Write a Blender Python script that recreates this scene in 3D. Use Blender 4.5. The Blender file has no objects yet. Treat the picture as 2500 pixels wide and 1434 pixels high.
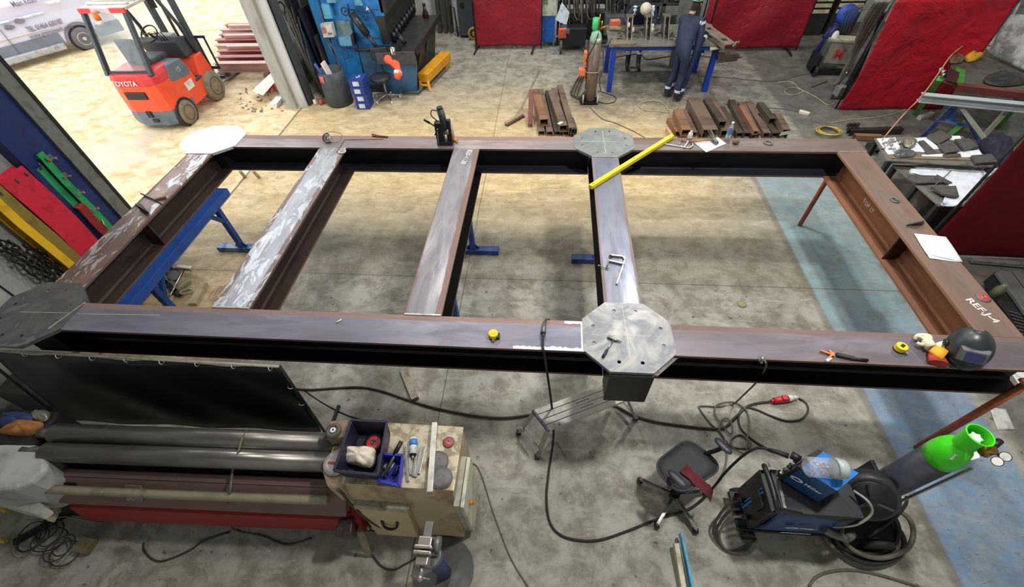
import bpy, bmesh, math, random
from math import sin, cos, pi, radians as R
from mathutils import Vector as V, Matrix as MX, Euler
random.seed(7)
C = bpy.context.scene.collection
H = 4.35                      # camera height over the workshop floor
FL = 1061.542; PIT = .853397140; ROL = -.0513071255; YAW = -.111636007
def cam_axes():
    cy, sy, cp, sp = cos(YAW), sin(YAW), cos(PIT), sin(PIT)
    f = V((sy*cp, cy*cp, -sp)); r = V((cy, -sy, 0)); u = r.cross(f)
    cr, sr = cos(ROL), sin(ROL)
    return cr*r + sr*u, -sr*r + cr*u, f
CR, CU, CF = cam_axes()
def ray(x, y): return CR*((x-1250)/FL) + CU*(-(y-717)/FL) + CF
def W(x, y, z=0.0):           # survey: point of the photo lying at height z
    d = ray(x, y); t = (z-H)/d.z; return V((d.x*t, d.y*t, z))
def WX(x, y, X):
    d = ray(x, y); t = X/d.x; return V((X, d.y*t, H+d.z*t))
def WY(x, y, Y):
    d = ray(x, y); t = Y/d.y; return V((d.x*t, Y, H+d.z*t))

# ---------------------------------------------------------------- materials
def lin(c):
    def f(v):
        v = v/255.0
        return v/12.92 if v <= .04045 else ((v+.055)/1.055)**2.4
    return (f(c[0]), f(c[1]), f(c[2]), 1)
MATS = {}
def nt(name):
    m = bpy.data.materials.new(name); m.use_nodes = True
    t = m.node_tree; t.nodes.clear()
    o = t.nodes.new('ShaderNodeOutputMaterial'); p = t.nodes.new('ShaderNodeBsdfPrincipled')
    t.links.new(p.outputs[0], o.inputs[0])
    return m, t, p
class G:                       # tiny node-graph helper
    def __init__(s, t, coord='Object'):
        s.t = t; s.tc = t.nodes.new('ShaderNodeTexCoord') if coord != 'World' else t.nodes.new('ShaderNodeNewGeometry')
        s.co = s.tc.outputs['Position' if coord == 'World' else coord]
    def n(s, ty, **k):
        q = s.t.nodes.new(ty)
        for a, b in k.items(): setattr(q, a, b)
        return q
    def put(s, sock, v):
        if hasattr(v, 'is_linked') or hasattr(v, 'links'): s.t.links.new(v, sock)
        else: sock.default_value = v
    def noise(s, scale, detail=4, rough=.55, dist=0, co=None):
        q = s.n('ShaderNodeTexNoise'); s.t.links.new(co or s.co, q.inputs['Vector'])
        q.inputs['Scale'].default_value = scale; q.inputs['Detail'].default_value = detail
        q.inputs['Roughness'].default_value = rough; q.inputs['Distortion'].default_value = dist
        return q.outputs[0]
    def stretch(s, sc, rot=(0,0,0), co=None):
        q = s.n('ShaderNodeMapping'); s.t.links.new(co or s.co, q.inputs['Vector'])
        q.inputs['Scale'].default_value = sc; q.inputs['Rotation'].default_value = rot
        return q.outputs[0]
    def ramp(s, f, a, b):      # smooth 0..1 between a and b
        q = s.n('ShaderNodeMapRange', interpolation_type='SMOOTHSTEP'); s.put(q.inputs[0], f)
        q.inputs[1].default_value = a; q.inputs[2].default_value = b
        return q.outputs[0]
    def mapr(s, f, a, b, c, d):
        q = s.n('ShaderNodeMapRange'); s.put(q.inputs[0], f)
        for i, v in enumerate((a, b, c, d)): q.inputs[i+1].default_value = v
        return q.outputs[0]
    def m(s, op, a, b=0.0, c=0.0):
        q = s.n('ShaderNodeMath', operation=op); s.put(q.inputs[0], a); s.put(q.inputs[1], b); s.put(q.inputs[2], c)
        return q.outputs[0]
    def mix(s, f, a, b):
        q = s.n('ShaderNodeMix', data_type='RGBA'); s.put(q.inputs[0], f); s.put(q.inputs[6], a); s.put(q.inputs[7], b)
        return q.outputs[2]
    def xyz(s, co=None):
        q = s.n('ShaderNodeSeparateXYZ'); s.t.links.new(co or s.co, q.inputs[0]); return q.outputs
    def bump(s, p, h, st=.3, dist=.01):
        q = s.n('ShaderNodeBump'); q.inputs['Strength'].default_value = st; q.inputs['Distance'].default_value = dist
        s.put(q.inputs['Height'], h); s.t.links.new(q.outputs[0], p.inputs['Normal'])
def mat(name, col, rough=.5, metal=0, col2=None, sc=9, lo=.45, hi=.7, bump=0, coord='Object', spec=.5, dv=.8, emit=0, trans=0, alpha=1, strz=None, bsc=None, bd=.004):
    if name in MATS: return MATS[name]
    m, t, p = nt(name); g = G(t, coord)
    co = g.stretch(strz) if strz else None
    n = g.noise(sc, 5, .6, .3, co)
    c2 = col2 or tuple(v*dv for v in col)
    g.put(p.inputs['Base Color'], g.mix(g.ramp(n, lo, hi), lin(col), lin(c2)))
    p.inputs['Metallic'].default_value = metal; p.inputs['Specular IOR Level'].default_value = spec
    g.put(p.inputs['Roughness'], g.mapr(n, .3, .75, max(.03, rough-.08), min(1, rough+.1)))
    if bump: g.bump(p, g.noise(bsc or sc*2.5, 4, .55, .6), bump, bd)
    if emit:
        p.inputs['Emission Color'].default_value = lin(col); p.inputs['Emission Strength'].default_value = emit
    if trans: p.inputs['Transmission Weight'].default_value = trans
    if alpha < 1: p.inputs['Alpha'].default_value = alpha
    MATS[name] = m; return m

# ---------------------------------------------------------------- mesh builder
def frame_from(d, up=V((0,0,1))):
    x = d.normalized()
    if abs(x.dot(up.normalized())) > .999: up = V((0,1,0)) if abs(x.y) < .9 else V((1,0,0))
    y = up.cross(x).normalized(); z = x.cross(y)
    return MX((x, y, z)).transposed()
class B:
    def __init__(s, M=None): s.b = bmesh.new(); s.M = M or MX.Identity(4); s.mi = 0
    def v(s, p): return s.b.verts.new(s.M @ V(p))
    def f(s, vs, sm=False):
        try: q = s.b.faces.new(vs)
        except ValueError: return None
        q.material_index = s.mi; q.smooth = sm; return q
    def poly(s, pts): s.f([s.v(p) for p in pts]); return s
    def hexa(s, P):            # 8 points: bottom ring 4, top ring 4
        v = [s.v(p) for p in P]
        for q in ((3,2,1,0),(4,5,6,7),(0,1,5,4),(1,2,6,5),(2,3,7,6),(3,0,4,7)): s.f([v[i] for i in q])
        return s
    def box(s, x0, x1, y0, y1, z0, z1):
        return s.hexa([(x0,y0,z0),(x1,y0,z0),(x1,y1,z0),(x0,y1,z0),(x0,y0,z1),(x1,y0,z1),(x1,y1,z1),(x0,y1,z1)])
    def cbox(s, c, d, rz=0, ry=0, rx=0):
        old = s.M; s.M = s.M @ MX.Translation(V(c)) @ Euler((rx, ry, rz)).to_matrix().to_4x4()
        s.box(-d[0]/2, d[0]/2, -d[1]/2, d[1]/2, -d[2]/2, d[2]/2); s.M = old; return s
    def bar(s, p, q, w, h, up=(0,0,1)):
        p, q = V(p), V(q); F = frame_from(q-p, V(up)); L = (q-p).length
        old = s.M; s.M = s.M @ MX.Translation(p) @ F.to_4x4(); s.box(0, L, -w/2, w/2, -h/2, h/2); s.M = old; return s
    def extr(s, prof, p, q, up=(0,0,1)):      # extrude closed profile (y,z list) from p to q
        p, q = V(p), V(q); F = frame_from(q-p, V(up)); L = (q-p).length
        old = s.M; s.M = s.M @ MX.Translation(p) @ F.to_4x4()
        a = [s.v((0, y, z)) for y, z in prof]; b = [s.v((L, y, z)) for y, z in prof]; n = len(prof)
        for i in range(n): s.f([a[i], a[(i+1) % n], b[(i+1) % n], b[i]])
        s.f(a[::-1]); s.f(b); s.M = old; return s
    def prism(s, pts, z0, z1):
        a = [s.v((x, y, z0)) for x, y in pts]; b = [s.v((x, y, z1)) for x, y in pts]; n = len(pts)
        for i in range(n): s.f([a[i], a[(i+1) % n], b[(i+1) % n], b[i]])
        s.f(a[::-1]); s.f(b); return s
    def rings(s, R_, cap=True, sm=True, closed=False):
        vs = [[s.v(p) for p in r] for r in R_]; n = len(vs[0]); k = len(vs)
        for i in range(k if closed else k-1):
            a, b = vs[i], vs[(i+1) % k]
            for j in range(n): s.f([a[j], a[(j+1) % n], b[(j+1) % n], b[j]], sm)
        if cap and not closed: s.f(vs[0][::-1]); s.f(vs[-1])
        return s
    def cyl(s, p, q, r0, r1=None, n=14, cap=True):
        r1 = r0 if r1 is None else r1; p, q = V(p), V(q); F = frame_from(q-p)
        def ring(c, r): return [c + F @ V((0, r*cos(2*pi*i/n), r*sin(2*pi*i/n))) for i in range(n)]
        return s.rings([ring(p, r0), ring(q, r1)], cap)
    def lathe(s, prof, c=(0,0,0), ax=(0,0,1), n=20, cap=True):
        c = V(c); F = frame_from(V(ax))
        return s.rings([[c + F @ V((h, r*cos(2*pi*i/n), r*sin(2*pi*i/n))) for i in range(n)] for r, h in prof], cap)
    def tube(s, pts, r, n=6, closed=False, rads=None):
        pts = [V(p) for p in pts]; out = []; up = V((0,0,1)); k = len(pts)
        for i, p in enumerate(pts):
            if closed: d = pts[(i+1) % k] - pts[i-1]
            else: d = pts[min(i+1, k-1)] - pts[max(i-1, 0)]
            if d.length < 1e-6: d = V((1,0,0))
            F = frame_from(d, up); up = F.col[2]; rr = rads[i] if rads else r
            out.append([p + F @ V((0, rr*cos(2*pi*j/n), rr*sin(2*pi*j/n))) for j in range(n)])
        return s.rings(out, True, True, closed)
    def torus(s, c, R0, r, ax=(0,0,1), n=24, k=8, sy=1):
        F = frame_from(V(ax)); c = V(c)
        return s.tube([c + F @ V((0, R0*cos(2*pi*i/n), sy*R0*sin(2*pi*i/n))) for i in range(n)], r, k, True)
    def sph(s, c, r, n=14, k=8, sc=(1,1,1)):
        c = V(c)
        return s.rings([[c + V((r*sc[0]*max(.02, sin(pi*i/k))*cos(2*pi*j/n), r*sc[1]*max(.02, sin(pi*i/k))*sin(2*pi*j/n), -r*sc[2]*cos(pi*i/k))) for j in range(n)] for i in range(k+1)])
    def grid(s, fn, nu, nv, thick=0, sm=True):
        g = [[V(fn(i/nu, j/nv)) for j in range(nv+1)] for i in range(nu+1)]
        a = [[s.v(p) for p in r] for r in g]
        for i in range(nu):
            for j in range(nv): s.f([a[i][j], a[i+1][j], a[i+1][j+1], a[i][j+1]], sm)
        if thick:
            th = V(thick) if not isinstance(thick, (int, float)) else V((0,0,-thick))
            b = [[s.v(p+th) for p in r] for r in g]
            for i in range(nu):
                for j in range(nv): s.f([b[i][j], b[i][j+1], b[i+1][j+1], b[i+1][j]], sm)
            for i in range(nu):
                s.f([a[i][0], b[i][0], b[i+1][0], a[i+1][0]]); s.f([a[i][nv], a[i+1][nv], b[i+1][nv], b[i][nv]])
            for j in range(nv):
                s.f([a[0][j], a[0][j+1], b[0][j+1], b[0][j]]); s.f([a[nu][j], b[nu][j], b[nu][j+1], a[nu][j+1]])
        return s
def spl(pts, k=6, closed=False):   # Catmull-Rom
    P = [V(p) for p in pts]; n = len(P); out = []
    for i in range(n if closed else n-1):
        if closed: a, b, c, d = P[i-1], P[i], P[(i+1) % n], P[(i+2) % n]
        else: a, b, c, d = P[max(i-1, 0)], P[i], P[i+1], P[min(i+2, n-1)]
        for j in range(k):
            t = j/k
            out.append(.5*((2*b) + (c-a)*t + (2*a-5*b+4*c-d)*t*t + (3*b-a-3*c+d)*t**3))
    if not closed: out.append(P[-1])
    return out
def floor_spl(px, r, k=7, z=None):   # cable lying on the floor through photo points
    zz = r if z is None else z
    return spl([W(p[0], p[1], p[2] if len(p) > 2 else zz) for p in px], k)

# ---------------------------------------------------------------- objects
def chainM(o):
    m = MX.Identity(4)
    while o: m = o.matrix_basis @ m; o = o.parent
    return m
def tag(o, label=None, cat=None, group=None, kind=None):
    if label: o['label'] = label
    if cat: o['category'] = cat
    if group: o['group'] = group
    if kind: o['kind'] = kind
    return o
def thing(name, label, cat, loc=(0,0,0), rz=0, group=None):
    o = bpy.data.objects.new(name, None); C.objects.link(o); o.empty_display_size = .05
    o.location = loc; o.rotation_euler = (0, 0, rz)
    return tag(o, label, cat, group)
def obj(name, b, m, parent=None, bev=0, loc=None, local=False, label=None, sub=0, M=None):
    """links builder b as ONE mesh object. World-space mesh unless local=True; M = own frame."""
    bmesh.ops.remove_doubles(b.b, verts=b.b.verts, dist=1e-6)
    bmesh.ops.recalc_face_normals(b.b, faces=b.b.faces)
    me = bpy.data.meshes.new(name); b.b.to_mesh(me); b.b.free()
    for q in (m if isinstance(m, (list, tuple)) else [m]): me.materials.append(q)
    o = bpy.data.objects.new(name, me); C.objects.link(o)
    if not local:
        if M is None:
            if parent is None or loc is not None:
                if loc is None:
                    cs = [v.co for v in me.vertices]
                    lo = [min(c[i] for c in cs) for i in range(3)]; hi = [max(c[i] for c in cs) for i in range(3)]
                    loc = ((lo[0]+hi[0])/2, (lo[1]+hi[1])/2, lo[2])
                M = MX.Translation(V(loc))
        PM = chainM(parent) if parent else MX.Identity(4)
        if M is None: M = PM
        me.transform(M.inverted())
        o.matrix_basis = PM.inverted() @ M
    if parent: o.parent = parent
    if bev:
        q = o.modifiers.new('bevel', 'BEVEL'); q.width = bev; q.segments = 2; q.limit_method = 'ANGLE'; q.angle_limit = .7
    if sub:
        q = o.modifiers.new('sub', 'SUBSURF'); q.levels = sub; q.render_levels = sub
    if label: o['label'] = label
    return o
def single(name, b, m, label, cat, group=None, **k):
    return tag(obj(name, b, m, **k), label, cat, group)
def struct(name, b, m, **k):
    o = obj(name, b, m, **k)
    if not k.get('parent'): o['kind'] = 'structure'
    return o
def copy_tree(o, parent=None):
    c = o.copy(); C.objects.link(c); c.parent = parent
    for ch in [x for x in KIDS(o)]: copy_tree(ch, c)
    return c
def KIDS(o): return [x for x in list(C.objects) if x.parent == o]
def dup(o, loc, rz=0, label=None, group=None):
    c = copy_tree(o); c.location = loc; c.rotation_euler = (o.rotation_euler[0], o.rotation_euler[1], rz)
    return tag(c, label, None, group)
def text(name, s, size, Mw, m, parent, ext=.002, font_bold=0, align='CENTER', label=None):
    cu = bpy.data.curves.new(name, 'FONT'); cu.body = s; cu.size = size; cu.extrude = ext; cu.offset = font_bold
    cu.align_x = align; cu.align_y = 'CENTER'; cu.resolution_u = 3
    t = bpy.data.objects.new(name+'_c', cu); C.objects.link(t)
    me = bpy.data.meshes.new_from_object(t); bpy.data.objects.remove(t); bpy.data.curves.remove(cu)
    me.name = name; me.materials.clear(); me.materials.append(m)
    me.transform(Mw)
    o = bpy.data.objects.new(name, me); C.objects.link(o)
    PM = chainM(parent); me.transform(PM.inverted()); o.parent = parent
    if label: o['label'] = label
    return o
def face_frame(o, x, y):       # matrix with origin o, x axis, y axis (text plane)
    x = V(x).normalized(); y = V(y); z = x.cross(y).normalized(); y = z.cross(x)
    m = MX((x, y, z)).transposed().to_4x4(); m.translation = V(o); return m
# ================================================================ camera, world, lights
cam = bpy.data.cameras.new('camera'); co = bpy.data.objects.new('camera', cam); C.objects.link(co)
cam.sensor_width = 36; cam.sensor_fit = 'HORIZONTAL'; cam.lens = 36*FL/2500; cam.clip_start = .05; cam.clip_end = 200
mm = MX((CR, CU, -CF)).transposed().to_4x4(); mm.translation = V((0, 0, H)); co.matrix_world = mm
sc = bpy.context.scene; sc.camera = co
sc.view_settings.view_transform = 'Standard'; sc.view_settings.look = 'None'
sc.view_settings.exposure = 0.0; sc.view_settings.gamma = 1
wd = bpy.data.worlds.new('overcast_sky'); sc.world = wd; wd.use_nodes = True
bg = wd.node_tree.nodes['Background']; bg.inputs[0].default_value = (.95, .98, 1, 1); bg.inputs[1].default_value = 2.5
def area(name, loc, sx, sy, power, col=(1, .97, .92), rot=(0,0,0), shape='RECTANGLE', spread=180):
    l = bpy.data.lights.new(name, 'AREA'); l.shape = shape; l.size = sx
    if shape in ('RECTANGLE', 'ELLIPSE'): l.size_y = sy
    l.energy = power; l.color = col; l.spread = R(spread)
    o = bpy.data.objects.new(name, l); C.objects.link(o); o.location = loc; o.rotation_euler = rot; return o
for i, (x, y, p) in enumerate(((-.8, 3.3, 46), (2.5, 2.6, 140), (-2.6, 7.2, 88), (1.9, 6.6, 112), (-1.6, 11.2, 90), (3.6, 11.2, 62), (6.6, 6.6, 60))):
    area('high_bay_lamp', (x, y, 6.6), .45, .45, p*1.75, (1, .975, .93), shape='DISK')
# ================================================================ setting
def floor_mat():
    m, t, p = nt('concrete_floor'); g = G(t, 'World'); X, Y, Z = g.xyz()
    n1 = g.noise(.8, 5, .6, .4); n2 = g.noise(3.4, 9, .72, .25); n3 = g.noise(30, 5, .75)
    st = g.noise(2.4, 9, .75, .7, g.stretch((1, 2.2, 1), (0, 0, .35)))
    blot = g.noise(1.3, 7, .7, .5, g.stretch((1, 1.5, 1), (0, 0, -.3)))
    c = g.mix(g.ramp(n2, .38, .64), lin((166, 164, 154)), lin((126, 122, 110)))
    c = g.mix(g.ramp(st, .52, .66), c, lin((174, 172, 161)))
    c = g.mix(g.m('MULTIPLY', g.ramp(blot, .52, .68), .55), c, lin((104, 98, 86)))
    c = g.mix(g.m('MULTIPLY', g.ramp(n3, .60, .68), .5), c, lin((78, 74, 66)))
    c = g.mix(g.m('MULTIPLY', g.ramp(g.noise(11, 3, .5), .68, .72), .7), c, lin((60, 56, 50)))
    # sand walked in from the yard
    sand = g.m('MULTIPLY', g.ramp(Y, 4.3, 6.2), g.ramp(X, 4.2, 1.6))
    sand = g.m('MULTIPLY', sand, g.ramp(Y, 10.8, 7.6))
    sand = g.m('MAXIMUM', sand, g.m('MULTIPLY', g.ramp(X, -3.2, -4.6), g.m('MULTIPLY', g.ramp(Y, 2.0, 3.0), g.ramp(Y, 10.2, 8.8))))
    sand = g.m('MULTIPLY', sand, g.mapr(n2, .3, .7, .95, .55))
    c = g.mix(sand, c, g.mix(g.ramp(st, .42, .6), lin((204, 176, 122)), lin((222, 200, 152))))
    sp = g.ramp(g.noise(5, 8, .78, .6, g.stretch((1, 2.6, 1), (0, 0, .4))), .53, .60)
    c = g.mix(g.m('MULTIPLY', sp, g.m('MULTIPLY', sand, .75)), c, lin((150, 128, 92)))
    # darker brown band under the frame
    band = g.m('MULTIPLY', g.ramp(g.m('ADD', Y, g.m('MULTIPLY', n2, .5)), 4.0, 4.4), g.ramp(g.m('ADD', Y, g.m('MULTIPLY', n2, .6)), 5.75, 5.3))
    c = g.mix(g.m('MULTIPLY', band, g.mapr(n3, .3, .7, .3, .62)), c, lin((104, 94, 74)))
    # blue painted lane
    wear = g.ramp(g.m('ADD', g.noise(4.5, 9, .78, .6, g.stretch((1, 1.6, 1), (0, 0, .5))), g.m('MULTIPLY', n1, .35)), .52, .74)
    lane = g.m('MULTIPLY', g.m('MULTIPLY', g.ramp(X, 3.44, 3.49), g.ramp(g.m('ADD', X, g.m('MULTIPLY', n2, .12)), 4.62, 4.54)), g.ramp(Y, 8.6, 6.4))
    c = g.mix(g.m('MULTIPLY', lane, g.mapr(wear, 0, 1, .92, .5)), c, g.mix(g.ramp(Y, 2.4, 4.2), lin((112, 148, 184)), lin((128, 160, 170))))
    scuff = g.ramp(g.noise(7, 6, .75, 2.5, g.stretch((1, 3.5, 1), (0, 0, -.5))), .56, .66)
    c = g.mix(g.m('MULTIPLY', g.m('MULTIPLY', lane, scuff), .5), c, lin((88, 98, 100)))
    ed = g.m('MULTIPLY', g.ramp(X, 3.36, 3.43), g.ramp(X, 3.5, 3.46))
    c = g.mix(g.m('MULTIPLY', ed, .5), c, lin((96, 90, 80)))
    # darker grey far bays
    far = g.m('MULTIPLY', g.ramp(g.m('ADD', X, g.m('MULTIPLY', n1, .8)), .3, 1.4), g.ramp(Y, 8.0, 9.2))
    c = g.mix(g.m('MULTIPLY', far, g.mapr(n2, .35, .65, .25, .7)), c, lin((84, 86, 84)))
    rt = g.ramp(X, 4.6, 4.75)
    c = g.mix(g.m('MULTIPLY', rt, .55), c, lin((70, 70, 68)))
    # slab joints
    def line(ax, v, w): return g.m('LESS_THAN', g.m('ABSOLUTE', g.m('SUBTRACT', ax, v)), w)
    j = g.m('MAXIMUM', g.m('MAXIMUM', line(Y, 4.03, .006), line(X, g.m('ADD', g.m('MULTIPLY', n1, .02), -1.09), .006)), line(X, -5.42, .02))
    j = g.m('MAXIMUM', j, line(Y, 8.95, .004))
    c = g.mix(g.m('MULTIPLY', j, .65), c, lin((64, 60, 52)))
    g.put(p.inputs['Base Color'], c)
    g.put(p.inputs['Roughness'], g.mapr(n2, .3, .7, .42, .75))
    p.inputs['Specular IOR Level'].default_value = .35
    g.bump(p, g.m('ADD', g.m('MULTIPLY', n3, .4), n2), .25, .006)
    return m
def yard_mat():
    m, t, p = nt('yard_sand'); g = G(t, 'World')
    n = g.noise(2.4, 9, .75, .5, g.stretch((1, 1.6, 1), (0, 0, .6))); n2 = g.noise(14, 5, .75)
    c = g.mix(g.ramp(n, .38, .66), lin((230, 212, 174)), lin((186, 156, 108)))
    c = g.mix(g.ramp(g.noise(.5, 3), .5, .68), c, lin((205, 190, 172)))
    c = g.mix(g.ramp(n2, .66, .74), c, lin((140, 118, 88)))
    g.put(p.inputs['Base Color'], c); p.inputs['Roughness'].default_value = .85
    g.bump(p, g.m('ADD', n, g.m('MULTIPLY', n2, .4)), .5, .03); return m
struct('floor', B().box(-5.44, 10.5, -1.5, 14.2, -.3, 0).box(-5.80, -5.44, -1.5, 4.12, -.3, 0).box(-5.80, -5.44, 9.1, 14.2, -.3, 0), floor_mat(), loc=(0, 0, -.3))
struct('ground', B().box(-60, -5.80, -12, 60, -.34, .004).box(-5.80, -5.44, 4.12, 9.1, -.34, .004), yard_mat(), loc=(-20, 10, -.3))
wall_w = mat('wall_cladding', (176, 180, 178), .6, 0, (158, 160, 158), 3, coord='World')
wall_g = mat('wall_back_paint', (196, 200, 196), .7, 0, (165, 168, 164), 2, coord='World')
dark_r = mat('roof_sheet', (120, 122, 124), .8, coord='World')
wl = B().box(-5.95, -5.74, -1.5, 4.02, 0, 7.6).box(-5.95, -5.74, 9.2, 14.2, 0, 7.6).box(-5.95, -5.74, 4.02, 9.2, 5.6, 7.6)
WLo = struct('wall_left', wl, wall_w)
struct('wall_back', B().box(-5.74, 10.5, 13.9, 14.1, 0, 7.6), wall_g)
struct('wall_right', B().box(10.3, 10.5, -1.5, 13.9, 0, 7.6), wall_g)
struct('wall_front', B().box(-5.74, 10.3, -1.6, -1.4, 0, 7.6), wall_g)
struct('ceiling', B().box(-6.0, 10.6, -1.7, 14.3, 7.6, 7.7), dark_r)
# cladding joint on the left wall, and roller-door jamb
blue_d = mat('jamb_blue', (18, 42, 98), .45, 0, (12, 30, 78), 5)
grey_s = mat('galvanised_strip', (116, 122, 116), .5, .3)
black = mat('black_plastic', (28, 29, 32), .45, 0, (18, 18, 20))
rubber = mat('rubber', (34, 33, 32), .7, 0, (46, 44, 40))
jb = B().box(-5.74, -5.60, 3.70, 4.12, 0, 5.6)
J = struct('door_1', jb, blue_d, bev=.004)
obj('seal_strip', B().box(-5.72, -5.57, 4.12, 4.30, 0, 5.6), grey_s, J)
obj('edge_strip', B().box(-5.60, -5.56, 4.28, 4.315, 0, 5.6), black, J)
struct('trim_1', B().box(-5.745, -5.728, 2.66, 2.675, 0, 5), black)
struct('baseboard_left', B().box(-5.745, -5.70, -1.4, 3.70, 0, .05), grey_s)
conc = mat('post_paint', (196, 198, 200), .55, 0, (168, 164, 156), 3, strz=(1, 1, .35))
postg = mat('post_grey_steel', (168, 166, 160), .6, 0, (140, 132, 118), 4, strz=(1, 1, .3))  # grey of the outer strip beside the white post face
pc = B().box(-5.50, -5.29, 8.96, 9.02, 0, 7.6).box(-5.42, -5.38, 9.02, 9.22, 0, 7.6).box(-5.50, -5.29, 9.22, 9.26, 0, 7.6)
P1 = struct('trim_2', pc, conc, bev=.004)
obj('cladding_return', B().box(-5.70, -5.50, 8.90, 9.00, 0, 7.6).box(-5.52, -5.505, 8.885, 8.95, 0, 7.6), postg, P1)
obj('rear_angle', B().box(-5.285, -5.25, 9.05, 9.30, 0, 5), mat('dark_angle', (70, 72, 70), .6), P1)
# crate-blue dado cabinet standing at the back
blue_c = mat('cabinet_blue', (22, 88, 170), .45, 0, (18, 74, 150))
cream = mat('pale_paint', (188, 196, 180), .55)
# ================================================================ welded steel frame
T = 1.42; DEP = .357; BZ = T-DEP; TF = .024
def steel_top(name, hw, base, base2, rust, edge=.035, patch=0, gloss=.36, patchcol=(196, 198, 202), eo=(1, 1), tint=0):
    """mill-scale flange face in the beam's own axes: rust along the rolled edges, bare patches"""
    m, t, p = nt(name); g = G(t); X, Y, Z = g.xyz()
    n1 = g.noise(3.0, 6, .65, .8, g.stretch((.45, 2.2, 1))); n2 = g.noise(22, 5, .7); n3 = g.noise(1.1, 3)
    c = g.mix(g.ramp(n1, .35, .68), lin(base), lin(base2))
    if tint: c = g.mix(g.m('MULTIPLY', g.ramp(n3, .4, .62), tint), c, lin(rust))
    e = None
    for sgn, w in ((1, eo[0]), (-1, eo[1])):
        if not w: continue
        d = g.m('ADD', g.m('MULTIPLY', Y, sgn), g.m('MULTIPLY', n1, .05)); d = g.m('ADD', d, g.m('MULTIPLY', n2, .02))
        q = g.ramp(d, hw-edge*w+.028, hw-edge*w+.042); e = q if e is None else g.m('MAXIMUM', e, q)
    if e is not None: c = g.mix(g.m('MULTIPLY', e, .8), c, lin(rust))
    ro = g.mapr(n1, .3, .7, gloss-.07, gloss+.12)
    if e is not None: ro = g.m('ADD', ro, g.m('MULTIPLY', e, .25))
    if patch:
        pn = g.noise(5.0, 7, .7, 1.0, g.stretch((.6, 1.6, 1)))
        k = g.ramp(pn, .50-patch, .515-patch)
        c = g.mix(g.m('MULTIPLY', k, .85), c, lin(patchcol)); ro = g.m('SUBTRACT', ro, g.m('MULTIPLY', k, .1))
    g.put(p.inputs['Base Color'], c); g.put(p.inputs['Roughness'], ro); p.inputs['Metallic'].default_value = .45
    g.bump(p, n2, .12, .003); return m
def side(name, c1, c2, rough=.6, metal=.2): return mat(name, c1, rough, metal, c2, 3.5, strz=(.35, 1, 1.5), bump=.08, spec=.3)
FR = thing('welded_steelwork', 'long welded frame of rusty grey steel beams standing across the workshop on blue trestles', 'steel frame', (-.4, 3.6, BZ))
def beam(name, p, q, w, mt, ms, me, dep=DEP, label=None, tf=TF, tw=.016):
    p, q = V(p), V(q); d = q-p; L = d.length; F = frame_from(d).to_4x4(); F.translation = (p+q)/2
    b = B(); hw = w/2; h = L/2
    b.M = F
    def bx(x0, x1, y0, y1, z0, z1, top=0, bot=2):
        P = [(x0,y0,z0),(x1,y0,z0),(x1,y1,z0),(x0,y1,z0),(x0,y0,z1),(x1,y0,z1),(x1,y1,z1),(x0,y1,z1)]
        v = [b.v(i) for i in P]
        for idx, qd in enumerate(((3,2,1,0),(4,5,6,7),(0,1,5,4),(1,2,6,5),(2,3,7,6),(3,0,4,7))):
            b.mi = top if idx == 1 else (bot if idx in (2, 4) and z1-z0 < .05 else 1); b.f([v[i] for i in qd])
    bx(-h, h, -hw, hw, -tf, 0); bx(-h, h, -hw, hw, -dep, -dep+tf, top=1); bx(-h, h, -tw/2, tw/2, -dep+tf, -tf, 1, 1)
    b.mi = 1
    for s in (-1, 1):
        for z0, z1 in ((-tf, -tf-.018), (-dep+tf, -dep+tf+.018)):
            b.f([b.v(x) for x in ((-h, s*tw/2, z1), (h, s*tw/2, z1), (h, s*(tw/2+.018), z0), (-h, s*(tw/2+.018), z0))])
    bmesh.ops.remove_doubles(b.b, verts=b.b.verts, dist=1e-6)
    return obj(name, b, [mt, ms, me], FR, M=F, label=label)
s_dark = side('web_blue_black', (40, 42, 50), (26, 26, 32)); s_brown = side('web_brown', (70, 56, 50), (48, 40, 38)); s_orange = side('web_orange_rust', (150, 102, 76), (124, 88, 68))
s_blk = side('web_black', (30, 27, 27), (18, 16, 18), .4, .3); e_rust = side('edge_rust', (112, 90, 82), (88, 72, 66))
m_front = steel_top('top_front', .152, (136, 136, 152), (112, 112, 128), (150, 122, 110), .05, 0, .4, eo=(1.1, .0), tint=.12)
m_frontR = steel_top('top_front_right', .152, (122, 116, 126), (100, 94, 102), (128, 104, 96), .045, 0, .42, eo=(1.1, .3), tint=.25)
m_left = steel_top('top_left', .17, (140, 116, 106), (112, 92, 84), (124, 96, 86), .03, -.045, .42)
m_rear = steel_top('top_rear', .15, (160, 152, 154), (138, 128, 128), (146, 118, 112), .09, 0, .42, eo=(1.0, 0), tint=.3)
m_rearR = steel_top('top_rear_right', .15, (138, 132, 130), (116, 106, 100), (120, 98, 88), .06, 0, .5, eo=(1.0, .4), tint=.5)
m_right = steel_top('top_right', .167, (132, 114, 104), (112, 96, 88), (138, 110, 96), .05, 0, .55, eo=(.6, 1.2), tint=.6)
m_a = steel_top('top_cross_worn', .178, (176, 180, 188), (158, 158, 166), (132, 108, 98), .05, -.02, .36, (200, 206, 212), tint=.12)
m_b = steel_top('top_cross_grey', .165, (138, 136, 142), (116, 114, 122), (140, 112, 98), .06, 0, .42, eo=(.2, 1.0), tint=.1)
m_c = steel_top('top_cross_blue', .16, (134, 140, 156), (110, 114, 130), (138, 116, 106), .022, 0, .4, tint=.12)
YF, YR = 2.103, 5.094
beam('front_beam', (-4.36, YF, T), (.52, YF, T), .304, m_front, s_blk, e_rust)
beam('front_beam', (.86, YF, T), (3.80, YF, T), .304, m_frontR, s_blk, e_rust)
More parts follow.
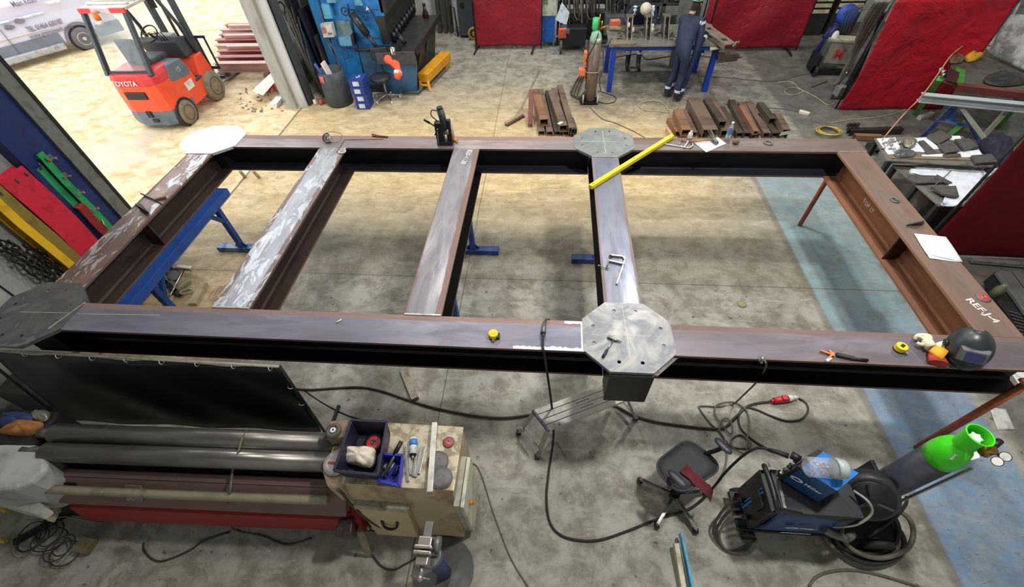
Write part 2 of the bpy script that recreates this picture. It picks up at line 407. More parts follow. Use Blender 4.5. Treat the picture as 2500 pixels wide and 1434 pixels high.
beam('rear_beam', (-4.36, YR, T), (.52, YR, T), .301, m_rear, s_dark, e_rust)
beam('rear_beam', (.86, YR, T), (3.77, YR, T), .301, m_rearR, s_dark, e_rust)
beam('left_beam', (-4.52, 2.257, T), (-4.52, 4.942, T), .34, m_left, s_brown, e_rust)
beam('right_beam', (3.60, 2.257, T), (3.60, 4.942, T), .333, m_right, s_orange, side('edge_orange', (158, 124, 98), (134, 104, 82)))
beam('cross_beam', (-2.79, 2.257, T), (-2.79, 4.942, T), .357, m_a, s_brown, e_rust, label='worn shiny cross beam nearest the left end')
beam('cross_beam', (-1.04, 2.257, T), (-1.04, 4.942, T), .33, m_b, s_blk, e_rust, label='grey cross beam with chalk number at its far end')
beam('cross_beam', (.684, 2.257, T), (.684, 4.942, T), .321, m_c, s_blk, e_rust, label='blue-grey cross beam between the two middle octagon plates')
# octagon plates with bolt holes
def octo(cx, cy, rx, ry, top, th, m, holes=True, name='octagon_plate', label=None, k=.44):
    out = [(cx+rx*a, cy+ry*b) for a, b in ((1, -k), (1, k), (k, 1), (-k, 1), (-1, k), (-1, -k), (-k, -1), (k, -1))]
    b = B(MX.Identity(4)); hs = [(cx+dx, cy+dy) for dx, dy in ((.09, .255), (-.09, .255), (.275, .085), (.275, -.085), (.09, -.255), (-.09, -.255), (-.275, -.085), (-.275, .085))] if holes else []
    bm = b.b; N = 10; r = .0155
    for z, flip in ((top, 0), (top-th, 1)):
        es = []
        vs = [bm.verts.new((x, y, z)) for x, y in out]; es += [bm.edges.new((vs[i], vs[(i+1) % 8])) for i in range(8)]
        for hx, hy in hs:
            hv = [bm.verts.new((hx+r*cos(2*pi*i/N), hy+r*sin(2*pi*i/N), z)) for i in range(N)]
            es += [bm.edges.new((hv[i], hv[(i+1) % N])) for i in range(N)]
        bmesh.ops.triangle_fill(bm, use_beauty=True, edges=es)
    # walls
    for ring in [out]+[[(hx+r*cos(2*pi*i/N), hy+r*sin(2*pi*i/N)) for i in range(N)] for hx, hy in hs]:
        n = len(ring)
        for i in range(n):
            (x0, y0), (x1, y1) = ring[i], ring[(i+1) % n]; b.poly([(x0,y0,top),(x1,y1,top),(x1,y1,top-th),(x0,y0,top-th)])
    bmesh.ops.remove_doubles(bm, verts=bm.verts, dist=1e-5)
    o = obj(name, b, m, FR, M=MX.Translation(V((cx, cy, top))), label=label)
    for hx, hy in hs: obj('hole_shade', B().cyl((hx, hy, top-th-.001), (hx, hy, top-th+.002), r+.004, n=10), black, o)  # black disc at the bottom of each hole paints its shade
    return o
def oct_mat(name, a, b_, ro, streak=(150, 150, 146)):
    m, t, p = nt(name); g = G(t)
    n = g.noise(2.6, 6, .6, 1.6); n2 = g.noise(30, 4, .7)
    c = g.mix(g.ramp(n, .38, .6), lin(a), lin(b_)); c = g.mix(g.m('MULTIPLY', g.ramp(n, .56, .6), .5), c, lin(streak))
    g.put(p.inputs['Base Color'], c); p.inputs['Metallic'].default_value = .45
    g.put(p.inputs['Roughness'], g.mapr(n, .3, .7, ro-.06, ro+.12)); g.bump(p, n2, .08, .002); return m
OP = T+.006
octo(.69, 2.123, .362, .345, OP, .032, oct_mat('plate_grey', (146, 146, 142), (112, 116, 124), .42), label='front middle octagon plate with eight bolt holes', k=.455)
octo(.735, 2.118, .355, .335, OP-.034, .02, oct_mat('plate_under', (128, 122, 112), (110, 106, 100), .5), holes=False, name='backing_plate')
octo(.69, 5.13, .375, .345, OP, .032, oct_mat('plate_rear', (150, 156, 152), (126, 130, 132), .42), label='rear middle octagon plate', k=.42)
octo(-4.575, 2.123, .385, .365, OP, .034, oct_mat('plate_dark', (112, 110, 108), (88, 90, 96), .4), label='dark octagon plate on the front left corner')
octo(-4.535, 5.125, .40, .36, OP, .034, oct_mat('plate_sky_glare', (226, 226, 228), (214, 214, 216), .30, (220, 220, 220)), holes=False, label='octagon plate on the rear left corner, painted with sky glare')  # near-white colours carry the sky reflection off this plate
# box column stub, stiffeners, corner columns under the plates
stub = mat('stub_plate', (44, 44, 46), .4, .4, (34, 34, 36), 4)
obj('column_stub', B().box(.525, .865, 1.765, 1.79, .985, T-.03).box(.53, .545, 1.79, 1.96, .985, T-.03).box(.845, .86, 1.79, 1.96, .985, T-.03), stub, FR, bev=.003)
hb = B()
for x, z in ((.57, 1.33), (.82, 1.33), (.57, 1.03), (.82, 1.03)): hb.cyl((x, 1.763, z), (x, 1.768, z), .011, n=8)
obj('stub_bolt_hole', hb, black, FR)
for cx, cy in ((.69, YF), (.69, YR), (-4.53, YF), (-4.53, YR)):
    obj('node_column', B().box(cx-.165, cx+.165, cy-.151, cy+.151, BZ, T-.05), s_blk if cy < 3 else s_dark, FR)
st_m = side('stiffener_brown', (90, 66, 54), (60, 44, 38))
obj('stiffener', B().box(-4.36, -4.512, 3.395, 3.407, BZ+TF, T-TF), st_m, FR, bev=.001)
obj('stiffener', B().box(3.45, 3.592, 3.46, 3.475, BZ+TF, T-TF), side('stiffener_dark', (72, 46, 38), (50, 34, 30)), FR)
# weld beads and white primer strips
bead = mat('weld_bead', (190, 184, 176), .4, .5); bead2 = mat('weld_bead_rust', (160, 124, 104), .5, .3)
for p, q in (((-2.965, 2.262), (-2.615, 2.262)), ((-1.2, 2.262), (-.88, 2.262)), ((-4.19, 2.26), (-4.30, 1.95)), ((.528, 4.785), (.845, 4.785))):
    obj('weld_bead', B().bar((p[0], p[1], T+.003), (q[0], q[1], T+.003), .014, .010), bead, FR)
obj('weld_bead', B().bar((3.44, 4.945, T+.003), (3.76, 4.945, T+.003), .012, .008), bead, FR)
prim = mat('white_primer', (236, 236, 232), .6, 0, (214, 214, 210), 30)
def ragged(b, x0, x1, y0, y1, z, n=24, amp=.008, side_=1):
    for i in range(n):
        a = x0+(x1-x0)*i/n; c = x0+(x1-x0)*(i+1)/n
        if i: h = h2
        else: h = random.uniform(-amp, amp)
        h2 = random.uniform(-amp, amp)
        P = [(a, y0), (c, y0), (c, y1+h2), (a, y1+h)] if side_ > 0 else [(a, y0+h), (c, y0+h2), (c, y1), (a, y1)]
        b.f([b.v((x, y, z)) for x, y in P])
b = B(); ragged(b, -.235, .335, 1.9525, 1.985, T+.0025, 30, .009); b.poly([(.312, 1.952, T+.003), (.336, 1.952, T+.003), (.336, 2.252, T+.003), (.314, 2.25, T+.003)])
ragged(b, .18, .33, 2.225, 2.253, T+.0025, 10, .006, -1)
obj('primer_strip', b, prim, FR, label='white primer stripe at the weld')
chalk = mat('chalk', (226, 226, 220), .8)
for p, q in (((.69, 1.90, OP+.001), (.675, 2.42, OP+.001)), ((.40, 2.115, OP+.001), (.93, 2.125, OP+.001)), ((.70, 4.86, OP+.001), (.69, 5.40, OP+.001)), ((.40, 5.13, OP+.001), (.98, 5.13, OP+.001)), ((-4.72, 2.12, OP+.001), (-4.25, 2.13, OP+.001)), ((-4.16, 2.128, T+.001), (-3.4, 2.15, T+.001))): obj('chalk_line', B().bar(p, q, .003, .001), chalk, FR)
def floor_text(name, s, px, size, ang, z, m, parent, bold=.0, sx=1):
    p = W(px[0], px[1], z); M_ = MX.Translation(p) @ MX.Rotation(ang, 4, 'Z') @ MX.Diagonal((sx, 1, 1, 1))
    return text(name, s, size, M_, m, parent, .0006, bold)
floor_text('chalk_number', '820-4128', (1139, 383), .085, R(-98), T+.0015, chalk, FR, .0008, 1.0)
floor_text('chalk_writing', 'REF.J-4', (2398, 758), .085, R(-72), T+.0015, chalk, FR, .0015, 1.1)
text('chalk_writing', 'TOP 17', .07, face_frame(WX(2119, 503, 3.590), (0, -1, 0), (0, 0, 1)), chalk, FR, .0006)

# ================================================================ trestles and pipe props below the frame
tb = mat('trestle_blue', (30, 74, 150), .5, 0, (24, 58, 124), 5); tf_ = mat('trestle_foot_worn', (118, 140, 164), .45, .2, (40, 76, 132), 7, lo=.4, hi=.6)
tfb = mat('trestle_foot_blue', (34, 62, 124), .5, 0, (70, 96, 140), 6, lo=.5, hi=.7)
def trestle(x, y0, y1, ztop, label, foot, wid=.15, xo=0, rail_y0=None, apex=True):
    t = thing('trestle', label, 'trestle', (x, (y0+y1)/2, 0), group='blue trestles under the steel frame')
    ry0 = y0 if rail_y0 is None else rail_y0
    obj('top_rail', B().box(x-wid/2+xo, x+wid/2+xo, ry0-.02, y1+.07, ztop-.10, ztop), tb, t, bev=.004)
    for y, s in ((y0, 1), (y1, -1)):
        obj('leg', B().box(x-.035, x+.035, y-.035, y+.035, .07, ztop-.1), tb, t, bev=.004)
        obj('brace', B().bar((x, y, ztop-.52), (x, y+s*.30, ztop-.11), .06, .05).box(x-.006, x+.006, min(y, y+s*.12), max(y, y+s*.12), ztop-.22, ztop-.1), tb, t, bev=.003)
        f = obj('foot', B().box(x-.37, x+.37, y-.055, y+.055, 0, .085), foot, t, bev=.004)
        obj('gusset', B().hexa([(x-.10, y-.005, .085), (x+.10, y-.005, .085), (x+.10, y+.005, .085), (x-.10, y+.005, .085), (x-.035, y-.005, .17), (x+.035, y-.005, .17), (x+.035, y+.005, .17), (x-.035, y+.005, .17)]), foot, f)
    return t
trestle(-4.50, 3.02, 4.46, BZ-.002, 'blue steel trestle under the left beam of the frame', tf_, .30, .13, 2.45)
trestle(-1.04, 3.15, 4.54, BZ-.002, 'blue trestle below the cross beam with the chalk number, T-shaped foot showing', tfb)
trestle(.74, 3.15, 4.42, BZ-.002, 'blue trestle under the blue-grey cross beam, only the end of a foot showing', tfb)
prop_m = mat('prop_rust', (156, 84, 54), .65, .1, (124, 66, 46), 9)
for (x, y), lb in (((3.755, 5.30), 'rusty steel pipe prop at the rear right corner of the frame'), ((3.70, 1.935), 'rusty steel pipe prop at the front right corner, beside the green cylinder')):
    t = thing('pipe_prop', lb, 'prop', (x, y, 0), group='rusty pipe props')
    # props stand upright, cranked plate on top under the beam corner
    obj('pipe', B().cyl((x, y, 0), (x, y, BZ-.03 if y > 3 else 1.26), .030, n=14), prop_m, t)
    if y > 3: obj('head_plate', B().box(x-.09, x+.03, y-.22, y+.05, BZ-.03, BZ-.004), prop_m, t)
    else: obj('head_plate', B().box(x-.09, x+.06, y-.03, y+.012, 1.30, 1.325), prop_m, t)
# ================================================================ tools and papers lying on the frame
steel = mat('bright_steel', (176, 176, 172), .3, .85, (140, 140, 138), 20)
steel_d = mat('dull_steel', (120, 120, 120), .45, .7, (92, 90, 88), 16)
chrome = mat('chrome', (210, 210, 208), .18, .95)
rusty = mat('rusty_steel', (124, 88, 68), .65, .3, (92, 66, 54), 14)
yellow = mat('yellow_paint', (238, 214, 40), .4, 0, (222, 196, 34))
ylw2 = mat('tape_yellow', (244, 208, 24), .4)
wood = mat('wood_handle', (176, 128, 84), .6, 0, (140, 98, 64), 6, strz=(1, 6, 6))
white = mat('white_paper', (236, 240, 246), .8, 0, (222, 228, 238), 6, spec=.2)
ink = mat('paper_ink', (176, 184, 198), .8)
orange = mat('orange_plastic', (232, 132, 74), .45)
def fclamp(px, z, label, group=None):
    """px: dict of photo polylines for the pieces"""
    t = thing('f_clamp', label, 'clamp', W(px['bar'][0][0], px['bar'][0][1], T), group=group)
    for nm, w, h in (('bar', .016, .008), ('fixed_jaw', .022, .014), ('sliding_jaw', .02, .018)):
        b = B(); P = [W(x, y, z) for x, y in px[nm]]
        for p, q in zip(P, P[1:]): b.bar(p, q, w, h)
        obj(nm, b, steel, t, bev=.002)
    P = [W(x, y, z) for x, y in px['screw']]
    obj('screw', B().cyl(P[0], P[1], .007).cyl(P[0], P[0]+(P[1]-P[0])*.06, .016), steel_d, t)
    P = [W(x, y, z+.004) for x, y in px['handle']]
    obj('handle', B().cyl(P[0], P[1], .005).sph(P[0], .009, 8, 5).sph(P[1], .009, 8, 5), steel, t)
    return t
q = lambda L, ox, oy, s: [(ox+x/s, oy+y/s) for x, y in L]
fclamp(dict(bar=q([(606, 372), (540, 566)], 1340, 520, 3.26), fixed_jaw=q([(485, 336), (588, 346), (610, 372)], 1340, 520, 3.26),
    sliding_jaw=q([(474, 379), (604, 409)], 1340, 520, 3.26), screw=q([(494, 342), (457, 440)], 1340, 520, 3.26), handle=q([(396, 420), (474, 438)], 1340, 520, 3.26)),
    T+.014, 'steel bar clamp lying on the blue-grey middle cross beam')
fclamp(dict(bar=q([(215, 682), (545, 735)], 1580, 220, 5.208), fixed_jaw=q([(545, 735), (582, 705), (570, 668)], 1580, 220, 5.208),
    sliding_jaw=q([(470, 735), (520, 655)], 1580, 220, 5.208), screw=q([(575, 662), (440, 645)], 1580, 220, 5.208), handle=q([(442, 628), (405, 692)], 1580, 220, 5.208)),
    T+.014, 'steel bar clamp on the rear beam, between the yellow level and the drawing')
# yellow level
p0, p1 = W(1441, 457, T+.03), W(1641, 333, T+.03)
LV = thing('spirit_level', 'long yellow spirit level laid from the middle cross beam to the rear beam', 'level', ((p0.x+p1.x)/2, (p0.y+p1.y)/2, T+.008))
obj('level_body', B().bar(p0, p1, .052, .046), yellow, LV, bev=.004)
d = (p1-p0).normalized()
for k in (.03, .5, .965):
    c = p0.lerp(p1, k)+V((0, 0, .0235))
    obj('vial' if k == .5 else 'hang_hole', B().cyl(c-V((0,0,.001)), c+V((0,0,.001)), .008), black, LV)
# magnetic drill
c = W(1088, 352, T)
MD = thing('magnetic_drill', 'black magnetic base drill standing on the rear beam', 'drill', c)
b0 = c.copy()
def at(dx, dy, dz): return (b0.x+dx, b0.y+dy, b0.z+dz)
obj('magnet_base', B().box(b0.x-.10, b0.x+.10, b0.y-.045, b0.y+.045, T, T+.055), black, MD, bev=.005)
obj('frame_plate', B().box(b0.x-.10, b0.x-.0, b0.y-.035, b0.y+.045, T+.055, T+.30), black, MD, bev=.008)
obj('motor_housing', B().cyl(at(.03, 0, .20), at(-.005, .01, .46), .045, .042).cyl(at(-.005, .01, .46), at(-.01, .01, .485), .036), mat('charcoal', (52, 54, 58), .5), MD)
obj('gearbox', B().cyl(at(.045, 0, .15), at(.04, 0, .21), .04), steel, MD)
obj('slide_rail', B().box(b0.x+.06, b0.x+.10, b0.y-.03, b0.y+.03, T+.055, T+.33), black, MD, bev=.004)
obj('cutter', B().cyl(at(.045, 0, .02), at(.045, 0, .15), .014), steel_d, MD)
obj('feed_handle', B().cyl(at(-.05, -.04, .24), at(-.17, -.07, .34), .008).cyl(at(-.14, -.063, .318), at(-.20, -.08, .37), .014).cyl(at(-.05, -.04, .24), at(-.10, -.07, .16), .008), black, MD)
obj('cable', B().tube(spl([at(-.02, .02, .42), at(-.10, .0, .45), at(-.12, .0, .38), at(-.06, .02, .30)]), .006), black, MD)
obj('guard_wire', B().tube([at(-.08, -.05, .02), at(-.06, -.05, .24)], .004), chrome, MD)
# hammer standing on its head
c = W(1112, 345, T); t = thing('hammer', 'yellow headed hammer standing with its pale handle up beside the magnetic drill', 'hammer', c)
obj('hammer_head', B().cyl(c+V((-.045, .03, .024)), c+V((.03, -.03, .024)), .022), mat('hammer_orange', (226, 156, 44), .45), t)
tp = WY(1103, 290, c.y+.01); obj('handle', B().tube([c+V((-.015, .0, .035)), tp.lerp(c, .5)+V((-.01, 0, 0)), tp], .009, rads=[.012, .010, .006]), mat('pale_handle', (222, 208, 186), .6), t)
# chrome fitting with wire loop, washer, pliers, rod on the rear beam
c = W(808, 347, T); t = thing('lifting_shackle', 'round chrome fitting with a thin wire loop on the rear beam', 'fitting', c)
obj('body', B().cyl(c+V((-.06, .02, .05)), c+V((-.025, -.005, .055)), .052).cyl(c+V((-.025, -.005, .05)), c+V((.03, -.02, .05)), .03), chrome, t)
obj('rubber_ring', B().torus(c+V((-.045, .01, .055)), .05, .012, (1, -.5, 0)), black, t)
obj('wire_loop', B().tube(spl([c+V(v) for v in ((-.05, .02, .11), (.06, .03, .13), (.17, .02, .10), (.14, -.03, .03), (.05, -.05, .02))]), .003), steel_d, t)
single('washer', B().torus(W(835, 370, T+.01), .042, .010, n=24).cyl(W(835, 370, T+.001), W(835, 370, T+.006), .036), mat('washer_pale', (206, 200, 188), .5), 'pale abrasive disc where the worn cross beam meets the rear beam', 'disc')
single('rod', B().tube([W(822, 372, T+.004), W(841, 341.5, T+.004), W(936, 339.5, T+.004)], .004), rusty, 'thin bent welding rod lying along the rear beam', 'rod')
t = thing('pliers', 'rusty red pliers lying on the rear beam', 'pliers', W(925, 332, T)); rp = mat('plier_red', (130, 60, 48), .6)
obj('handle', B().tube([W(908, 328, T+.012), W(926, 332, T+.012)], .010), rp, t); obj('handle', B().tube([W(909, 332, T+.012), W(926, 333, T+.012)], .010), rp, t)
obj('jaws', B().bar(W(924, 332.5, T+.012), W(947, 334.5, T+.010), .02, .016), rusty, t)
# drawings on the rear beam
def sheet(name, px, z, label, cat='paper', n=6, amp=.004, m=None, group=None, lines=0, seed=1, par=None):
    a, b_, c_, d_ = [W(x, y, z) for x, y in px]; rr = random.Random(seed); ph = [rr.uniform(0, 6) for _ in range(4)]
    f = lambda u, v: (a*(1-u)*(1-v)+b_*u*(1-v)+c_*u*v+d_*(1-u)*v) + V((0, 0, amp*(1+sin(5*u+ph[0])*cos(4*v+ph[1]))))
    o = obj(name, B().grid(f, n, n, .0012), m or white, par)
    if lines:
        bb = B()
        for i in range(lines):
            u0 = rr.uniform(.1, .5); v0 = .1+.8*i/lines; P, Q = V(f(u0, v0)), V(f(min(.92, u0+rr.uniform(.15, .4)), v0+rr.uniform(-.02, .02)))
            bb.bar(P+V((0,0,.001)), Q+V((0,0,.001)), .002, .0006)
        obj('printed_line', bb, ink, o)
    return tag(o, label, cat, group) if label else o
sheet('drawing_sheet', [(1690, 347), (1754, 336), (1773, 352), (1724, 372)], T+.001, 'white drawing sheet under the hammer head on the rear beam', lines=7)
t = thing('club_hammer', 'wood-handled club hammer lying across the drawing on the rear beam', 'hammer', W(1720, 344, T))
obj('handle', B().cyl(W(1687, 345, T+.03), W(1741, 341, T+.035), .014, .012), wood, t)
obj('hammer_head', B().cyl(W(1738, 335, T+.035), W(1750, 350, T+.03), .026), steel_d, t)
# water bottle, pale bottle, lump, ring, gloves scrap
def bottle(px, z, h, r, label, lean, mb, mc, ml=None):
    c = W(px[0], px[1], z); t = thing('water_bottle', label, 'bottle', c); ax = V(lean).normalized()
    pr = [(r*.8, 0), (r, .012), (r, h*.25), (r*.93, h*.3), (r, h*.36), (r, h*.68), (r*.42, h*.88), (r*.4, h*.92)]
    obj('bottle_body', B().lathe(pr, c, ax), mb, t)
    obj('cap', B().cyl(c+ax*h*.92, c+ax*h, r*.45), mc, t)
    if ml: obj('label_band', B().cyl(c+ax*h*.38, c+ax*h*.64, r*1.015, cap=False), ml, t)
    return t
clear = mat('clear_plastic', (214, 222, 230), .12, 0, trans=.75, spec=.6); wht = mat('white_plastic', (232, 232, 228), .45)
bottle((1774, 343), T, .24, .032, 'clear water bottle with blue label on the rear beam', (0, .0, 1), clear, wht, mat('label_blue', (58, 118, 196), .5))
bottle((1683, 338), T, .10, .028, 'small white bottle on the rear beam beside the steel stack', (0, 0, 1), wht, wht)
single('stone_lump', B().sph(W(1797, 346, T+.03), .04, 9, 6, (1.1, .8, .75)), mat('lump', (112, 94, 66), .8, bump=.5), 'small brown crumpled lump on the rear beam right of the bottle', 'lump')
single('steel_ring', B().torus(W(1876, 349, T+.008), .045, .011), mat('ring_grey', (110, 106, 98), .6), 'flat grey ring on the rear beam near its right end', 'ring')
# ---- left beam
single('welding_magnet', B().hexa([tuple(W(x, y, T)) for x, y in ((328, 498), (364, 519), (358, 512), (340, 494))]+[tuple(W(x, y, T+.07)) for x, y in ((330, 500), (362, 519), (354, 512), (340, 496))]), mat('magnet_dark', (58, 54, 54), .5, .3), 'dark wedge shaped magnet on the left beam', 'magnet', bev=.01)
single('steel_pin', B().tube([W(345, 473, T+.02), W(372, 485, T+.015), W(397, 499, T+.01)], .008, rads=[.012, .010, .005]), steel_d, 'slim steel pin lying across the left beam', 'pin')
single('steel_block', B().bar(W(378, 489, T+.015), W(405, 482, T+.015), .03, .03), rusty, 'small rusty block beside the pin on the left beam', 'block', bev=.003)
# ---- right beam
single('plug_ring', B().torus(W(2186, 489.5, T+.006), .036, .008).cyl(W(2186, 489.5, T+.001), W(2186, 489.5, T+.008), .018), steel_d, 'round steel plug on the rear half of the right beam', 'plug')
P = [W(x, y, T) for x, y in ((2210, 552), (2254, 552), (2256, 544))]; tp = W(2250, 534, T+.05)
t = thing('angle_bracket', 'small bent steel bracket on the right beam beside the drawings', 'bracket', P[0])
obj('base_leaf', B().hexa([*P, W(2225, 542, T), *[v+V((0,0,.006)) for v in P], W(2225, 542, T+.006)]), steel, t)
obj('upright_leaf', B().hexa([W(2212, 551, T+.006), W(2256, 548, T+.006), W(2257, 543, T+.006), W(2216, 547, T+.006), W(2214, 549, T+.02), W(2253, 540, T+.075), W(2254, 537, T+.075), W(2218, 545, T+.02)]), steel_d, t)
sheet('drawing_sheet', [(2238, 580), (2313, 586), (2345, 641), (2268, 632)], T+.001, 'lower of the two white sheets on the right beam', lines=0, seed=3)
sheet('drawing_sheet', [(2231, 571), (2309, 579), (2350, 640), (2262, 622)], T+.006, 'upper of the two white sheets on the right beam, beside the dark red curtain', lines=8, seed=5)
red_l = mat('disc_red', (192, 52, 60), .5); disc_g = mat('disc_grey', (110, 108, 108), .6, .2)
def disc(px, z, r, label, m1=disc_g, m2=red_l, hub=True):
    c = W(px[0], px[1], z); t = thing('grinding_disc', label, 'disc', c)
    obj('abrasive', B().lathe([(r, 0), (r, .005), (r*.45, .008), (.012, .006)], c, n=24), m1, t)
    obj('paper_label', B().lathe([(r*.72, .0068), (r*.3, .0088)], c, n=24, cap=False), m2, t)
    if hub: obj('hub_ring', B().torus(c+V((0,0,.009)), .013, .003, n=14, k=5), chrome, t)
    return t
disc((2400, 727), T, .055, 'red and grey grinding disc on the right beam')
# ---- front beam
def tape(px, label, rz):
    c = W(px[0], px[1], T); t = thing('tape_measure', label, 'tape measure', c, rz)
    b = B(MX.Translation(c) @ MX.Rotation(rz, 4, 'Z'))
    b.prism([(.04*cos(a), .04*sin(a)) for a in [i*pi/8 for i in range(16)]], .006, .052)
    obj('case', b, ylw2, t, bev=.006)
    b = B(MX.Translation(c) @ MX.Rotation(rz, 4, 'Z')); b.prism([(.042*cos(a), .042*sin(a)) for a in [i*pi/8 for i in range(16)]], 0, .012).box(.01, .052, -.03, .02, 0, .03)
    obj('grip', b, black, t, bev=.004)
    b = B(MX.Translation(c) @ MX.Rotation(rz, 4, 'Z')); b.box(-.018, .018, -.012, .012, .0525, .0545); obj('badge', b, black if px[0] > 2000 else ylw2, t)
    b = B(MX.Translation(c) @ MX.Rotation(rz, 4, 'Z')); b.box(-.008, .012, -.058, -.038, .004, .02); obj('hook', b, steel, t)
    return t
tape((1205, 822), 'yellow and black tape measure left of the welding torch', 0)
tape((2194, 854), 'yellow and black tape measure left of the gloves and welding mask', .6)
single('chalk_stick', B().cyl(W(821, 788, T+.006), W(834, 780, T+.006), .006), chalk, 'short stick of chalk on the front beam', 'chalk')
# welding torch with its long hose
TO = thing('welding_torch', 'welding torch lying over the front beam with its black hose running to the welder', 'welding torch', W(1330, 800, T))
obj('handle', B().tube([W(1329, 786, T+.03), W(1327.5, 805, T+.028), W(1326, 822, T+.025)], .016, rads=[.013, .018, .014]), steel_d, TO)
obj('nozzle', B().tube([W(1330, 787, T+.03), W(1334, 780, T+.04), W(1341, 780, T+.03)], .010), rusty, TO)
obj('collar', B().cyl(W(1326, 812, T+.028), W(1325.6, 816, T+.026), .021), black, TO)
hz = [(1326, 820, T+.024), (1325, 845, T+.02), (1328, 862, T+.0), (1335, 905, 1.12), (1345, 975, .62), (1351, 1035, .22), (1350, 1080, .012), (1340, 1150, .012), (1334, 1215, .012), (1342, 1275, .012), (1370, 1308, .012), (1420, 1321, .012), (1470, 1318, .012), (1530, 1298, .012), (1611, 1266, .012), (1675, 1247, .02), (1712, 1222, .05), (1743, 1189, .18), (1770, 1155, .38), (1797, 1128, .6), (1824, 1106, .76), (1852, 1094, .85), (1880, 1099, .9)]
obj('hose', B().tube(spl([W(*h) for h in hz], 6), .011, 8), rubber, TO)
obj('hose_strain_sleeve', B().tube([W(1876, 1098, .9), W(1900, 1105, .92), W(1925, 1114, .93)], .02, rads=[.014, .022, .024]), rubber, TO)
# chipping hammer on the octagon
z = OP+.012; t = thing('chipping_hammer', 'chipping hammer lying on the front middle octagon plate', 'hammer', W(1490, 850, OP))
obj('handle', B().tube([W(1498, 830, z), W(1481, 856, z)], .006), steel, t); obj('grip', B().tube([W(1482, 855, z), W(1472, 872, z)], .012), mat('grip_blue', (48, 56, 74), .6), t)
obj('hammer_head', B().tube([W(1484, 822, z), W(1498, 829, z), W(1518, 835, z)], .01, rads=[.014, .012, .003]), steel, t)
# earth clamp with cable
EC = thing('earth_clamp', 'chrome earth clamp biting the front beam, with its cable dropping to the floor', 'clamp', W(1860, 878, T))
obj('jaw', B().bar(W(1852, 876, T+.02), W(1868, 879, T+.02), .035, .03).bar(W(1858, 888, T+.005), W(1862, 872, T+.03), .02, .02), chrome, EC, bev=.004)
obj('screw', B().cyl(W(1860, 884, T+.02), W(1862, 874, T+.09), .008), steel, EC)
hz = [(1866, 880, T+.02), (1870, 888, T+.01), (1868, 900, T-.12), (1850, 930, .75), (1815, 965, .3), (1788, 988, .015), (1755, 993, .012), (1712, 992, .012), (1709, 1000, .012), (1735, 1035, .012), (1752, 1050, .012), (1770, 1075, .012), (1790, 1092, .012), (1823, 1094, .012), (1833, 1080, .03), (1808, 1062, .012), (1786, 1072, .012), (1786, 1084, .02), (1793, 1098, .03), (1822, 1110, .02)]
obj('cable', B().tube(spl([W(*h) for h in hz], 6), .0085, 7), mat('cable_grey', (92, 88, 78), .6), EC)
# spring clamp and wire brush
t = thing('spring_clamp', 'orange spring clamp on the front beam', 'clamp', W(2028, 865, T))
obj('handle', B().bar(W(2003, 856, T+.014), W(2030, 866, T+.014), .014, .012).bar(W(2022, 876, T+.014), W(2036, 862, T+.014), .014, .012), orange, t, bev=.002)
obj('jaw', B().bar(W(2024, 856, T+.014), W(2036, 870, T+.014), .014, .014), orange, t); obj('tip', B().bar(W(2018, 882, T+.012), W(2028, 874, T+.012), .02, .012), wht, t)
t = thing('wire_brush', 'black handled wire brush on the front beam, right of the orange clamp', 'brush', W(2080, 873, T))
obj('handle', B().tube([W(2084, 876, T+.014), W(2119, 880, T+.014)], .012), black, t); obj('brush_head', B().bar(W(2042, 866, T+.016), W(2086, 876, T+.016), .026, .024), mat('bristles', (60, 58, 56), .9, bump=1), t)
obj('scraper_blade', B().hexa([W(2038, 862, T), W(2046, 868, T), W(2070, 846, T), W(2064, 842, T)]+[W(x, y, T+.004) for x, y in ((2038, 862), (2046, 868), (2070, 846), (2064, 842))]), steel_d, t)
# gloves
leather = mat('glove_cream', (226, 214, 186), .8, 0, (206, 190, 160), 14, bump=.3); cuffm = mat('glove_cuff', (230, 168, 44), .8, 0, (206, 144, 34), 12, bump=.3); redc = mat('glove_red', (176, 58, 44), .8, 0, (150, 46, 36))
def glove(hand, wrist, cuff, z, label, fingers, th, mh, mc):
    t = thing('work_glove', label, 'glove', W(*hand, T), group='welding gloves')
    h, w, c = W(*hand, z), W(*wrist, z), W(*cuff, z)
    b = B(); b.tube([h+(h-w)*.15, h, h.lerp(w, .5), w], .03, 10, rads=[.024, .036, .038, .034])
    for f in fingers:
        P = [W(x, y, z+dz) for x, y, dz in f]; b.tube(spl([h]+P, 4), .013, 8, rads=None)
    P = [W(x, y, z+dz) for x, y, dz in th]; b.tube(spl(P, 4), .014, 8)
    obj('hand_part', b, mh, t)
    d = (c-w).normalized(); s = d.cross(V((0,0,1)))
    P = []
    for k, (u, hw, hh) in enumerate(((0, .042, .024), (.5, .058, .03), (1, .066, .034))):
        ct = w.lerp(c, u); P.append([ct + s*hw*cos(a)*(1 if abs(cos(a)) < .9 else 1) + V((0,0, hh*sin(a))) for a in [i*pi/8 for i in range(16)]])
    obj('cuff', B().rings(P, cap=True), mc, t)
    return t
glove((2262, 833), (2274, 850), (2306, 868), T+.055, 'cream and yellow work glove lying on top of its pair', [[(2248, 823, .0), (2238, 822, -.01), (2234, 828, -.03)], [(2256, 820, .01), (2244, 818, .0), (2236, 822, -.02)], [(2262, 822, .01), (2256, 818, 0), (2246, 820, -.02)], [(2272, 828, .01), (2268, 820, 0), (2258, 818, -.01)]], [(2262, 838, 0), (2250, 842, -.01), (2240, 838, -.02)], leather, cuffm)
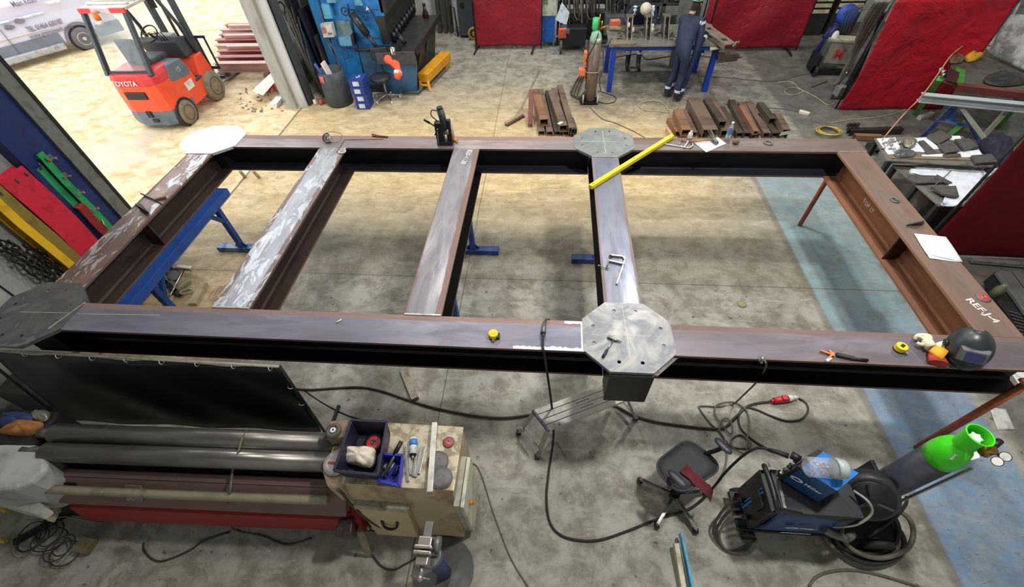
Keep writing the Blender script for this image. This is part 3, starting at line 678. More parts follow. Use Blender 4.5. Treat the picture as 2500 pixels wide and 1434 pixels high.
glove((2290, 850), (2283, 862), (2292, 888), T+.03, 'lower work glove with red lining, under the cream and yellow one', [[(2298, 842, .0), (2310, 834, -.0)], [(2292, 842, .0), (2303, 836, -.0)], [(2288, 842, 0), (2296, 838, -.005)], [(2284, 846, 0), (2290, 840, -.005)]], [(2296, 854, 0), (2308, 848, 0)], leather, redc)
# welding mask
c = W(2366, 856, T+.115); td = (V((0, 0, H))-c).normalized(); rt = CR; dn = -CU
n = (td*.85+rt*.22+dn*.34).normalized(); xr = (CR - n*CR.dot(n)).normalized(); yu = n.cross(xr)
F = MX((xr, yu, n)).transposed()
WM = thing('welding_mask', 'black welding mask with a dark blue visor window on the front beam', 'welding mask', (c.x, c.y, T))
def shell(u, v):
    a = (u-.5)*2*2.0; e = (v-.5)*2*1.30
    x = .132*cos(e)*sin(a)*(1-.12*max(0, -sin(e))); y = .165*sin(e); zz = .135*cos(e)*cos(a) + .03*max(0, -sin(e))
    return c + F @ V((x, y+.01, zz-.02))
msk = mat('mask_black', (44, 50, 54), .38, 0, (58, 70, 70), 5)
obj('shell', B().grid(shell, 20, 14, F @ V((0, 0, -.006))).sph(c+F @ V((0, .045, -.045)), .115, 16, 10, (1, .9, .8)), msk, WM)
def vis(x, y, z_): return c + F @ V((x*1.12, y*1.25+.005, z_-.004))
obj('visor_frame', B().hexa([vis(-.075, -.045, .09), vis(.075, -.045, .09), vis(.075, .05, .09), vis(-.075, .05, .09), vis(-.06, -.036, .132), vis(.06, -.036, .132), vis(.062, .036, .132), vis(-.062, .036, .132)]), mat('mask_grey', (92, 98, 100), .45), WM, bev=.006)
obj('visor_glass', B().hexa([vis(-.046, -.026, .128), vis(.048, -.026, .128), vis(.048, .026, .128), vis(-.046, .026, .128), vis(-.046, -.026, .134), vis(.048, -.026, .134), vis(.048, .026, .134), vis(-.046, .026, .134)]), mat('visor_blue', (34, 36, 104), .15, 0, spec=.8), WM)
obj('headband_knob', B().cyl(c+F @ V((-.125, .02, -.01)), c+F @ V((-.145, .02, -.01)), .028), black, WM)

# ================================================================ on the floor below and in front of the frame
# folding work platform
pz = .47
PF = thing('work_platform', 'folding aluminium work platform half under the front beam', 'platform', W(1420, 1010, 0))
alu = mat('aluminium', (206, 204, 196), .4, .5, (176, 172, 162), 8); alu_d = mat('aluminium_dull', (168, 166, 160), .5, .4)
A_, B_, C_, D_ = [W(x, y, pz) for x, y in ((1300, 1002), (1340, 1052), (1537, 976), (1468, 932))]
D_ = A_+(C_-B_)
ud = (C_-B_).normalized(); vd = (A_-B_).normalized(); Ld = (C_-B_).length; Wd = (A_-B_).length
def PL(u, v, z=pz): return V((B_.x+ud.x*u+vd.x*v, B_.y+ud.y*u+vd.y*v, z))
b = B()
for i in range(4):
    v0, v1 = Wd*i/4+.004, Wd*(i+1)/4-.003
    if i in (1, 2):
        for u0, u1 in ((0, Ld*.46), (Ld*.62, Ld)): b.hexa([PL(u0, v0, pz-.03), PL(u1, v0, pz-.03), PL(u1, v1, pz-.03), PL(u0, v1, pz-.03), PL(u0, v0), PL(u1, v0), PL(u1, v1), PL(u0, v1)])
        for a_, c_ in ((v0, v0+.022), (v1-.022, v1)): b.hexa([PL(Ld*.46, a_, pz-.03), PL(Ld*.62, a_, pz-.03), PL(Ld*.62, c_, pz-.03), PL(Ld*.46, c_, pz-.03), PL(Ld*.46, a_), PL(Ld*.62, a_), PL(Ld*.62, c_), PL(Ld*.46, c_)])
    else: b.hexa([PL(0, v0, pz-.03), PL(Ld, v0, pz-.03), PL(Ld, v1, pz-.03), PL(0, v1, pz-.03), PL(0, v0), PL(Ld, v0), PL(Ld, v1), PL(0, v1)])
obj('deck', b, alu, PF, bev=.002)
for s in (0, 1):
    e = Ld if s else 0; o_ = .13 if s else -.13
    for v in (.02, Wd-.02):
        obj('leg', B().bar(PL(e, v, pz-.03), PL(e+o_, v+(.05 if v > .1 else -.05), .02), .045, .022), alu_d, PF, bev=.003)
    obj('leg_brace', B().bar(PL(e+o_*.8, -.02, .14), PL(e+o_*.8, Wd+.02, .14), .03, .015), alu_d, PF)
    for v in (-.03, Wd+.03): obj('rubber_foot', B().cbox(PL(e+o_*1.03, v, .02), (.05, .05, .04)), black, PF, bev=.004)
obj('edge_strip', B().bar(PL(0, 0, pz-.01), PL(0, Wd, pz-.01), .02, .05), mat('violet_edge', (96, 88, 116), .5), PF)
# steel bars on the floor, disc
stbar = mat('flat_bar', (150, 146, 132), .45, .4, (120, 112, 96))
single('flat_bar', B().bar(W(983, 900, .03), W(1014, 976, .03), .085, .06), stbar, 'pale steel bar lying on the floor in front of the frame', 'steel bar', bev=.003)
single('timber_batten', B().bar(W(498, 692, .03), W(470, 744, .03), .10, .05), mat('batten', (186, 170, 136), .6, 0, (160, 144, 112)), 'short pale batten on the floor left of the worn cross beam', 'batten', bev=.002)
single('floor_disc', B().lathe([(.055, 0), (.055, .012), (.03, .016), (.012, .012)], W(1811, 744, 0)), mat('floor_disc_tan', (150, 140, 112), .7), 'small round disc on the floor between the cross beam and the blue lane', 'disc')
# coil of welding wire
cc = mat('copper_wire', (196, 150, 124), .4, .5)
b = B()
c0 = W(548, 717, .01)
for i in range(5): b.torus(c0+V((random.uniform(-.03, .03), random.uniform(-.04, .04), .006*i)), .12+.012*i, .004, (.08*random.uniform(-1, 1), .08, 1), 28, 5, .8)
single('wire_coil', b, cc, 'loose coil of copper coloured wire on the floor beside the worn cross beam', 'wire')
# supply cable from the left under the platform to the tangle, with red coupler
cab = mat('cable_dark', (58, 56, 48), .6); cabg = mat('cable_olive', (104, 100, 84), .6)
SC = thing('supply_cable', 'thick dark supply cable snaking over the floor from the black screen, ending in a tangle', 'cable', W(1100, 1000, 0))
hz = [(724, 950), (760, 952), (820, 948), (880, 946), (930, 955), (980, 972), (1030, 988), (1090, 1003), (1160, 1016), (1230, 1021), (1300, 1012), (1350, 1000), (1430, 982), (1500, 992), (1540, 1012), (1590, 1028), (1650, 1038), (1740, 1047), (1770, 1043), (1795, 1020), (1830, 990), (1878, 981)]
obj('cable_run', B().tube(floor_spl(hz, .013), .013, 8), cab, SC)
hz = [(1880, 980), (1910, 978), (1948, 972), (1968, 985), (1972, 1005), (1955, 1024), (1920, 1028), (1880, 1015), (1845, 1000), (1815, 996), (1803, 1020), (1808, 1045), (1830, 1068), (1862, 1090), (1890, 1104)]
RP = thing('red_power_coupler', 'red and white industrial power coupler on the floor, its cable looping to the welder', 'plug', W(1910, 975, 0))
obj('cable', B().tube(floor_spl(hz[2:], .010), .010, 7), cab, RP)
a, b_ = W(1882, 980, .04), W(1948, 970, .04); d = b_-a
obj('socket_body', B().cyl(a, a+d*.12, .018, .02).cyl(a+d*.1, a+d*.62, .032, .036), mat('coupler_red', (190, 44, 52), .45), RP)
obj('plug_body', B().cyl(a+d*.62, a+d*.82, .036, .03).cyl(a+d*.82, b_, .024, .018), mat('coupler_white', (226, 222, 206), .5), RP)
obj('lid', B().cbox(a+d*.45+V((0, 0, .045)), (.05, .05, .012), .1), MATS['coupler_red'], RP)
hz = [(1745, 1188), (1768, 1150), (1775, 1110), (1770, 1075), (1757, 1050), (1758, 1030), (1775, 1022), (1788, 1040), (1783, 1060), (1762, 1036), (1745, 1010), (1752, 988), (1790, 982), (1820, 1000), (1828, 1025), (1826, 1060), (1822, 1098)]
single('loose_cable', B().tube(floor_spl(hz, .008, 7, .024), .008, 7), cabg, 'grey-green cable looped in a loose tangle behind the office chair', 'cable')
single('thin_lead', B().tube(floor_spl([(740, 952), (790, 985), (850, 1015), (910, 1030)], .006), .005, 6), black, 'thin black lead on the floor behind the roller machine', 'cable')
single('ground_cable', B().tube(floor_spl([(1150, 1130), (1165, 1140), (1180, 1175), (1200, 1240), (1225, 1310), (1250, 1370), (1290, 1434), (1310, 1460)], .007), .006, 6), cabg, 'thin grey cable running along the floor right of the machine cabinet', 'cable')
single('ground_cable', B().tube(floor_spl([(1975, 1434), (1990, 1412), (2020, 1398), (2070, 1392), (2130, 1400), (2220, 1426), (2260, 1440)], .011), .011, 7), cabg, 'grey cable curving over the floor at the bottom right of the photo', 'cable')
# tool pile under the left beam
TPm = mat('pile_dark', (50, 52, 50), .6, .2, (74, 76, 70), 20)
t = thing('sledge_hammer', 'long steel handled sledge hammer on the floor pile under the left beam', 'hammer', W(430, 700, 0))
obj('handle', B().cyl(W(449, 660, .10), W(403, 744, .06), .014), chrome, t); obj('hammer_head', B().bar(W(434, 653, .10), W(470, 657, .10), .06, .06), mat('hammer_pale', (196, 190, 168), .5, .3), t, bev=.01)
single('steel_channel', B().bar(W(410, 630, .06), W(434, 655, .06), .09, .05), mat('channel_grey', (150, 148, 142), .5, .3), 'short grey steel channel in the pile under the left beam', 'channel', bev=.003)
single('forked_tool', B().bar(W(382, 660, .04), W(432, 700, .04), .05, .05).bar(W(404, 690, .04), W(412, 672, .04), .12, .03).cyl(W(424, 672, .03), W(424, 672, .10), .07), mat('pewter', (128, 132, 128), .5, .4), 'grey forked steel tool lying under the left trestle', 'tool')
t = thing('lashing_strap', 'folded beige webbing strap with loops on the floor under the left beam', 'strap', W(445, 700, 0)); web = mat('webbing_beige', (164, 158, 132), .8, 0, (140, 134, 108), 20)
obj('webbing', B().bar(W(462, 684, .03), W(430, 708, .03), .09, .05), web, t, bev=.01)
obj('loop', B().torus(W(455, 713, .03), .055, .014, (.2, .4, 1), 20, 6, 1.3), web, t)
b = B()
for i in range(9): b.cbox(W(395+i*5, 668+i*6, .03), (.12, .05, .05), i*.7)
single('clamp_pile', b, TPm, 'heap of dark clamps behind the blue trestle under the left beam', 'clamps', kind='stuff') if False else tag(obj('clamp_pile', b, TPm), 'heap of dark clamps behind the blue trestle under the left beam', 'clamps', None, 'stuff')
single('wood_trestle_foot', B().bar(W(586, 418, .22), W(598, 432, 0), .05, .03).bar(W(618, 418, .22), W(633, 434, 0), .05, .03), mat('pale_leg', (178, 160, 130), .6), 'pale stand legs on the yard threshold behind the rear beam', 'stand')
# ================================================================ plate rolling machine with its control cabinet
roll_m = mat('roll_steel', (128, 126, 120), .34, .75, (104, 100, 92), 5, strz=(.3, 1, 1)); cream_m = mat('machine_cream', (192, 172, 142), .55, 0, (150, 124, 96), 4, bump=.1)
grey_m = mat('machine_grey', (172, 176, 174), .55, 0, (140, 142, 138), 4); brown_m = mat('machine_mauve', (124, 98, 94), .6, 0, (106, 82, 78), 3, strz=(.3, 1, 1))
red_m = mat('machine_red', (150, 34, 36), .55, 0, (118, 28, 30), 3, strz=(.3, 1, 1)); dkm = mat('machine_dark', (34, 30, 30), .8); top_m = mat('cabinet_top_grimy', (196, 186, 160), .42, .1, (142, 128, 104), 9, lo=.42, hi=.6)
olive = mat('rail_olive', (140, 132, 112), .5, 0, (116, 108, 90), 6)
RM = thing('plate_rolling_machine', 'long plate rolling machine with grey rolls and red base along the front of the workshop', 'rolling machine', (-2.7, 1.1, 0))
obj('roll', B().cyl((-4.30, 1.25, .86), (-4.16, 1.255, .86), .045).cyl((-4.16, 1.255, .86), (-1.62, 1.315, .86), .085, n=28), roll_m, RM)
obj('roll', B().cyl((-4.32, 1.09, .86), (-4.12, 1.095, .86), .045).cyl((-4.12, 1.095, .86), (-1.62, 1.16, .86), .078, n=28), roll_m, RM)
def yl(y, x): return y+(x+2.9)*.024
b = B()
prof = [(1.04, .72), (.985, .72), (.82, .545), (.80, .56)]
b.hexa([(-4.05, .84, .5), (-1.55, .89, .5), (-1.55, 1.06, .5), (-4.05, 1.01, .5), (-4.05, 1.00, .70), (-1.55, 1.06, .70), (-1.55, 1.075, .72), (-4.05, 1.015, .72)])
b.hexa([(-4.05, .79, .52), (-1.55, .845, .52), (-1.55, .86, .5), (-4.05, .80, .5), (-4.05, .955, .71), (-1.55, 1.01, .71), (-1.55, 1.07, .72), (-4.05, 1.01, .72)])
obj('guard_cover', b, brown_m, RM, bev=.004)
obj('seam', B().bar((-4.0, .955, .7115), (-1.55, 1.01, .7115), .004, .002), dkm, RM)
obj('slot', B().hexa([(-3.96, .86, .615), (-3.86, .862, .615), (-3.86, .92, .682), (-3.96, .918, .682)]+[(x, y-.006, z+.006) for x, y, z in ((-3.96, .86, .615), (-3.86, .862, .615), (-3.86, .92, .682), (-3.96, .918, .682))]), black, RM)
obj('badge_plate', B().hexa([(-3.42, .84, .574), (-3.28, .843, .574), (-3.28, .935, .684), (-3.42, .932, .684)]+[(x, y-.006, z+.006) for x, y, z in ((-3.42, .84, .574), (-3.28, .843, .574), (-3.28, .935, .684), (-3.42, .932, .684))]), mat('badge_grey', (150, 132, 130), .5), RM)
F_ = face_frame((-3.35, .884, .64), (1, 0, 0), (0, .64, .77))
obj('round_badge', B(F_).cyl((0, 0, .0), (0, 0, .008), .045, n=20), mat('badge_ring', (90, 80, 84), .5), RM)
obj('red_beam', B().hexa([(-4.0, .73, .24), (-1.45, .80, .24), (-1.45, 1.1, .24), (-4.0, 1.04, .24), (-4.0, .775, .46), (-1.45, .835, .46), (-1.45, 1.0, .5), (-4.0, .95, .5)]), red_m, RM, bev=.004)
obj('machine_base', B().hexa([(-4.4, .80, 0), (-1.4, .86, 0), (-1.4, 1.5, 0), (-4.4, 1.45, 0), (-4.4, .82, .24), (-1.4, .88, .24), (-1.4, 1.5, .5), (-4.4, 1.45, .5)]).box(-4.4, -1.4, 1.06, 1.42, .5, .66), dkm, RM)  # plinth box, near-black with the underside shadow in its colour
obj('hand_rail', B().tube(spl([(-4.34, .86, .66), (-4.25, .85, .70), (-4.1, .85, .70), (-3.0, .875, .70), (-1.66, .915, .70)], 5), .036, 10), olive, RM)
L_ = [(-4.9, 1.10), (-4.48, 1.13), (-4.24, 1.14), (-4.05, 1.05), (-3.96, .94), (-4.0, .84), (-4.10, .78), (-4.3, .75), (-4.9, .78)]
obj('left_housing', B().prism(L_, .40, .90), grey_m, RM, bev=.03)
obj('bearing_block', B().box(-4.9, -4.30, 1.13, 1.46, .5, .85), dkm, RM, bev=.02)
obj('front_arm', B().hexa([(-4.9, .78, .55), (-4.08, .66, .50), (-4.05, .72, .50), (-4.5, .95, .55), (-4.9, .80, .68), (-4.10, .68, .56), (-4.08, .74, .58), (-4.5, .95, .68)]), mat('housing_pale', (190, 190, 180), .5), RM, bev=.01)
P = [W(x, y, .34) for x, y in ((101, 1245), (113, 1232), (154, 1228), (150, 1245), (133, 1276), (120, 1274))]
ft = obj('foot_lever', B().rings([P, [p+V((0, 0, .02)) for p in P]], sm=False), mat('lever_cream', (196, 190, 160), .55), RM)
obj('lever_hole', B().cyl(W(124, 1243, .362), W(124, 1243, .365), .012), black, ft)
obj('pedal_link', B().tube([W(62, 1270, .05), W(110, 1268, .08), W(160, 1262, .1), W(250, 1278, .03)], .006), olive, RM)
obj('left_foot_frame', B().bar((-4.6, .72, .015), (-4.15, .95, .015), .05, .03).bar((-4.75, .55, .015), (-4.4, .85, .015), .06, .03), dkm, RM)
# right head
hd = [(-1.66, 1.43), (-1.48, 1.44), (-1.48, .93), (-1.60, .95), (-1.68, 1.06)]
obj('right_head', B().prism(hd, .45, .93).box(-1.60, -1.48, .86, 1.4, 0, .45), cream_m, RM, bev=.02)
obj('head_strap', B().tube(spl([(-1.50, .93, .955), (-1.49, .925, .85), (-1.46, .89, .7), (-1.38, .85, .4), (-1.30, .845, .2)], 4), .012), mat('strap_brown', (92, 70, 54), .6), RM)
obj('pivot_block', B().cbox((-1.55, .78, .42), (.12, .12, .16), .2).cyl((-1.62, .76, .46), (-1.56, .76, .46), .045), mat('pivot_dark', (74, 66, 62), .5, .3), RM, bev=.01)
obj('support_leg', B().bar((-1.46, .78, .38), (-1.45, .66, .0), .05, .02), olive, RM)
# cabinet
X0, X1, Y0, Y1, ZT = -1.48, -.63, .985, 1.475, .95
CB = obj('control_cabinet', B().hexa([(X0, .86, 0.04), (X1, .86, 0.04), (X1, Y1, 0.04), (X0, Y1, 0.04), (X0, .945, .78), (X1, .945, .78), (X1, Y1, .78), (X0, Y1, .78)]).hexa([(X0, .945, .78), (X1, .945, .78), (X1, Y1, .78), (X0, Y1, .78), (X0, Y0, ZT-.012), (X1, Y0, ZT-.012), (X1, Y1, ZT-.012), (X0, Y1, ZT-.012)]), cream_m, RM, bev=.006)
obj('cabinet_top', B().box(X0-.01, X1+.008, Y0-.008, Y1+.006, ZT-.012, ZT), top_m, CB, bev=.004)
lp = mat('lid_beige', (204, 186, 146), .5, 0, (190, 170, 132), 5)
def cf(x, z, off=0):      # point on the sloped cabinet front
    y = .86+(z-.04)*(.945-.86)/.74; return (x, y-off, z)
obj('front_lid', B().hexa([cf(-1.40, .10, .05), cf(-1.03, .10, .05), cf(-1.03, .10), cf(-1.40, .10), cf(-1.42, .66, .05), cf(-1.02, .66, .05), cf(-1.02, .66), cf(-1.42, .66)]), lp, CB, bev=.005)
obj('lid_lip', B().hexa([cf(-1.45, .66, .056), cf(-1.0, .66, .056), cf(-1.0, .66), cf(-1.45, .66), cf(-1.45, .70, .045), cf(-1.0, .70, .045), cf(-1.0, .70), cf(-1.45, .70)]), mat('lid_grey', (168, 166, 150), .5, 0, (120, 112, 92), 12), CB)
obj('lid_handle', B().tube(spl([cf(-1.275, .44, .052), cf(-1.26, .37, .075), cf(-1.21, .35, .08), cf(-1.16, .38, .075), cf(-1.145, .44, .052)], 5), .012), black, CB)
sp = obj('side_panel_box', B().box(X1, X1+.05, .90, 1.28, .10, .84), mat('panel_grey', (170, 168, 152), .5), CB, bev=.004)
obj('side_door', B().box(X1+.055, X1+.085, .89, 1.27, .08, .86), mat('panel_pale', (196, 196, 178), .5), CB, bev=.005)
obj('door_switch', B().cyl((X1+.085, 1.0, .60), (X1+.11, 1.0, .60), .022).cyl((X1+.11, 1.0, .6), (X1+.125, 1.0, .6), .012), mat('switch_orange', (198, 132, 48), .5), CB)
# oil stains on top are marks of discs: two dark pads lie there
zt = ZT
disc((1069, 1128), zt, .085, 'dark sanding disc by the aluminium bar on the cabinet top, rear one', disc_g, disc_g, False)
disc((1078, 1168), zt+.006, .085, 'dark sanding disc by the aluminium bar on the cabinet top, front one', disc_g, disc_g, False)
disc((1095, 1081), zt, .047, 'red and grey grinding disc on the right of the cabinet top')
t = disc((821, 1131), .945, .10, 'large grey disc with a red stripe under the dark blue box', mat('disc_pale', (186, 186, 182), .5), mat('disc_pale', (186, 186, 182)), False)
obj('stripe', B().cbox(W(815, 1131, .956), (.10, .02, .002), .0), red_l, t)
t = thing('idler_wheel', 'round black wheel with white hub on a dusty block at the back of the rolls', 'wheel', (-1.62, 1.36, .93))
blk = B().cbox((-1.62, 1.36, .99), (.14, .15, .12), .15); obj('block', blk, mat('dusty_block', (140, 118, 100), .7), t, bev=.008)
c = V((-1.635, 1.335, 1.05)); obj('tyre', B().torus(c+V((0, 0, .02)), .045, .018, (.0, -.2, 1)).cyl(c, c+V((0, 0, .03)), .045), mat('wheel_grey', (88, 84, 80), .6), t); obj('hub', B().torus(c+V((0, 0, .034)), .016, .007), wht, t)
# parts boxes
navy = mat('box_navy', (34, 38, 62), .5, 0, (28, 30, 46), 6); navy_i = mat('box_blue', (44, 52, 168), .45, 0, (38, 44, 130), 6)
def tub(px, z0, z1, m, label, mi=None, flare=.02, wt=.01):
    R_ = [W(x, y, z1) for x, y in px]; cen = sum(R_, V())/4; cen.z = 0
    Bt = [V((cen.x+(p.x-cen.x)*(1-flare*5), cen.y+(p.y-cen.y)*(1-flare*5), z0)) for p in R_]
    t = thing('parts_box', label, 'box', (cen.x, cen.y, z0))
    b = B()
    for i in range(4):
        j = (i+1) % 4; a, c_, e, f = Bt[i], Bt[j], R_[j], R_[i]
        def ins(p, k): q_ = V((p.x, p.y, 0)); d = cen-q_; return p+V((d.x, d.y, 0)).normalized()*k*1.4
        b.hexa([a, c_, ins(c_, wt), ins(a, wt), f, e, ins(e, wt), ins(f, wt)])
    obj('box_wall', b, mi or m, t); obj('box_floor', B().hexa([*Bt, *[p+V((0, 0, .008)) for p in Bt]]), m, t)
    b = B()
    for i in range(4): b.bar(R_[i], R_[(i+1) % 4], .02, .01)
    obj('rim', b, m, t, bev=.002); return t, cen
tb1, c1 = tub([(858, 1026), (945, 1030), (922, 1160), (815, 1150)], zt+.001, 1.14, navy, 'large dark blue parts box on top of the cabinet', navy)
tub([(928, 1108), (983, 1112), (974, 1186), (922, 1174)], zt+.001, 1.05, navy_i, 'small bright blue parts box beside the large dark blue box')
disc((912, 1082), zt+.055, .075, 'black and red disc inside the dark blue box', mat('disc_black', (40, 40, 42), .5), red_l)
rag = mat('rag_white', (218, 208, 194), .9, 0, (176, 158, 140), 14, bump=.5)
def cloth_lump(name, label, cat, pts, z, h, m, seed=0, amp=.4, rx=None, sm=True, n=(18, 8)):
    P = [W(x, y, z) for x, y in pts]; cen = sum(P, V())/len(P); rr = random.Random(seed); ph = [rr.uniform(0, 6) for _ in range(6)]
    b = B(); rings_ = []
    K = 24; loop = spl(P, max(1, K//len(P)), True)
    for i in range(n[1]+1):
        v = i/n[1]; s = cos(v*pi/2)**.8 if v < 1 else .02
        ring = []
        for j, p in enumerate(loop):
            a = j/len(loop)*2*pi; k = 1+amp*.25*sin(3*a+ph[0]+v*4)*v+amp*.2*sin(7*a+ph[1])*v
            ring.append(V((cen.x+(p.x-cen.x)*s*k, cen.y+(p.y-cen.y)*s*k, z+h*sin(v*pi/2)*(1+amp*.5*sin(5*a+ph[2])*(1-v)*v*2+.25*amp*sin(2*a+ph[3])*(1-v)))))
        rings_.append(ring)
    b.rings(rings_)
    return single(name, b, m, label, cat)
cloth_lump('rag', 'dirty white work glove bundle inside the dark blue box', 'rag', [(838, 1100), (880, 1092), (915, 1095), (918, 1125), (905, 1145), (862, 1135), (838, 1125)], zt+.05, .08, rag, 2, .9)
t = thing('drill_bit', 'long black handled tool sticking out of the small blue box', 'tool', W(955, 1130, zt))
obj('shank', B().cyl(W(938, 1160, zt+.05), W(975, 1092, zt+.10), .012), steel_d, t); obj('handle', B().cyl(W(962, 1112, zt+.09), W(980, 1078, zt+.12), .017), black, t)
rr = random.Random(3)
for i in range(5):
    a = W(940+rr.uniform(-6, 26), 1150+rr.uniform(-8, 12), zt+.03+.008*i); d = V((rr.uniform(-.05, .05), rr.uniform(.03, .09), .01))
    single('drill_bit', B().cyl(a-d*.6, a+d*.6, .008+.003*rr.random(), n=8), (steel, steel_d, black)[i % 3], 'loose drill bit lying in the small bright blue box', 'drill bit', 'drill bits in the small blue box')
t = thing('spray_can', 'blue and white spray can lying on the cabinet top', 'can', W(1010, 1095, zt)); a, b_ = W(1010, 1070, zt+.032), W(1008, 1110, zt+.032); d = (b_-a)
obj('can_body', B().cyl(a, b_, .031, n=18), mat('can_white', (222, 228, 234), .35), t); obj('can_band', B().cyl(a+d*.12, a+d*.5, .0318, n=18), mat('can_blue', (74, 140, 206), .35), t)
obj('can_end', B().cyl(b_, b_+d*.09, .028, .018), black, t); obj('nozzle', B().cyl(b_+d*.09, b_+d*.2, .008), wht, t)
for (p, q_), i in zip((((990, 1092), (996, 1176)), ((1000, 1118), (1003, 1160)), ((1017, 1102), (1009, 1164)), ((1030, 1090), (1014, 1165)), ((1037, 1092), (1022, 1158))), range(5)):
    single('steel_offcut', B().bar(W(p[0], p[1], zt+.012), W(q_[0], q_[1], zt+.012), .022, .012), (steel, alu_d)[i % 2], 'narrow steel offcut beside the spray can on the cabinet top', 'offcut', 'steel offcuts on the cabinet top', bev=.002)
t = single('aluminium_bar', B().bar(W(1062, 1034, zt+.03), W(1050, 1204, zt+.03), .044, .05), alu, 'square aluminium bar laid across the cabinet top, overhanging its front edge', 'bar', bev=.003)
# cable slung over the rolls
single('hanging_cable', B().tube(spl([W(*h) for h in ((606, 1050, .90), (592, 1070, .95), (580, 1110, .93), (568, 1150, .80), (562, 1200, .76), (553, 1240, .5), (560, 1275, .3), (575, 1296, .02), (640, 1310, .01), (700, 1332, .01), (760, 1316, .01))], 5), .010, 7), cabg, 'grey cable slung over the rolls and down the red base', 'cable')
# rags and leather on the left housing
cloth_lump('cloth', 'crumpled dark blue cloth on the left end of the rolling machine', 'cloth', [(2, 1020), (40, 1008), (86, 1014), (70, 1035), (10, 1044)], .86, .06, mat('cloth_blue', (46, 62, 112), .9, 0, (70, 88, 134), 10, bump=.4), 5, .8)
cloth_lump('leather_glove', 'tan leather glove on the rolling machine in front of the blue cloth', 'glove', [(0, 1056), (40, 1032), (98, 1030), (110, 1040), (86, 1064), (40, 1066)], .84, .08, mat('leather_tan', (168, 112, 62), .8, 0, (130, 82, 46), 9, bump=.4), 9, .7)
cloth_lump('metal_scraps', 'grey foil scraps behind the blue cloth on the rolling machine', 'scraps', [(80, 1006), (105, 1002), (124, 1010), (112, 1030), (88, 1028)], .86, .04, mat('foil', (150, 146, 130), .4, .4, (110, 106, 90), 20, bump=.6), 11, 1.0)
# cable nest and wooden block below the left end
b = B(); rr = random.Random(8); c0 = W(120, 1330, .02)
for i in range(9): b.torus(c0+V((rr.uniform(-.18, .22), rr.uniform(-.1, .1), .01+.008*i)), rr.uniform(.07, .16), .006, (rr.uniform(-.1, .1), rr.uniform(-.1, .1), 1), 24, 5, rr.uniform(.6, 1))
tag(obj('cable_nest', b, cab), 'tangled dark cables on the floor below the left end of the rolling machine', 'cables', None, 'stuff')
single('wood_block', B().bar(W(196, 1352, .04), W(222, 1315, .04), .12, .08), mat('block_olive', (110, 104, 72), .7), 'dull wooden block beside the tangled cables', 'block', bev=.005)
single('yellow_tool', B().tube([W(-8, 1238, .05), W(18, 1250, .04)], .02), mat('handle_yellow', (206, 176, 60), .5), 'yellow tool handle at the left edge of the photo, rear one', 'handle')
single('yellow_tool', B().tube([W(-8, 1318, .04), W(14, 1322, .04)], .02), MATS['handle_yellow'], 'yellow tool handle at the left edge of the photo, front one', 'handle')
single('loop_cable', B().tube(floor_spl([(350, 1326), (352, 1345), (372, 1366), (400, 1370), (460, 1346), (500, 1320), (560, 1300)], .01), .008, 7), cab, 'dark cable loop on the floor in front of the red base', 'cable')
single('loop_cable', B().tube(floor_spl([(906, 1352), (930, 1382), (960, 1392), (990, 1378), (1020, 1362)], .01), .008, 7), cab, 'dark cable on the floor left of the vice stand', 'cable')
# vice on its stand
VS = thing('bench_vice_stand', 'steel vice on a blue post standing on a round base plate', 'vice', (-.78, .60, 0))
obj('base_plate', B().cyl((-.78, .60, 0), (-.78, .60, .018), .26, n=40), mat('base_plate', (104, 104, 102), .5, .3, (84, 78, 76), 5), VS)
obj('post', B().cyl((-.76, .585, .018), (-.79, .60, .62), .055, n=20), mat('post_blue', (44, 64, 110), .5, 0, (56, 76, 118), 8), VS)
obj('vice_base', B().cyl((-.78, .60, .60), (-.78, .60, .68), .085, n=20).cbox((-.76, .65, .70), (.10, .12, .05)), mat('vice_grey', (120, 122, 120), .5, .4), VS, bev=.006)
vj = mat('vice_steel', (168, 162, 154), .35, .7, (130, 124, 116), 12)
def vb(x0, x1, y0, y1, z0, z1): return (x0-.80, x1-.80, y0+.60, y1+.60, z0, z1)
obj('rear_jaw', B().box(*vb(-.05, .05, .015, .09, .70, .83)).box(*vb(-.065, .065, .005, .03, .80, .86)), vj, VS, bev=.008)
obj('front_jaw', B().box(*vb(-.045, .045, -.09, -.015, .72, .82)).box(*vb(-.065, .065, -.03, -.005, .80, .86)), vj, VS, bev=.008)
obj('slide', B().box(*vb(-.03, .03, -.05, .20, .74, .79)), MATS['vice_grey'], VS, bev=.004)
obj('spindle', B().cyl((-.80, .52, .765), (-.80, .44, .765), .018).sph((-.80, .44, .765), .026, 10, 6), vj, VS)
obj('tommy_bar', B().cyl((-.87, .45, .765), (-.73, .44, .75), .006), steel, VS)
obj('anvil_side', B().cyl((-.74, .66, .74), (-.70, .66, .74), .055), MATS['vice_grey'], VS)
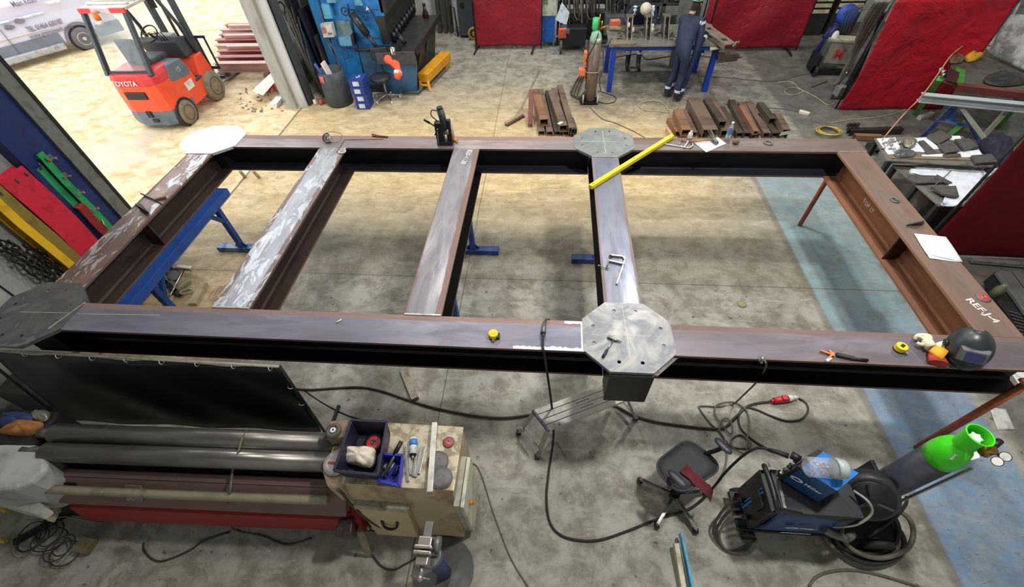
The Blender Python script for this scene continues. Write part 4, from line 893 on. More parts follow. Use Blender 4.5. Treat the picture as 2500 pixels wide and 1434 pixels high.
# ================================================================ black welding screen behind the rolls
SCN = thing('welding_screen', 'black welding screen leaning between the rolling machine and the frame', 'welding screen', (-3.7, 1.8, 0))
blk_s = mat('screen_black', (26, 31, 28), .42, 0, (20, 24, 23), 2.5, strz=(.5, 2, 1), bump=.3)
A1, A2, A3, A4 = V((-5.05, 1.66, .12)), V((-2.23, 1.70, .12)), V((-2.235, 1.80, 1.20)), V((-5.10, 1.86, 1.15))
def scf(u, v):
    p = A1*(1-u)*(1-v)+A2*u*(1-v)+A3*u*v+A4*(1-u)*v
    return p+V((0, .018*sin(7*u+3*v)*sin(pi*v)+.01*sin(19*u+8*v), -.012*abs(sin(u*9*pi))*v))
obj('curtain', B().grid(scf, 60, 12, (0, .004, 0)), blk_s, SCN)
tubem = mat('screen_tube', (178, 174, 158), .5, .2)
obj('top_rail', B().cyl(A4+V((-.1, 0, .03)), A3+V((.02, 0, .03)), .014), tubem, SCN)
obj('upright', B().cyl(A3+V((.02, 0, .03)), A2+V((.03, 0, -.10)), .014), black, SCN); obj('upright', B().cyl(A4+V((-.1, 0, .03)), A1+V((-.05, 0, -.10)), .014), black, SCN)
obj('foot', B().bar(A2+V((.03, -.06, -.105)), A2+V((.03, .35, -.105)), .03, .03), black, SCN); obj('foot', B().bar(A1+V((-.05, -.06, -.105)), A1+V((-.05, .35, -.105)), .03, .03), black, SCN)
for i in range(9):
    p = (A4+V((0, 0, .03))).lerp(A3+V((0, 0, .03)), .03+i*.118); obj('tie', B().torus(p+V((0, -.004, -.022)), .026, .0035, (1, .15, .1), 16, 5), wht, SCN)
for v in (.25, .5): obj('tie', B().torus(A3.lerp(A2, v)+V((0, 0, .0)), .026, .003, (.2, .2, 1), 16, 5), wht, SCN)
cb = mat('column_box_dark', (52, 54, 50), .6)
single('floor_box', B().hexa([(-5.6, 1.75, .0), (-5.15, 1.75, 0), (-5.15, 2.1, 0), (-5.6, 2.1, 0), (-5.6, 1.75, .5), (-5.2, 1.75, .5), (-5.2, 2.1, .5), (-5.6, 2.1, .5)]), cb, 'dark grey box at the wall left of the black welding screen', 'box', bev=.01)
# ================================================================ office chair
CH = thing('office_chair', 'black office chair with armrests in front of the frame, red strap on its seat', 'chair', (1.25, 1.32, 0))
mesh_m = mat('chair_mesh', (44, 48, 50), .6, 0, (56, 60, 62), 60, bump=.4); armm = mat('arm_pad', (54, 60, 72), .45)
SQ = [W(x, y, .47) for x, y in ((1682, 1066), (1592, 1135), (1658, 1210), (1769, 1141))]
cen = sum(SQ, V())/4
def rr_loop(Q, rad, z, n=7, s=1.0):
    out = []
    c_ = sum(Q, V())/4
    for i in range(4):
        p, a, b_ = Q[i], Q[i-1], Q[(i+1) % 4]; u, w_ = (a-p).normalized()*rad, (b_-p).normalized()*rad
        for k in range(n+1):
            t_ = k/n; q_ = (p+u)*(1-t_)**2+p*2*t_*(1-t_)+(p+w_)*t_**2; out.append(V((c_.x+(q_.x-c_.x)*s, c_.y+(q_.y-c_.y)*s, z)))
    return out
obj('seat', B().rings([rr_loop(SQ, .13, .405, s=.86), rr_loop(SQ, .13, .43, s=.98), rr_loop(SQ, .13, .455, s=1.0), rr_loop(SQ, .13, .472, s=.96), rr_loop(SQ, .13, .466, s=.6)]), mesh_m, CH)
obj('seat_rim', B().tube(rr_loop(SQ, .13, .458, s=1.0), .009, 7, True), armm, CH)
for e, (p, q_) in enumerate((((1746, 1070), (1786, 1109)), ((1632, 1149), (1676, 1192)))):
    a, b_ = W(*p, .66), W(*q_, .66); d = (b_-a).normalized(); a = a-d*.0; L = (b_-a).length; s = V((-d.y, d.x, 0)); P = []
    for k in range(9):
        u = k/8; r_ = .036*(1-(2*u-1)**4*.75); P.append([a+d*(L*u)+s*r_*cos(i*pi/6)+V((0, 0, .016*sin(i*pi/6)*(1 if r_ > .02 else .5))) for i in range(12)])
    ar = obj('armrest', B().rings(P), armm, CH)
    m_ = (a+b_)/2; to = SQ[3].lerp(SQ[0], .5) if e == 0 else SQ[1].lerp(SQ[2], .5); to = to.lerp(cen, .15)
    obj('arm_post', B().tube(spl([m_+V((0, 0, -.01)), m_.lerp(to, .15)+V((0, 0, -.06)), V((to.x, to.y, .44))], 4), .02, 8), black, ar)
hub = V((1.25, 1.32, .09))
obj('gas_column', B().cyl(hub, (cen.x*.3+hub.x*.7, cen.y*.3+hub.y*.7, .40), .028).cbox((cen.x*.6+hub.x*.4, cen.y*.6+hub.y*.4, .39), (.2, .18, .04), .8), black, CH)
st0 = math.atan2(W(1562, 1170, .06).y-hub.y, W(1562, 1170, .06).x-hub.x)
for k in range(5):
    a = st0+k*2*pi/5+(.12 if k in (1, 4) else 0); d = V((cos(a), sin(a), 0)); e = hub+d*.31+V((0, 0, -.025))
    lg = obj('leg', B().bar(hub+d*.02+V((0, 0, .01)), e, .035, .024), chrome, CH, bev=.006)
    obj('caster', B().cyl(e+V((-.018, 0, -.035))+d*0, e+V((.018, 0, -.035)), .03, n=12).cyl(e+V((0, 0, -.03)), e+V((0, 0, .0)), .012), black, lg)
obj('leg_hub', B().cyl(hub+V((0, 0, -.03)), hub+V((0, 0, .03)), .045), black, CH)
P = [W(1668, 1143, .482), W(1690, 1163, .484), W(1715, 1185, .484), W(1730, 1200, .47), W(1738, 1214, .40)]
b = B(); sp_ = spl(P, 4); g0 = []
for i, p in enumerate(sp_):
    d = (sp_[min(i+1, len(sp_)-1)]-sp_[max(i-1, 0)]); s = V((-d.y, d.x, 0)).normalized(); w_ = .045*(1+.12*sin(i*1.3)); g0.append([p-s*w_+V((0, 0, .004)), p+s*w_+V((0, 0, .004)), p+s*w_+V((0, 0, -.004)), p-s*w_+V((0, 0, -.004))])
b.rings(g0, sm=False); single('red_strap', b, mat('strap_dark_red', (104, 34, 44), .85, 0, (84, 28, 38), 12, bump=.4), 'dark red strap draped over the office chair seat', 'strap')
# ================================================================ welder, wire feeder, gas cylinder
mb = mat('welder_blue', (44, 128, 214), .4, 0, (38, 116, 198), 4); mbd = mat('welder_navy', (26, 72, 122), .4, 0, (20, 56, 98), 4)
WE = thing('welding_machine', 'blue and black wheeled welding power source at the front right', 'welder', (2.1, 1.2, 0))
x0, x1, y0, y1 = 1.78, 2.44, 1.03, 1.39
obj('case', B().box(x0+.03, x1, y0+.02, y1-.02, .20, .70), black, WE, bev=.02)
def bulge(u, v):
    x = x0+.05+u*.58; return (x, y0+.02-.035*sin(pi*min(1, max(0, v)))*(1-.6*u*u)-.0, .20+v*(.50-.16*u*u))
obj('side_cover', B().grid(bulge, 14, 10, (0, .02, 0)), mbd, WE)
obj('front_panel', B().box(x0, x0+.04, y0+.02, y1-.02, .20, .70).box(x0-.02, x0+.02, y0+.08, y1-.14, .46, .62), black, WE, bev=.008)
obj('front_stripe', B().box(x0-.006, x0+.0, y0+.17, y0+.185, .22, .66), mb, WE); obj('front_stripe', B().box(x0-.006, x0+.0, y0+.20, y0+.21, .22, .66), mb, WE)
obj('carry_handle', B().tube(spl([(x0+.05, y0+.03, .70), (x0-.0, y0+.03, .80), (x0, (y0+y1)/2, .82), (x0, y1-.03, .80), (x0+.05, y1-.03, .70)], 5), .02, 8).bar((x0+.02, y0+.02, .78), (x0+.22, y0+.02, .70), .02, .03), black, WE)
obj('grey_lip', B().bar((x0+.10, y0+.05, .715), (x0+.12, y1-.08, .715), .02, .012), steel, WE)
obj('top_tray', B().box(x0+.08, x1, y0+.02, y1-.02, .70, .712), mat('tray_dark', (42, 44, 50), .5), WE)
logo = mat('logo_white', (220, 226, 232), .5)
def miller(o, x, y, s, parent, par):
    M_ = face_frame(o, x, y); b = B(M_); b.prism([(-s*.9+s*.52*cos(a), s*.30*sin(a)) for a in [i*pi/10 for i in range(20)]], 0, .0015); e = obj('logo_oval', b, logo, parent)
    b = B(M_); b.prism([(-s*.9+s*.30*cos(a), s*.14*sin(a)) for a in [i*pi/8 for i in range(16)]], .0015, .0025); obj('logo_centre', b, par, e)
    text('logo_lettering', 'Miller', s*.62, M_ @ MX.Translation((s*.45, 0, .001)), logo, parent, .0008, .0006)
miller((x0+.30, y0-.030, .50), (1, 0, 0), (0, -.1, 1), .09, WE, mbd)
obj('white_stripe', B().bar((x0+.22, y0-.016, .30), (x0+.46, y0-.012, .29), .003, .012), logo, WE)
obj('cart_frame', B().box(x0-.05, 3.02, y0+.02, y1-.02, .10, .14).box(2.44, 2.5, y0+.05, y1-.05, .14, .5), black, WE, bev=.005)
for x, y, r_ in ((x0+.05, y0, .06), (x0+.05, y1, .06), (2.85, y0-.03, .12), (2.85, y1+.03, .12)): obj('cart_wheel', B().cyl((x, y-.02, r_), (x, y+.02, r_), r_, n=20), rubber, WE)
obj('sockets', B().cyl((x0, y0+.09, .28), (x0-.05, y0+.09, .28), .022).cyl((x0, y0+.22, .28), (x0-.05, y0+.22, .28), .022), black, WE)
for k in range(3):
    rr = random.Random(k); P = [(x0-.05, y0+.09+.06*k, .28), (x0-.14, y0+.08+.05*k, .22), (x0-.20-.02*k, y0-.02+.02*k, .08), (x0-.14, y0-.12, .03), (x0+.02, y0-.12+.02*k, .03), (x0+.12, y0-.02, .06)]
    obj('power_lead', B().tube(spl(P, 6), .011, 7), cab if k else cabg, WE)
# wire feeder
A, Bq, Cq, D = V((1.885, 1.30, 0)), V((2.13, 1.135, 0)), V((2.335, 1.27, 0)), V((2.085, 1.44, 0)); z0, z1 = .735, 1.02
WF = thing('wire_feeder', 'blue wire feeder with control knobs standing on the welding machine', 'wire feeder', ((A.x+Cq.x)/2, (A.y+Cq.y)/2, z0))
up = lambda p, z: V((p.x, p.y, z))
Ai = A.lerp(Bq, .12); Di = D.lerp(Cq, .12)
obj('feeder_case', B().hexa([up(Ai, z0), up(Bq, z0), up(Cq, z0), up(Di, z0), up(Ai.lerp(Bq, .05), z1), up(Bq, z1-.02), up(Cq, z1-.02), up(Di.lerp(Cq, .05), z1)]), mbd, WF, bev=.006)
obj('feeder_lid', B().hexa([up(Ai.lerp(Bq, .05), z1+.001), up(Bq, z1-.018), up(Cq, z1-.018), up(Di.lerp(Cq, .05), z1+.001)]+[up(p, z+.01) for p, z in ((Ai.lerp(Bq, .05), z1), (Bq, z1-.02), (Cq, z1-.02), (Di.lerp(Cq, .05), z1))]), mb, WF)
obj('control_panel', B().hexa([up(A, z0), up(Ai, z0), up(Di, z0), up(D, z0), up(A.lerp(Bq, .08), z1+.01), up(Ai.lerp(Bq, .08), z1+.01), up(Di.lerp(Cq, .08), z1+.01), up(D.lerp(Cq, .08), z1+.01)]), black, WF, bev=.004)
pn = (A-Bq).normalized(); pv = (D-A)
for u, z, r_ in ((.25, .80, .02), (.25, .87, .014), (.55, .80, .02), (.75, .80, .012)): c = up(A.lerp(Bq, .03), z)+pv*u; obj('knob', B().cyl(c, c+pn*.03, r_, r_*.8), black if r_ < .015 else steel_d, WF)
c = up(A.lerp(Bq, .06), .94)+pv*.5; F_ = face_frame(c+pn*.012, pv, (0, 0, 1)); obj('display', B(F_).box(-.06, .06, -.03, .03, 0, .004), mat('display_grey', (70, 78, 84), .3), WF)
c = up(A, .76)+pv*.15; obj('white_latch', B().bar(c+pn*.01, c+pn*.01+pv*.3+V((0, 0, .05)), .02, .03), wht, WF)
obj('torch_socket', B().cyl(up(A, .93)+pv*.55, up(A, .93)+pv*.55+pn*.06, .03), black, WF)
side_d = (Bq-A).normalized(); o_ = up(A.lerp(Bq, .55), .875)+side_d.cross(V((0, 0, 1)))*.006
miller(o_, side_d, (0, 0, 1), .085, WF, mbd)
obj('lid_catch', B().cbox(up((A+D)/2, z1+.012)+side_d*.12, (.05, .03, .015), -.6), black, WF)
# consumables bottle on the feeder
a, b_ = W(1968, 1140, 1.11), W(2036, 1144, 1.11); d = b_-a
SB = thing('clear_canister', 'clear plastic canister of copper welding tips lying on the wire feeder', 'canister', (a.x, a.y, 1.04))
obj('canister_body', B().lathe([(.055, 0), (.070, .012), (.072, d.length*.95)], a, d, 22), mat('canister_clear', (226, 232, 236), .08, 0, alpha=.28), SB)
obj('canister_cap', B().lathe([(.073, 0), (.073, .04), (.066, .07), (.035, .095)], b_, d, 22), mat('cap_grey', (176, 188, 188), .35), SB)
cop = mat('copper', (206, 134, 98), .35, .7)
for i in range(9):
    rr = random.Random(i+20); p = a+d*rr.uniform(.15, .75)+V((0, rr.uniform(-.03, .03), rr.uniform(-.035, .01))); q_ = p+V((rr.uniform(-.05, .05), rr.uniform(-.03, .03), rr.uniform(-.008, .01)))
    obj('copper_tip', B().cyl(p, q_, .007, .005, 8), cop if i % 3 else steel, SB)
# spool housing / drum and hoses
c = V((2.60, 1.26, .62)); ax = V((-.30, -.72, .50)).normalized()
DR = thing('wire_spool_cover', 'round black spool cover behind the wire feeder', 'spool cover', (2.5, 1.26, .14))
obj('drum', B().lathe([(.13, -.06), (.18, -.06), (.20, -.03), (.20, .06), (.18, .08)], c, ax, 32), mat('drum_black', (44, 46, 50), .5), DR)
obj('drum_face', B().lathe([(.165, 0), (.16, .012), (.05, .012), (.04, .03)], c+ax*.08, ax, 28), black, DR)
obj('stand', B().box(2.42, 2.60, 1.2, 1.32, .14, .5), black, DR)
for k in range(3):
    a_ = k*2.1; obj('spoke', B().bar(c+ax*.1, c+ax*.1+frame_from(ax) @ V((0, .15*cos(a_), .15*sin(a_))), .02, .012), MATS['drum_black'], DR)
single('gas_hose', B().tube(spl([(2.40, 1.22, .78), (2.46, 1.14, .80), (2.5, 1.08, .72), (2.44, 1.03, .62), (2.36, 1.02, .56), (2.32, 1.03, .50)], 6), .010), mat('hose_grey', (150, 156, 150), .5), 'pale grey hose curling down behind the wire feeder', 'hose')
single('torch_cable_end', B().tube(spl([(2.26, 1.02, .46), (2.36, 1.0, .40), (2.5, 1.0, .32), (2.6, 1.05, .25)], 5), .03, 10), mat('sleeve_grey', (100, 104, 98), .6), 'thick grey cable sleeve at the rear of the welding machine', 'cable')
HC = thing('hose_bundle', 'thick black hose bundle coiled on the floor behind the welding machine', 'hose', (2.95, 1.17, 0))
for k in range(7):
    rr = random.Random(40+k); P = []; rx_, ry_ = rr.uniform(-.06, .06), rr.uniform(-.05, .05)
    for i in range(14):
        a_ = i/14*2*pi; P.append((2.82+rx_+(.25+.016*(k%4))*cos(a_)+.02*rr.random(), 1.12+ry_+(.15+.018*(k%4))*sin(a_)+.05*cos(a_), .03+.022*k+.05*sin(a_+.5)*(k > 2)))
    obj('hose_loop', B().tube(spl(P, 4, True), .020, 7, True), rubber if k % 3 else cabg, HC)
obj('hose_tail', B().tube(spl([(2.75, 1.05, .2), (3.0, 1.2, .24), (3.18, 1.33, .2), (3.28, 1.42, .12)], 6), .014), rubber, HC)
# gas cylinder
green = mat('cyl_green', (74, 226, 32), .32, 0, (64, 208, 28), 3); cylg = mat('cyl_grey', (66, 70, 82), .4, .1, (52, 54, 62), 6)
GC = thing('gas_cylinder', 'dark grey gas cylinder with bright green shoulder and valve guard at the front right', 'gas cylinder', (2.87, 1.38, .12))
gx, gy = 2.87, 1.38
obj('cylinder_body', B().lathe([(.09, .14), (.105, .16), (.108, .2), (.108, 1.12)], (gx, gy, 0), n=32), cylg, GC)
obj('shoulder', B().lathe([(.109, 1.12), (.109, 1.19), (.103, 1.25), (.085, 1.31), (.055, 1.345), (.045, 1.37)], (gx, gy, 0), n=32), green, GC)
b = B()
for s, r0 in ((0, .078), (1, .068)):
    pass
ring = lambda r, z: [V((gx+r*cos(a), gy+r*sin(a), z)) for a in [(-.35+i*(2*pi-.9)/26)+(-.6) for i in range(27)]]
R0, R1, R2, R3 = ring(.06, 1.35), ring(.078, 1.50), ring(.070, 1.50), ring(.052, 1.35)
for i in range(26):
    for P_, Q_ in ((R0, R1), (R1, R2), (R2, R3), (R3, R0)): b.poly([P_[i], P_[i+1], Q_[i+1], Q_[i]])
for i in (0, 26): b.poly([R0[i], R1[i], R2[i], R3[i]])
b.torus((gx, gy, 1.50), .074, .006, n=32, k=6)
obj('valve_guard', b, green, GC)
brass = mat('brass', (170, 136, 74), .3, .85, (130, 100, 56), 14)
obj('valve', B().cyl((gx, gy, 1.36), (gx, gy, 1.45), .022), brass, GC)
obj('handwheel', B().prism([(gx+(.042 if i % 2 else .03)*cos(i*pi/6), gy+(.042 if i % 2 else .03)*sin(i*pi/6)) for i in range(12)], 1.45, 1.468), mat('wheel_white', (214, 218, 222), .4), GC, bev=.003)
rd = V((.62, -.78, 0)).normalized()
p = V((gx, gy, 1.42))
obj('regulator', B().cyl(p, p+rd*.10, .014).cyl(p+rd*.09+V((0, 0, -.03)), p+rd*.09+V((0, 0, .045)), .034).cyl(p+rd*.06, p+rd*.17+V((.05, .02, 0)), .013), brass, GC)
obj('adjuster', B().cyl(p+rd*.10+V((.03, .03, .02)), p+rd*.10+V((.09, .07, .03)), .02), black, GC)
for q_ in ((.04, -.135, .03), (.11, -.10, .03)):
    c = p+V(q_)+V((.02, -.01, -.01)); n_ = (V((0, 0, H))-c).normalized()
    gg = obj('gauge', B().cyl(c, c+n_*.022, .030, n=20), black, GC); obj('gauge_face', B().cyl(c+n_*.022, c+n_*.024, .026, n=20), wht, gg)
obj('label_sticker', B(face_frame((gx-.05, gy-.07, 1.29), (1, -.5, 0), (.15, .3, 1))).box(-.015, .015, -.025, .025, 0, .004), wht, GC)
BR = thing('cylinder_bracket', 'black plate bracket with a chain bar holding the gas cylinder', 'bracket', (2.68, 1.35, .14))
obj('bracket_plate', B().box(2.72, 2.75, 1.28, 1.52, .14, .66), black, BR, bev=.004)
obj('strap_bar', B().bar((2.955, 1.27, .42), (2.955, 1.27, 1.22), .016, .016), alu_d, BR)
obj('rail', B().bar((2.70, 1.25, .15), (2.98, 1.25, .15), .05, .03), black, BR)
obj('tag', B().hexa([W(2345, 1112, 1.19), W(2390, 1102, 1.19), W(2392, 1118, 1.19), W(2350, 1130, 1.19)]+[W(x, y, 1.194) for x, y in ((2345, 1112), (2390, 1102), (2392, 1118), (2350, 1130))]), wht, BR)
# paper on the floor right, blue level box lower centre
sheet('floor_paper', [(2412, 994), (2455, 1000), (2478, 1050), (2436, 1050)], .003, 'crumpled white paper on the dark floor right of the green cylinder', lines=4, seed=8, m=mat('paper_grey', (206, 206, 200), .8))
LB = thing('long_spirit_level', 'blue and cream box section leaning up at the bottom of the photo', 'level', W(1670, 1434, 0))
lb = mat('level_sky_blue', (84, 170, 214), .45); lcream = mat('level_cream', (208, 204, 178), .5)
obj('blue_side', B().bar(W(1662, 1303, .10), W(1694, 1460, .06), .022, .07), lb, LB, bev=.002)
obj('cream_side', B().bar(W(1650, 1328, .08), W(1672, 1460, .05), .04, .05), lcream, LB, bev=.002)
# ================================================================ left wall: lifting slings, chains, jamb cleats
def sling(y0, y1, zt, zb, m, label, x=-5.60, slant=0, name='lifting_sling', w=None):
    b = B(); P = []
    prof = [(x+.035, zb), (x+.035, zt-.06), (x+.02, zt-.01), (x-.02, zt+.01), (x-.06, zt-.01), (x-.075, zt-.06), (x-.06, zb), (x-.02, zb-.05)]
    sp = spl([V((a, 0, z)) for a, z in prof], 4, True); n = len(sp); rr = random.Random(int(y0*100))
    for i, p in enumerate(sp):
        t_ = (zt-p.z)/(zt-zb); dy = slant*t_+.012*sin(6*t_+y0*9); c = (sp[i-1]-sp[(i+1) % n]); nn = V((c.z, 0, -c.x)).normalized()*.006
        P.append([V((p.x, y0+dy, p.z))+nn, V((p.x, y1+dy, p.z))+nn, V((p.x, y1+dy, p.z))-nn, V((p.x, y0+dy, p.z))-nn])
    b.rings(P, closed=True, sm=False); return single(name, b, m, label, 'sling')
redw = mat('web_red', (206, 30, 58), .75, 0, (176, 26, 52), 9, bump=.3); grw = mat('web_green', (34, 150, 84), .75, 0, (26, 126, 70), 9, bump=.3)
dkr = mat('web_dark_red', (140, 28, 34), .8, 0, (114, 24, 30)); olw = mat('web_olive', (134, 116, 48), .8, 0, (112, 98, 42), 9, bump=.3); yew = mat('web_yellow', (232, 184, 22), .75, 0, (204, 158, 22), 7, bump=.4)
sling(3.37, 3.67, 1.90, .62, redw, 'wide bright red lifting sling hanging on the left wall')
sling(3.86, 3.94, 1.90, .62, grw, 'green lifting sling hanging nearest the blue door jamb', slant=-.02)
sling(3.76, 3.84, 1.84, .62, grw, 'narrow green lifting sling beside the wide red one', slant=.03, x=-5.64)
sling(3.74, 3.84, 1.30, .60, dkr, 'short dark red sling between the green slings and the wide red one', x=-5.57)
sling(3.22, 3.36, 1.94, .62, olw, 'olive lifting sling left of the wide red one')
sling(3.15, 3.24, 1.84, .60, yew, 'yellow lifting sling beside the chains on the left wall', slant=-.0, x=-5.58)
single('black_cord', B().tube(spl([WX(0, 282, -5.66), WX(40, 330, -5.64), WX(78, 372, -5.62), WX(100, 395, -5.60), WX(112, 392, -5.58)], 4), .010), rubber, 'dark cord running down beside the blue door jamb to the green slings', 'cord')
rk = thing('sling_rack', 'steel hook rail on the left wall holding the lifting slings', 'rack', (-5.7, 3.4, 1.8))
obj('rail', B().box(-5.735, -5.70, 2.85, 4.0, 1.76, 1.82), steel_d, rk)
for y in (2.95, 3.19, 3.29, 3.5, 3.62, 3.8, 3.9): obj('hook', B().tube(spl([(-5.70, y, 1.79), (-5.62, y, 1.80), (-5.57, y, 1.82), (-5.55, y, 1.88)], 3), .010), steel_d, rk)
chm = mat('chain_dark', (72, 70, 64), .4, .7, (48, 46, 42), 16)
b = B(); rr = random.Random(5)
for s in range(5):
    y0 = 2.92+.05*s; zt = 1.66-.12*s
    for i in range(10): b.torus((-5.64+.03*rr.random(), y0+.02*rr.uniform(-1, 1), zt-.075*i), .030, .011, (1, 0, 0) if i % 2 else (.2, 1, 0), 12, 6, 1.35)
tag(obj('chain_sling', b, chm), 'dark lifting chains hanging left of the yellow sling', 'chains', None, 'stuff')
for i, (x, y) in enumerate(((121, 388), (157, 432), (190, 472), (226, 511))):
    p = WX(x, y, -5.585); t = thing('wall_cleat', 'galvanised door bracket on the blue jamb, number %s from the top' % ('one', 'two', 'three', 'four')[i], 'bracket', p)
    t['label'] = ('topmost', 'second highest', 'second lowest', 'lowest')[i]+' of the galvanised brackets on the blue door jamb'
    obj('plate', B().box(p.x-.015, p.x, p.y-.05, p.y+.05, p.z-.035, p.z+.035), steel_d, t, bev=.003)
    obj('bolts', B().cyl((p.x, p.y-.03, p.z), (p.x+.04, p.y-.03, p.z), .012).cyl((p.x, p.y+.03, p.z-.01), (p.x+.05, p.y+.03, p.z-.01), .012).bar((p.x+.03, p.y-.05, p.z+.02), (p.x+.03, p.y+.05, p.z-.01), .02, .012), steel, t)
single('jamb_hook', B().tube(spl([WX(244, 532, -5.58), WX(250, 540, -5.54), WX(256, 552, -5.52), WX(262, 553, -5.54)], 4), .008), steel, 'small steel hook on the blue door jamb just above the frame', 'hook')
# ================================================================ yard: forklift
fo = mat('truck_orange', (240, 84, 48), .35, 0, (226, 72, 42), 3, spec=.5); fr = mat('truck_red', (214, 54, 60), .35, 0, (198, 46, 54), 3); fg = mat('truck_grey', (100, 112, 124), .45, 0, (84, 94, 106), 3); fd = mat('truck_dark', (58, 64, 72), .45); muddy = mat('tyre_muddy', (136, 122, 104), .85, 0, (108, 96, 82), 7, bump=.4); hubm = mat('hub_tan', (150, 130, 106), .7)
glass = mat('cab_glass', (190, 205, 208), .06, 0, alpha=.16, spec=.6)
FK = thing('forklift', 'orange and grey forklift truck standing in the sandy yard outside the door', 'forklift', (-8.03, 8.8, 0))
fx = -8.03
def ext(name, prof, x0, x1, m, parent=FK, bev=.02):   # side profile (y,z) extruded across x
    b = B(); a = [b.v((x0, y, z)) for y, z in prof]; c = [b.v((x1, y, z)) for y, z in prof]; n = len(prof)
    for i in range(n): b.f([a[i], a[(i+1) % n], c[(i+1) % n], c[i]])
    b.f(a[::-1]); b.f(c); return obj(name, b, m, parent, bev=bev)
def cwt(z0, z1, k0, k1):     # counterweight rounded plan
    def loop(k, z): return [V((fx+x*k, y, z)) for x, y in ((-.50, 8.62), (-.50, 8.12), (-.44, 8.0), (-.28, 7.93), (.28, 7.93), (.44, 8.0), (.50, 8.12), (.50, 8.62))]
    return loop
L = cwt(0, 0, 0, 0)
obj('bumper', B().rings([L(.93, .12), L(1.0, .20), L(1.02, .40)], sm=False), fg, FK, bev=.01)
obj('counterweight', B().rings([L(1.02, .40), L(1.0, .70), L(.97, .86), L(.97, .90)], sm=False), fo, FK, bev=.012)
obj('rear_hood', B().rings([L(.985, .90), L(.96, 1.02), L(.86, 1.10)], sm=False), fr, FK, bev=.012)
obj('engine_grille', B().box(fx-.24, fx+.18, 7.90, 7.94, .66, .80), black, FK, bev=.01)
obj('tow_slot', B().box(fx-.06, fx+.04, 7.90, 7.93, .30, .42).box(fx-.02, fx+.10, 7.905, 7.93, .20, .26), black, FK)
text('maker_lettering', 'TOYOTA', .125, face_frame((fx-.10, 7.905, .965), (1, 0, 0), (0, .15, 1)), wht, FK, .003, .001)
ext('chassis_side', [(8.55, .40), (8.30, .62), (8.30, .90), (8.95, .88), (9.02, .62), (9.15, .60), (9.3, .95), (9.55, .95), (9.62, .6), (9.62, .30), (9.25, .24), (8.6, .22)], fx-.50, fx+.50, fo)
ext('hood_side_grey', [(8.32, .86), (8.45, 1.10), (8.86, 1.08), (8.98, .82), (8.90, .74), (8.4, .80)], fx-.47, fx+.51, fg)
ext('floor_plate', [(8.95, .55), (9.2, .55), (9.2, .62), (8.95, .62)], fx-.5, fx+.505, fd)
obj('side_label', B().box(fx+.50, fx+.508, 8.62, 8.86, .52, .68), wht, FK)
text('model_lettering', '15', .13, face_frame((fx+.513, 8.66, .93), (0, 1, 0), (0, 0, 1)), mat('letter_silver', (190, 196, 202), .4), FK, .002)
ext('dashboard', [(9.2, .95), (9.12, 1.28), (9.2, 1.36), (9.5, 1.25), (9.55, .95)], fx-.40, fx+.40, fd)
obj('console_top', B().box(fx-.1, fx+.28, 9.2, 9.4, 1.30, 1.38), mat('console_grey', (150, 152, 150), .5), FK, bev=.02)
obj('seat_back', B().hexa([(fx-.24, 8.42, 1.08), (fx+.20, 8.42, 1.08), (fx+.20, 8.54, 1.08), (fx-.24, 8.54, 1.08), (fx-.20, 8.36, 1.58), (fx+.16, 8.36, 1.58), (fx+.16, 8.44, 1.58), (fx-.20, 8.44, 1.58)]), mat('seat_charcoal', (66, 72, 80), .6), FK, bev=.03)
obj('seat_cushion', B().box(fx-.24, fx+.22, 8.5, 8.95, 1.08, 1.18), MATS['seat_charcoal'], FK, bev=.03)
F_ = face_frame((fx-.02, 9.08, 1.45), (1, 0, 0), (0, .75, .66)); b = B(F_); b.torus((0, 0, 0), .17, .014, n=28); b.bar((-.17, 0, 0), (.17, 0, 0), .02, .012).cyl((0, 0, -.2), (0, 0, .01), .025)
obj('steering_wheel', b, black, FK)
obj('levers', B().cyl((fx+.12, 9.15, 1.3), (fx+.14, 9.05, 1.5), .009).cyl((fx+.18, 9.15, 1.3), (fx+.20, 9.05, 1.5), .009).cyl((fx+.24, 9.15, 1.3), (fx+.26, 9.05, 1.5), .009), black, FK)
RZ = 2.06
for s in (-1, 1):
    obj('guard_pillar', B().bar((fx+s*.44, 8.05, 1.06), (fx+s*.40, 8.38, RZ), .07, .09), fd, FK, bev=.008)
    obj('guard_pillar', B().tube([(fx+s*.44, 9.50, .92), (fx+s*.43, 9.42, 1.5), (fx+s*.40, 9.22, RZ)], .035, 8), fd, FK)
obj('guard_roof', B().box(fx-.44, fx+.44, 8.36, 9.30, RZ, RZ+.05), mat('roof_dusty', (206, 200, 190), .6, 0, (180, 172, 162), 6), FK, bev=.01)
for i in range(4): obj('roof_rib', B().box(fx-.40, fx+.40, 8.5+.2*i, 8.58+.2*i, RZ+.05, RZ+.085), MATS['roof_dusty'], FK, bev=.012)
for x0_, x1_, m_ in ((-.44, -.20, fr), (-.20, .16, mat('tail_silver', (196, 190, 190), .4)), (.16, .44, fr)): obj('tail_light_bar', B().box(fx+x0_, fx+x1_, 8.32, 8.36, RZ-.03, RZ+.045), m_, FK)
t = obj('beacon', B().cyl((fx-.10, 8.26, RZ-.12), (fx-.10, 8.26, RZ+.01), .05), mat('beacon_orange', (244, 130, 44), .3), FK); obj('beacon_base', B().cyl((fx-.10, 8.26, RZ-.18), (fx-.10, 8.26, RZ-.12), .055), wht, t)
obj('rear_window', B().hexa([(fx-.38, 8.08, 1.14), (fx+.38, 8.08, 1.14), (fx+.38, 8.09, 1.14), (fx-.38, 8.09, 1.14), (fx-.35, 8.37, RZ-.03), (fx+.35, 8.37, RZ-.03), (fx+.35, 8.38, RZ-.03), (fx-.35, 8.38, RZ-.03)]), glass, FK)
